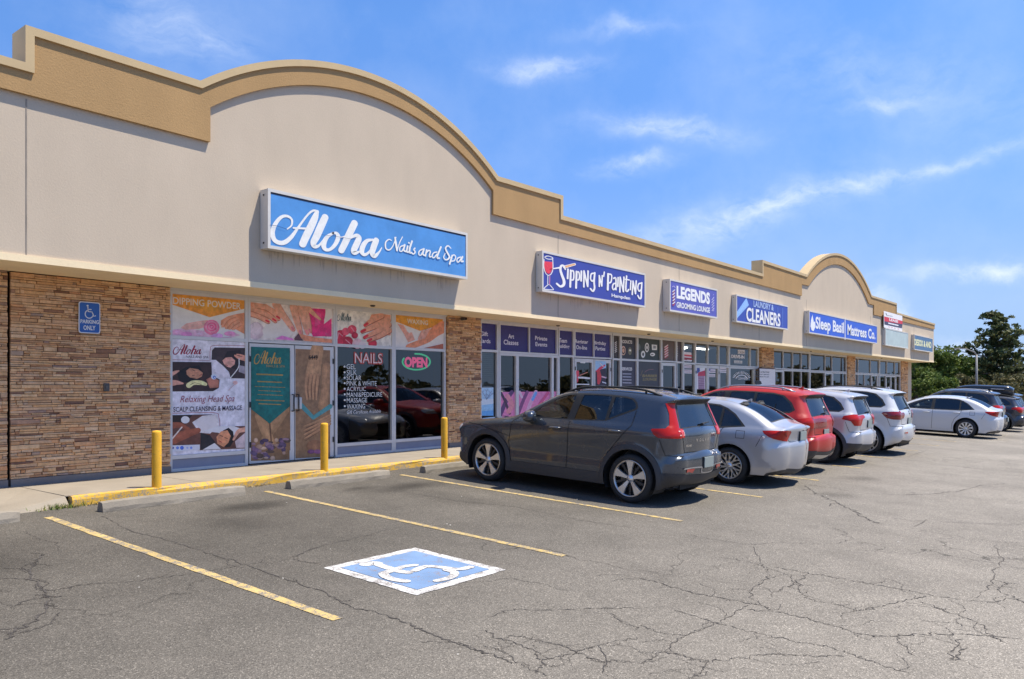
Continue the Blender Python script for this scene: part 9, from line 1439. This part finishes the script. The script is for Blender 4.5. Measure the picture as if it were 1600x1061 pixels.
# ------------------------------------------------------------------ trees, lamp, sky, camera
def leaf_mat(name, c0, c1, c2):
    m = bpy.data.materials.new(name); m.use_nodes = True; nt = m.node_tree; b = nt.nodes['Principled BSDF']; L = nt.links.new
    ge = N(nt, 'NewGeometry'); r = ramp(nt, [(0, c0), (.5, c1), (1, c2)], ge.outputs['Random Per Island']); L(r.outputs[0], b.inputs['Base Color'])
    b.inputs['Roughness'].default_value = .65; b.inputs['Specular IOR Level'].default_value = .3
    tr = N(nt, 'BsdfTranslucent'); mx = N(nt, 'MixShader'); mx.inputs[0].default_value = .25; L(r.outputs[0], tr.inputs[0])
    L(b.outputs[0], mx.inputs[1]); L(tr.outputs[0], mx.inputs[2]); L(mx.outputs[0], nt.nodes['Material Output'].inputs[0])
    return m
BARK = mat('bark', (.11, .08, .06), .9, noise=.3, nscale=4)
LEAF_PINE = leaf_mat('pine_needles', (.045, .07, .028), (.085, .11, .038), (.17, .165, .06))
LEAF_DECID = leaf_mat('broad_leaves', (.05, .09, .016), (.10, .155, .026), (.21, .25, .055))
LEAF_OLIVE = leaf_mat('olive_leaves', (.065, .072, .028), (.125, .118, .045), (.21, .175, .075))
def clump(mb, rg, c, r, n, size, flat_=1.):
    for _ in range(n):
        while True:
            p = Vector((rg.uniform(-1, 1), rg.uniform(-1, 1), rg.uniform(-1, 1)))
            if .15 < p.length < 1: break
        p = Vector((p.x*r, p.y*r, p.z*r*flat_))+c
        a = Vector((rg.gauss(0, 1), rg.gauss(0, 1), rg.gauss(0, .8))).normalized(); b_ = a.cross(Vector((rg.gauss(0, 1), rg.gauss(0, 1), rg.gauss(0, 1)))).normalized()
        s_ = size*rg.uniform(.6, 1.3)
        mb.add([p-a*s_, p+b_*s_*.5, p+a*s_, p-b_*s_*.5], [(0, 1, 2, 3)])
def tree(name, loc, h, w, leaf, label, seed, kind='round', group=None, dens=1., size=.14):
    rg = random.Random(seed); root = empty(name, loc); tag(root, label, 'tree' if 'tree' in name else 'shrub', group)
    tk = MB(); cr = MB()
    if kind == 'pine':
        top_ = Vector((rg.uniform(-.3, .3), rg.uniform(-.3, .3), h*.97)); pts = [(0, 0, -.3), (.05*h*rg.uniform(-.3, .3), 0, h*.3), (0, .03*h*rg.uniform(-1, 1), h*.6), tuple(top_)]
        tk.tube(pts, [.03*h, .024*h, .014*h, .004*h], 8)
        z = h*.10
        while z < h*.98:
            t = z/h; L_ = w*(max(0, 1-t)**.6)*(.55+.45*min(1, t/.35))*rg.uniform(.7, 1.1)
            for q in range(rg.choice((6, 7, 8))):
                a = rg.uniform(0, 6.28); L2 = L_*rg.uniform(.45, 1.1); rise = L2*rg.uniform(.0, .35)
                tip = Vector((math.cos(a)*L2, math.sin(a)*L2, z+rise)); base_ = Vector((0, 0, z))
                tk.tube([base_, base_.lerp(tip, .5)+Vector((0, 0, -.05*L2)), tip], [.006*h, .004*h, .001*h], 5)
                k = max(1, int(L2/.55))
                for j in range(k+1):
                    u = (j+.6)/(k+.6); p = base_.lerp(tip, min(u, 1.02))+Vector((rg.gauss(0, .16), rg.gauss(0, .16), rg.gauss(.05, .12)))
                    if rg.random() < .78: clump(cr, rg, p, rg.uniform(.24, .46), int(22*dens), size, .6)
            z += h*rg.uniform(.035, .06)
    else:
        nb = 7; tk.tube([(0, 0, -.2), (0, 0, h*.25), (rg.uniform(-.2, .2), 0, h*.5)], [.03*h, .025*h, .018*h], 7)
        for i in range(int(26*dens)):
            a = rg.uniform(0, 6.28); el = rg.uniform(.12, 1.); rr_ = w*math.sqrt(rg.random())*(.55+.45*math.sin(math.pi*min(.95, el)))
            c_ = Vector((math.cos(a)*rr_, math.sin(a)*rr_, h*(.16+.78*el*(1-.25*(rr_/w)**2))))
            tk.tube([(0, 0, h*rg.uniform(.15, .45)), c_*.6+Vector((0, 0, h*.15)), c_], [.012*h, .007*h, .002*h], 5)
            for q in range(3):
                clump(cr, rg, c_+Vector((rg.gauss(0, .25*w*.5), rg.gauss(0, .25*w*.5), rg.gauss(0, .1*h*.5))), rg.uniform(.14, .30)*w*.8, int(60*dens), size, .8)
    tk.build('trunk', BARK, root); cr.build('crown', leaf, root)
    return root
TG = 'trees beyond the end of the mall'
def gtree(*a, **k): return tree(*a, **k)
gtree('pine_tree', (88, 10.9, -.3), 8.9, 5.4, LEAF_PINE, 'tall dark pine tree with an open ragged crown, far right', 1, 'pine', TG, 1.0, .19)
gtree('pine_tree', (96, 6.2, -.3), 7.0, 5.0, LEAF_OLIVE, 'brown green pine tree right of the tall dark pine', 2, 'pine', TG, 1.5, .20)
gtree('leafy_tree', (82, 16.5, -.3), 5.6, 3.6, LEAF_DECID, 'bright green leafy tree against the end of the mall', 3, 'round', TG, 1.4, .17)
gtree('leafy_tree', (90, 18.8, -.3), 6.2, 3.8, LEAF_PINE, 'dark green leafy tree behind the bright green one', 4, 'round', TG, 1.3, .18)
gtree('leafy_tree', (84, 14.0, -.3), 4.6, 2.6, LEAF_DECID, 'green leafy tree between the mall end and the tall pine', 7, 'round', TG, 1.3, .16)
gtree('leafy_tree', (98, 14.0, -.3), 5.0, 4.5, LEAF_OLIVE, 'olive leafy tree behind the lamp post', 8, 'round', TG, 1.2, .18)
gtree('garden_shrub', (72, 13.5, -.3), 2.7, 2.2, LEAF_DECID, 'yellow green shrub beside the last stone pier', 5, 'round', 'shrubs past the mall end', 1.3, .12)
gtree('garden_shrub', (74, 10.8, -.3), 2.5, 2.0, LEAF_OLIVE, 'olive shrub in front of the tall pine', 6, 'round', 'shrubs past the mall end', 1.2, .12)
gtree('garden_shrub', (80, 9.0, -.3), 2.6, 2.6, LEAF_OLIVE, 'brownish shrub behind the roof box', 9, 'round', 'shrubs past the mall end', 1.2, .12)
gtree('garden_shrub', (88, 6.0, -.3), 3.2, 3.4, LEAF_PINE, 'dark shrub behind the black SUV', 10, 'round', 'shrubs past the mall end', 1.2, .14)
# far tree belt that closes the lot on every other side: reads as one mass
fb_ = MB(); rg = random.Random(30)
for i in range(1900):
    a = rg.uniform(0, 1)
    if a < .3: X, Y = 108+rg.gauss(0, 4), -6+a/.3*46-8
    else: X, Y = -90+(a-.3)/.7*215, -58+rg.gauss(0, 3)
    hb = 4.2+1.8*math.sin(X*.11)+1.4*math.sin(X*.043+Y*.2)+1.1*math.sin(Y*.35)
    c_ = Vector((X, Y, gnd(X, Y)-.2+rg.random()**.8*max(2.2, hb)))
    clump(fb_, rg, c_, rg.uniform(.8, 1.6), 30, .55, .8)
tag(fb_.build('far_tree_belt', LEAF_OLIVE), 'hazy belt of trees round the far edge of the lot', 'trees', kind='stuff')
# lamp post
lp = empty('lamp_post', (57.3, 8.1, gz(8.1))); tag(lp, 'grey lamp post with a curved arm in front of the tall pine', 'lamp post')
p = MB(); p.tube([(0, 0, 0), (0, 0, 3.55)], [.085, .06], 10); p.build('pole', mat('pole_grey', (.24, .24, .24), .6, .2), lp, True)
p = MB(); p.tube([(0, 0, 3.5), (-.08, .1, 3.7), (-.35, .5, 3.9), (-.6, .85, 3.95)], [.05, .045, .035, .03], 8); p.build('arm', mat('pole_grey', (.42,)*3), lp, True)
p = MB(); p.bevbox(-.75, .8, 3.88, -.55, 1.15, 3.97, .03); p.build('lamp_head', mat('pole_grey', (.42,)*3), lp)
p = MB(); p.lathe([(.2, -.1), (.2, .25), (.17, .3), (0, .3)], 16); p.build('base', conc, lp)

EXPO = 1.0; SKY_STR = .15; SKY_SAT = 1.22; SKY_VAL = .82; SKY_HUE = .506; CLOUD = (3.7, 3.95, 4.3)
SUN = Vector((.88, -1, 3.0)).normalized()
wd = bpy.data.worlds.new('World'); bpy.context.scene.world = wd; wd.use_nodes = True
nt = wd.node_tree; L = nt.links.new; bg = nt.nodes['Background']
sk = N(nt, 'TexSky'); sk.sky_type = 'NISHITA'; sk.sun_disc = False
sk.sun_elevation = math.asin(SUN.z); sk.sun_rotation = math.atan2(SUN.x, SUN.y); sk.altitude = 1600; sk.air_density = 1.0; sk.dust_density = .3; sk.ozone_density = 2.0
tc = N(nt, 'TexCoord'); sp_ = N(nt, 'SeparateXYZ'); L(tc.outputs['Generated'], sp_.inputs[0])
# wisps: each is a soft streak at its own place in the sky (axis, offset, length; cross axis, offset, width; strength; puffy)
WISPS = [((0.5975, -0.8012, -0.0327), -0.0, 0.056, (0.2855, 0.2506, -0.925), -0.0, 0.0111, 0.75, 0),
         ((0.4907, -0.8598, -0.1409), -0.0, 0.0822, (0.2003, 0.2687, -0.9422), 0.0, 0.0142, 0.75, 0),
         ((0.4819, -0.8734, 0.0699), 0.0, 0.0497, (0.266, 0.0697, -0.9615), 0.0, 0.0104, 0.7, 0),
         ((0.8969, -0.4398, -0.0453), 0.0, 0.0557, (0.1338, 0.3676, -0.9203), -0.0, 0.0375, 0.45, 0),
         ((0.864, -0.5015, -0.0445), 0.0, 0.0528, (0.1508, 0.3421, -0.9275), 0.0, 0.0196, 0.35, 0),
         ((0.3605, -0.8996, 0.2466), -0.0, 0.1639, (0.2703, -0.1523, -0.9507), -0.0, 0.0307, 0.4, 0),
         ((0.1979, -0.9711, 0.1335), 0.0, 0.1598, (0.2549, -0.0805, -0.9636), 0.0, 0.0089, 0.55, 0),
         ((0.3205, -0.9224, 0.2156), -0.0, 0.0927, (0.2646, -0.1314, -0.9554), 0.0, 0.0145, 0.35, 0),
         ((0.1206, -0.9923, 0.0266), -0.0, 0.0815, (0.1284, -0.011, -0.9917), -0.0, 0.0088, 0.85, 0),
         ((0.3177, -0.9022, -0.2918), -0.0, 0.1588, (0.2328, 0.3725, -0.8984), 0.0, 0.0433, 0.22, 0),
         ((0.5451, -0.8326, -0.0987), -0.0, 0.051, (0.2942, 0.3002, -0.9074), 0.0, 0.0093, 0.45, 0),
         ((0.2284, -0.9736, -0.0011), 0.0, 0.0346, (0.2978, 0.071, -0.952), 0.0, 0.008, 0.4, 0),
         ((0.247, -0.9504, -0.189), -0.0, 0.0152, (0.052, 0.2077, -0.9768), 0.0, 0.0134, 0.85, 0),
         ((0.2727, -0.833, -0.4814), -0.0, 0.0075, (-0.0219, 0.4949, -0.8687), -0.0, 0.0071, 0.85, 0),
         ((0.1608, -0.9698, -0.1834), -0.0, 0.0197, (0.0103, 0.1875, -0.9822), 0.0, 0.0139, 0.85, 0),
         ((0.2166, -0.8314, -0.5117), 0.0, 0.0225, (-0.0374, 0.5167, -0.8554), -0.0, 0.0107, 0.85, 0)]
wn = N(nt, 'TexNoise'); wn.inputs['Scale'].default_value = 7; wn.inputs['Detail'].default_value = 7; wn.inputs['Roughness'].default_value = .6; L(tc.outputs['Generated'], wn.inputs[0])
wc = N(nt, 'VectorMath', operation='MULTIPLY_ADD'); L(wn.outputs['Color'], wc.inputs[0]); wc.inputs[1].default_value = (.075,)*3; L(tc.outputs['Generated'], wc.inputs[2])
wo = N(nt, 'VectorMath', operation='SUBTRACT'); L(wc.outputs[0], wo.inputs[0]); wo.inputs[1].default_value = (.0375,)*3
# fibres: noise stretched along the wind
mp = N(nt, 'Mapping'); mp.inputs['Rotation'].default_value = (0, R(8), R(-35)); mp.inputs['Scale'].default_value = (3, 20, 40); L(wo.outputs[0], mp.inputs[0])
fn = N(nt, 'TexNoise'); fn.inputs['Scale'].default_value = 1.3; fn.inputs['Detail'].default_value = 8; fn.inputs['Roughness'].default_value = .6; L(mp.outputs[0], fn.inputs[0])
fr_ = N(nt, 'MapRange'); fr_.inputs[1].default_value = .28; fr_.inputs[2].default_value = .70; fr_.inputs[3].default_value = .02; fr_.inputs[4].default_value = .72; L(fn.outputs[0], fr_.inputs[0])
pn = N(nt, 'TexNoise'); pn.inputs['Scale'].default_value = 60; pn.inputs['Detail'].default_value = 6; L(tc.outputs['Generated'], pn.inputs[0])
def M_(op, a, b_=None, c_=None, clamp=False):
    n = N(nt, 'Math', operation=op, use_clamp=clamp)
    for i, q in enumerate((a, b_, c_)):
        if q is None: continue
        if isinstance(q, (int, float)): n.inputs[i].default_value = q
        else: L(q, n.inputs[i])
    return n.outputs[0]
tot = None
for (e, ce, le, f, cf, sf, amp, kind) in WISPS:
    def dot(ax):
        n = N(nt, 'VectorMath', operation='DOT_PRODUCT'); L(wo.outputs[0] if not kind else tc.outputs['Generated'], n.inputs[0]); n.inputs[1].default_value = ax; return n.outputs['Value']
    u = M_('DIVIDE', M_('SUBTRACT', dot(e), ce), le); v = M_('DIVIDE', M_('SUBTRACT', dot(f), cf), sf)
    q = M_('ADD', M_('MULTIPLY', u, u), M_('MULTIPLY', v, v))
    if kind:
        q = M_('ADD', q, M_('MULTIPLY', M_('SUBTRACT', pn.outputs[0], .5), 4.5)); s_ = M_('MULTIPLY', M_('SUBTRACT', 1.0, q, clamp=True), amp)
    else:
        s_ = M_('MULTIPLY', M_('MULTIPLY', M_('EXPONENT', M_('MULTIPLY', q, -1.1)), fr_.outputs[0]), amp)
    # the streak exists only on this side of the sky
    n = N(nt, 'VectorMath', operation='DOT_PRODUCT'); L(tc.outputs['Generated'], n.inputs[0]); n.inputs[1].default_value = (.78, .62, .1)
    s_ = M_('MULTIPLY', s_, M_('GREATER_THAN', n.outputs['Value'], .2))
    tot = s_ if tot is None else M_('ADD', tot, s_)
vl = N(nt, 'MapRange'); vl.inputs[1].default_value = .4; vl.inputs[2].default_value = .75; vl.inputs[3].default_value = 0; vl.inputs[4].default_value = .10; L(wn.outputs[0], vl.inputs[0])
tot = M_('MINIMUM', M_('ADD', tot, vl.outputs[0]), 1.)
hs = N(nt, 'HueSaturation'); hs.inputs['Saturation'].default_value = SKY_SAT; hs.inputs['Value'].default_value = SKY_VAL; hs.inputs['Hue'].default_value = SKY_HUE; L(sk.outputs[0], hs.inputs['Color'])
mx = N(nt, 'Mix', data_type='RGBA'); hz = N(nt, 'MapRange'); hz.inputs[1].default_value = .0; hz.inputs[2].default_value = .42; hz.inputs[3].default_value = 0; hz.inputs[4].default_value = 1; L(sp_.outputs[2], hz.inputs[0])
hc = ramp(nt, [(0, (.50, .47, .56)), (.30, (.62, .585, .68)), (.65, (.82, .81, .85)), (1, (1, 1, 1))], hz.outputs[0]); hm = N(nt, 'Mix', data_type='RGBA', blend_type='MULTIPLY'); hm.inputs[0].default_value = 1; L(hs.outputs[0], hm.inputs[6]); L(hc.outputs[0], hm.inputs[7])
hf = N(nt, 'MapRange', interpolation_type='SMOOTHSTEP'); hf.inputs[1].default_value = .0; hf.inputs[2].default_value = .26; hf.inputs[3].default_value = .92; hf.inputs[4].default_value = 0; L(sp_.outputs[2], hf.inputs[0])
hb_ = N(nt, 'Mix', data_type='RGBA'); L(hf.outputs[0], hb_.inputs[0]); L(hm.outputs[2], hb_.inputs[6]); hb_.inputs[7].default_value = (1.22, 1.90, 3.1, 1)
L(tot, mx.inputs[0]); L(hb_.outputs[2], mx.inputs[6]); mx.inputs[7].default_value = (*CLOUD, 1); L(mx.outputs[2], bg.inputs[0])
bg.inputs[1].default_value = SKY_STR

sl = bpy.data.lights.new('sun', 'SUN'); sl.energy = 3.5; sl.angle = R(.53); sl.color = (1, .925, .80)
so = link(bpy.data.objects.new('sun', sl)); so.rotation_euler = (-SUN).to_track_quat('-Z', 'Y').to_euler(); so.location = (0, -10, 30)
cm_ = bpy.data.cameras.new('camera'); co = link(bpy.data.objects.new('camera', cm_))
cm_.sensor_width = 36; cm_.lens = 36*1235/1600; cm_.shift_y = (602-530.5)/1600; cm_.clip_end = 5000; cm_.clip_start = .1
co.location = (0, 0, 1.39); co.rotation_euler = (R(90), 0, -math.atan2(982, 1235)+0 )
th = math.atan2(982, 1235)          # the shop fronts' vanishing point lies this far right of the view axis
co.rotation_euler = (R(90), 0, -(math.pi/2-th))
sc = bpy.context.scene; sc.camera = co
sc.view_settings.view_transform = 'Standard'; sc.view_settings.look = 'None'; sc.view_settings.gamma = 1; sc.view_settings.exposure = EXPO
sc.cycles.max_bounces = 8; sc.cycles.transparent_max_bounces = 12
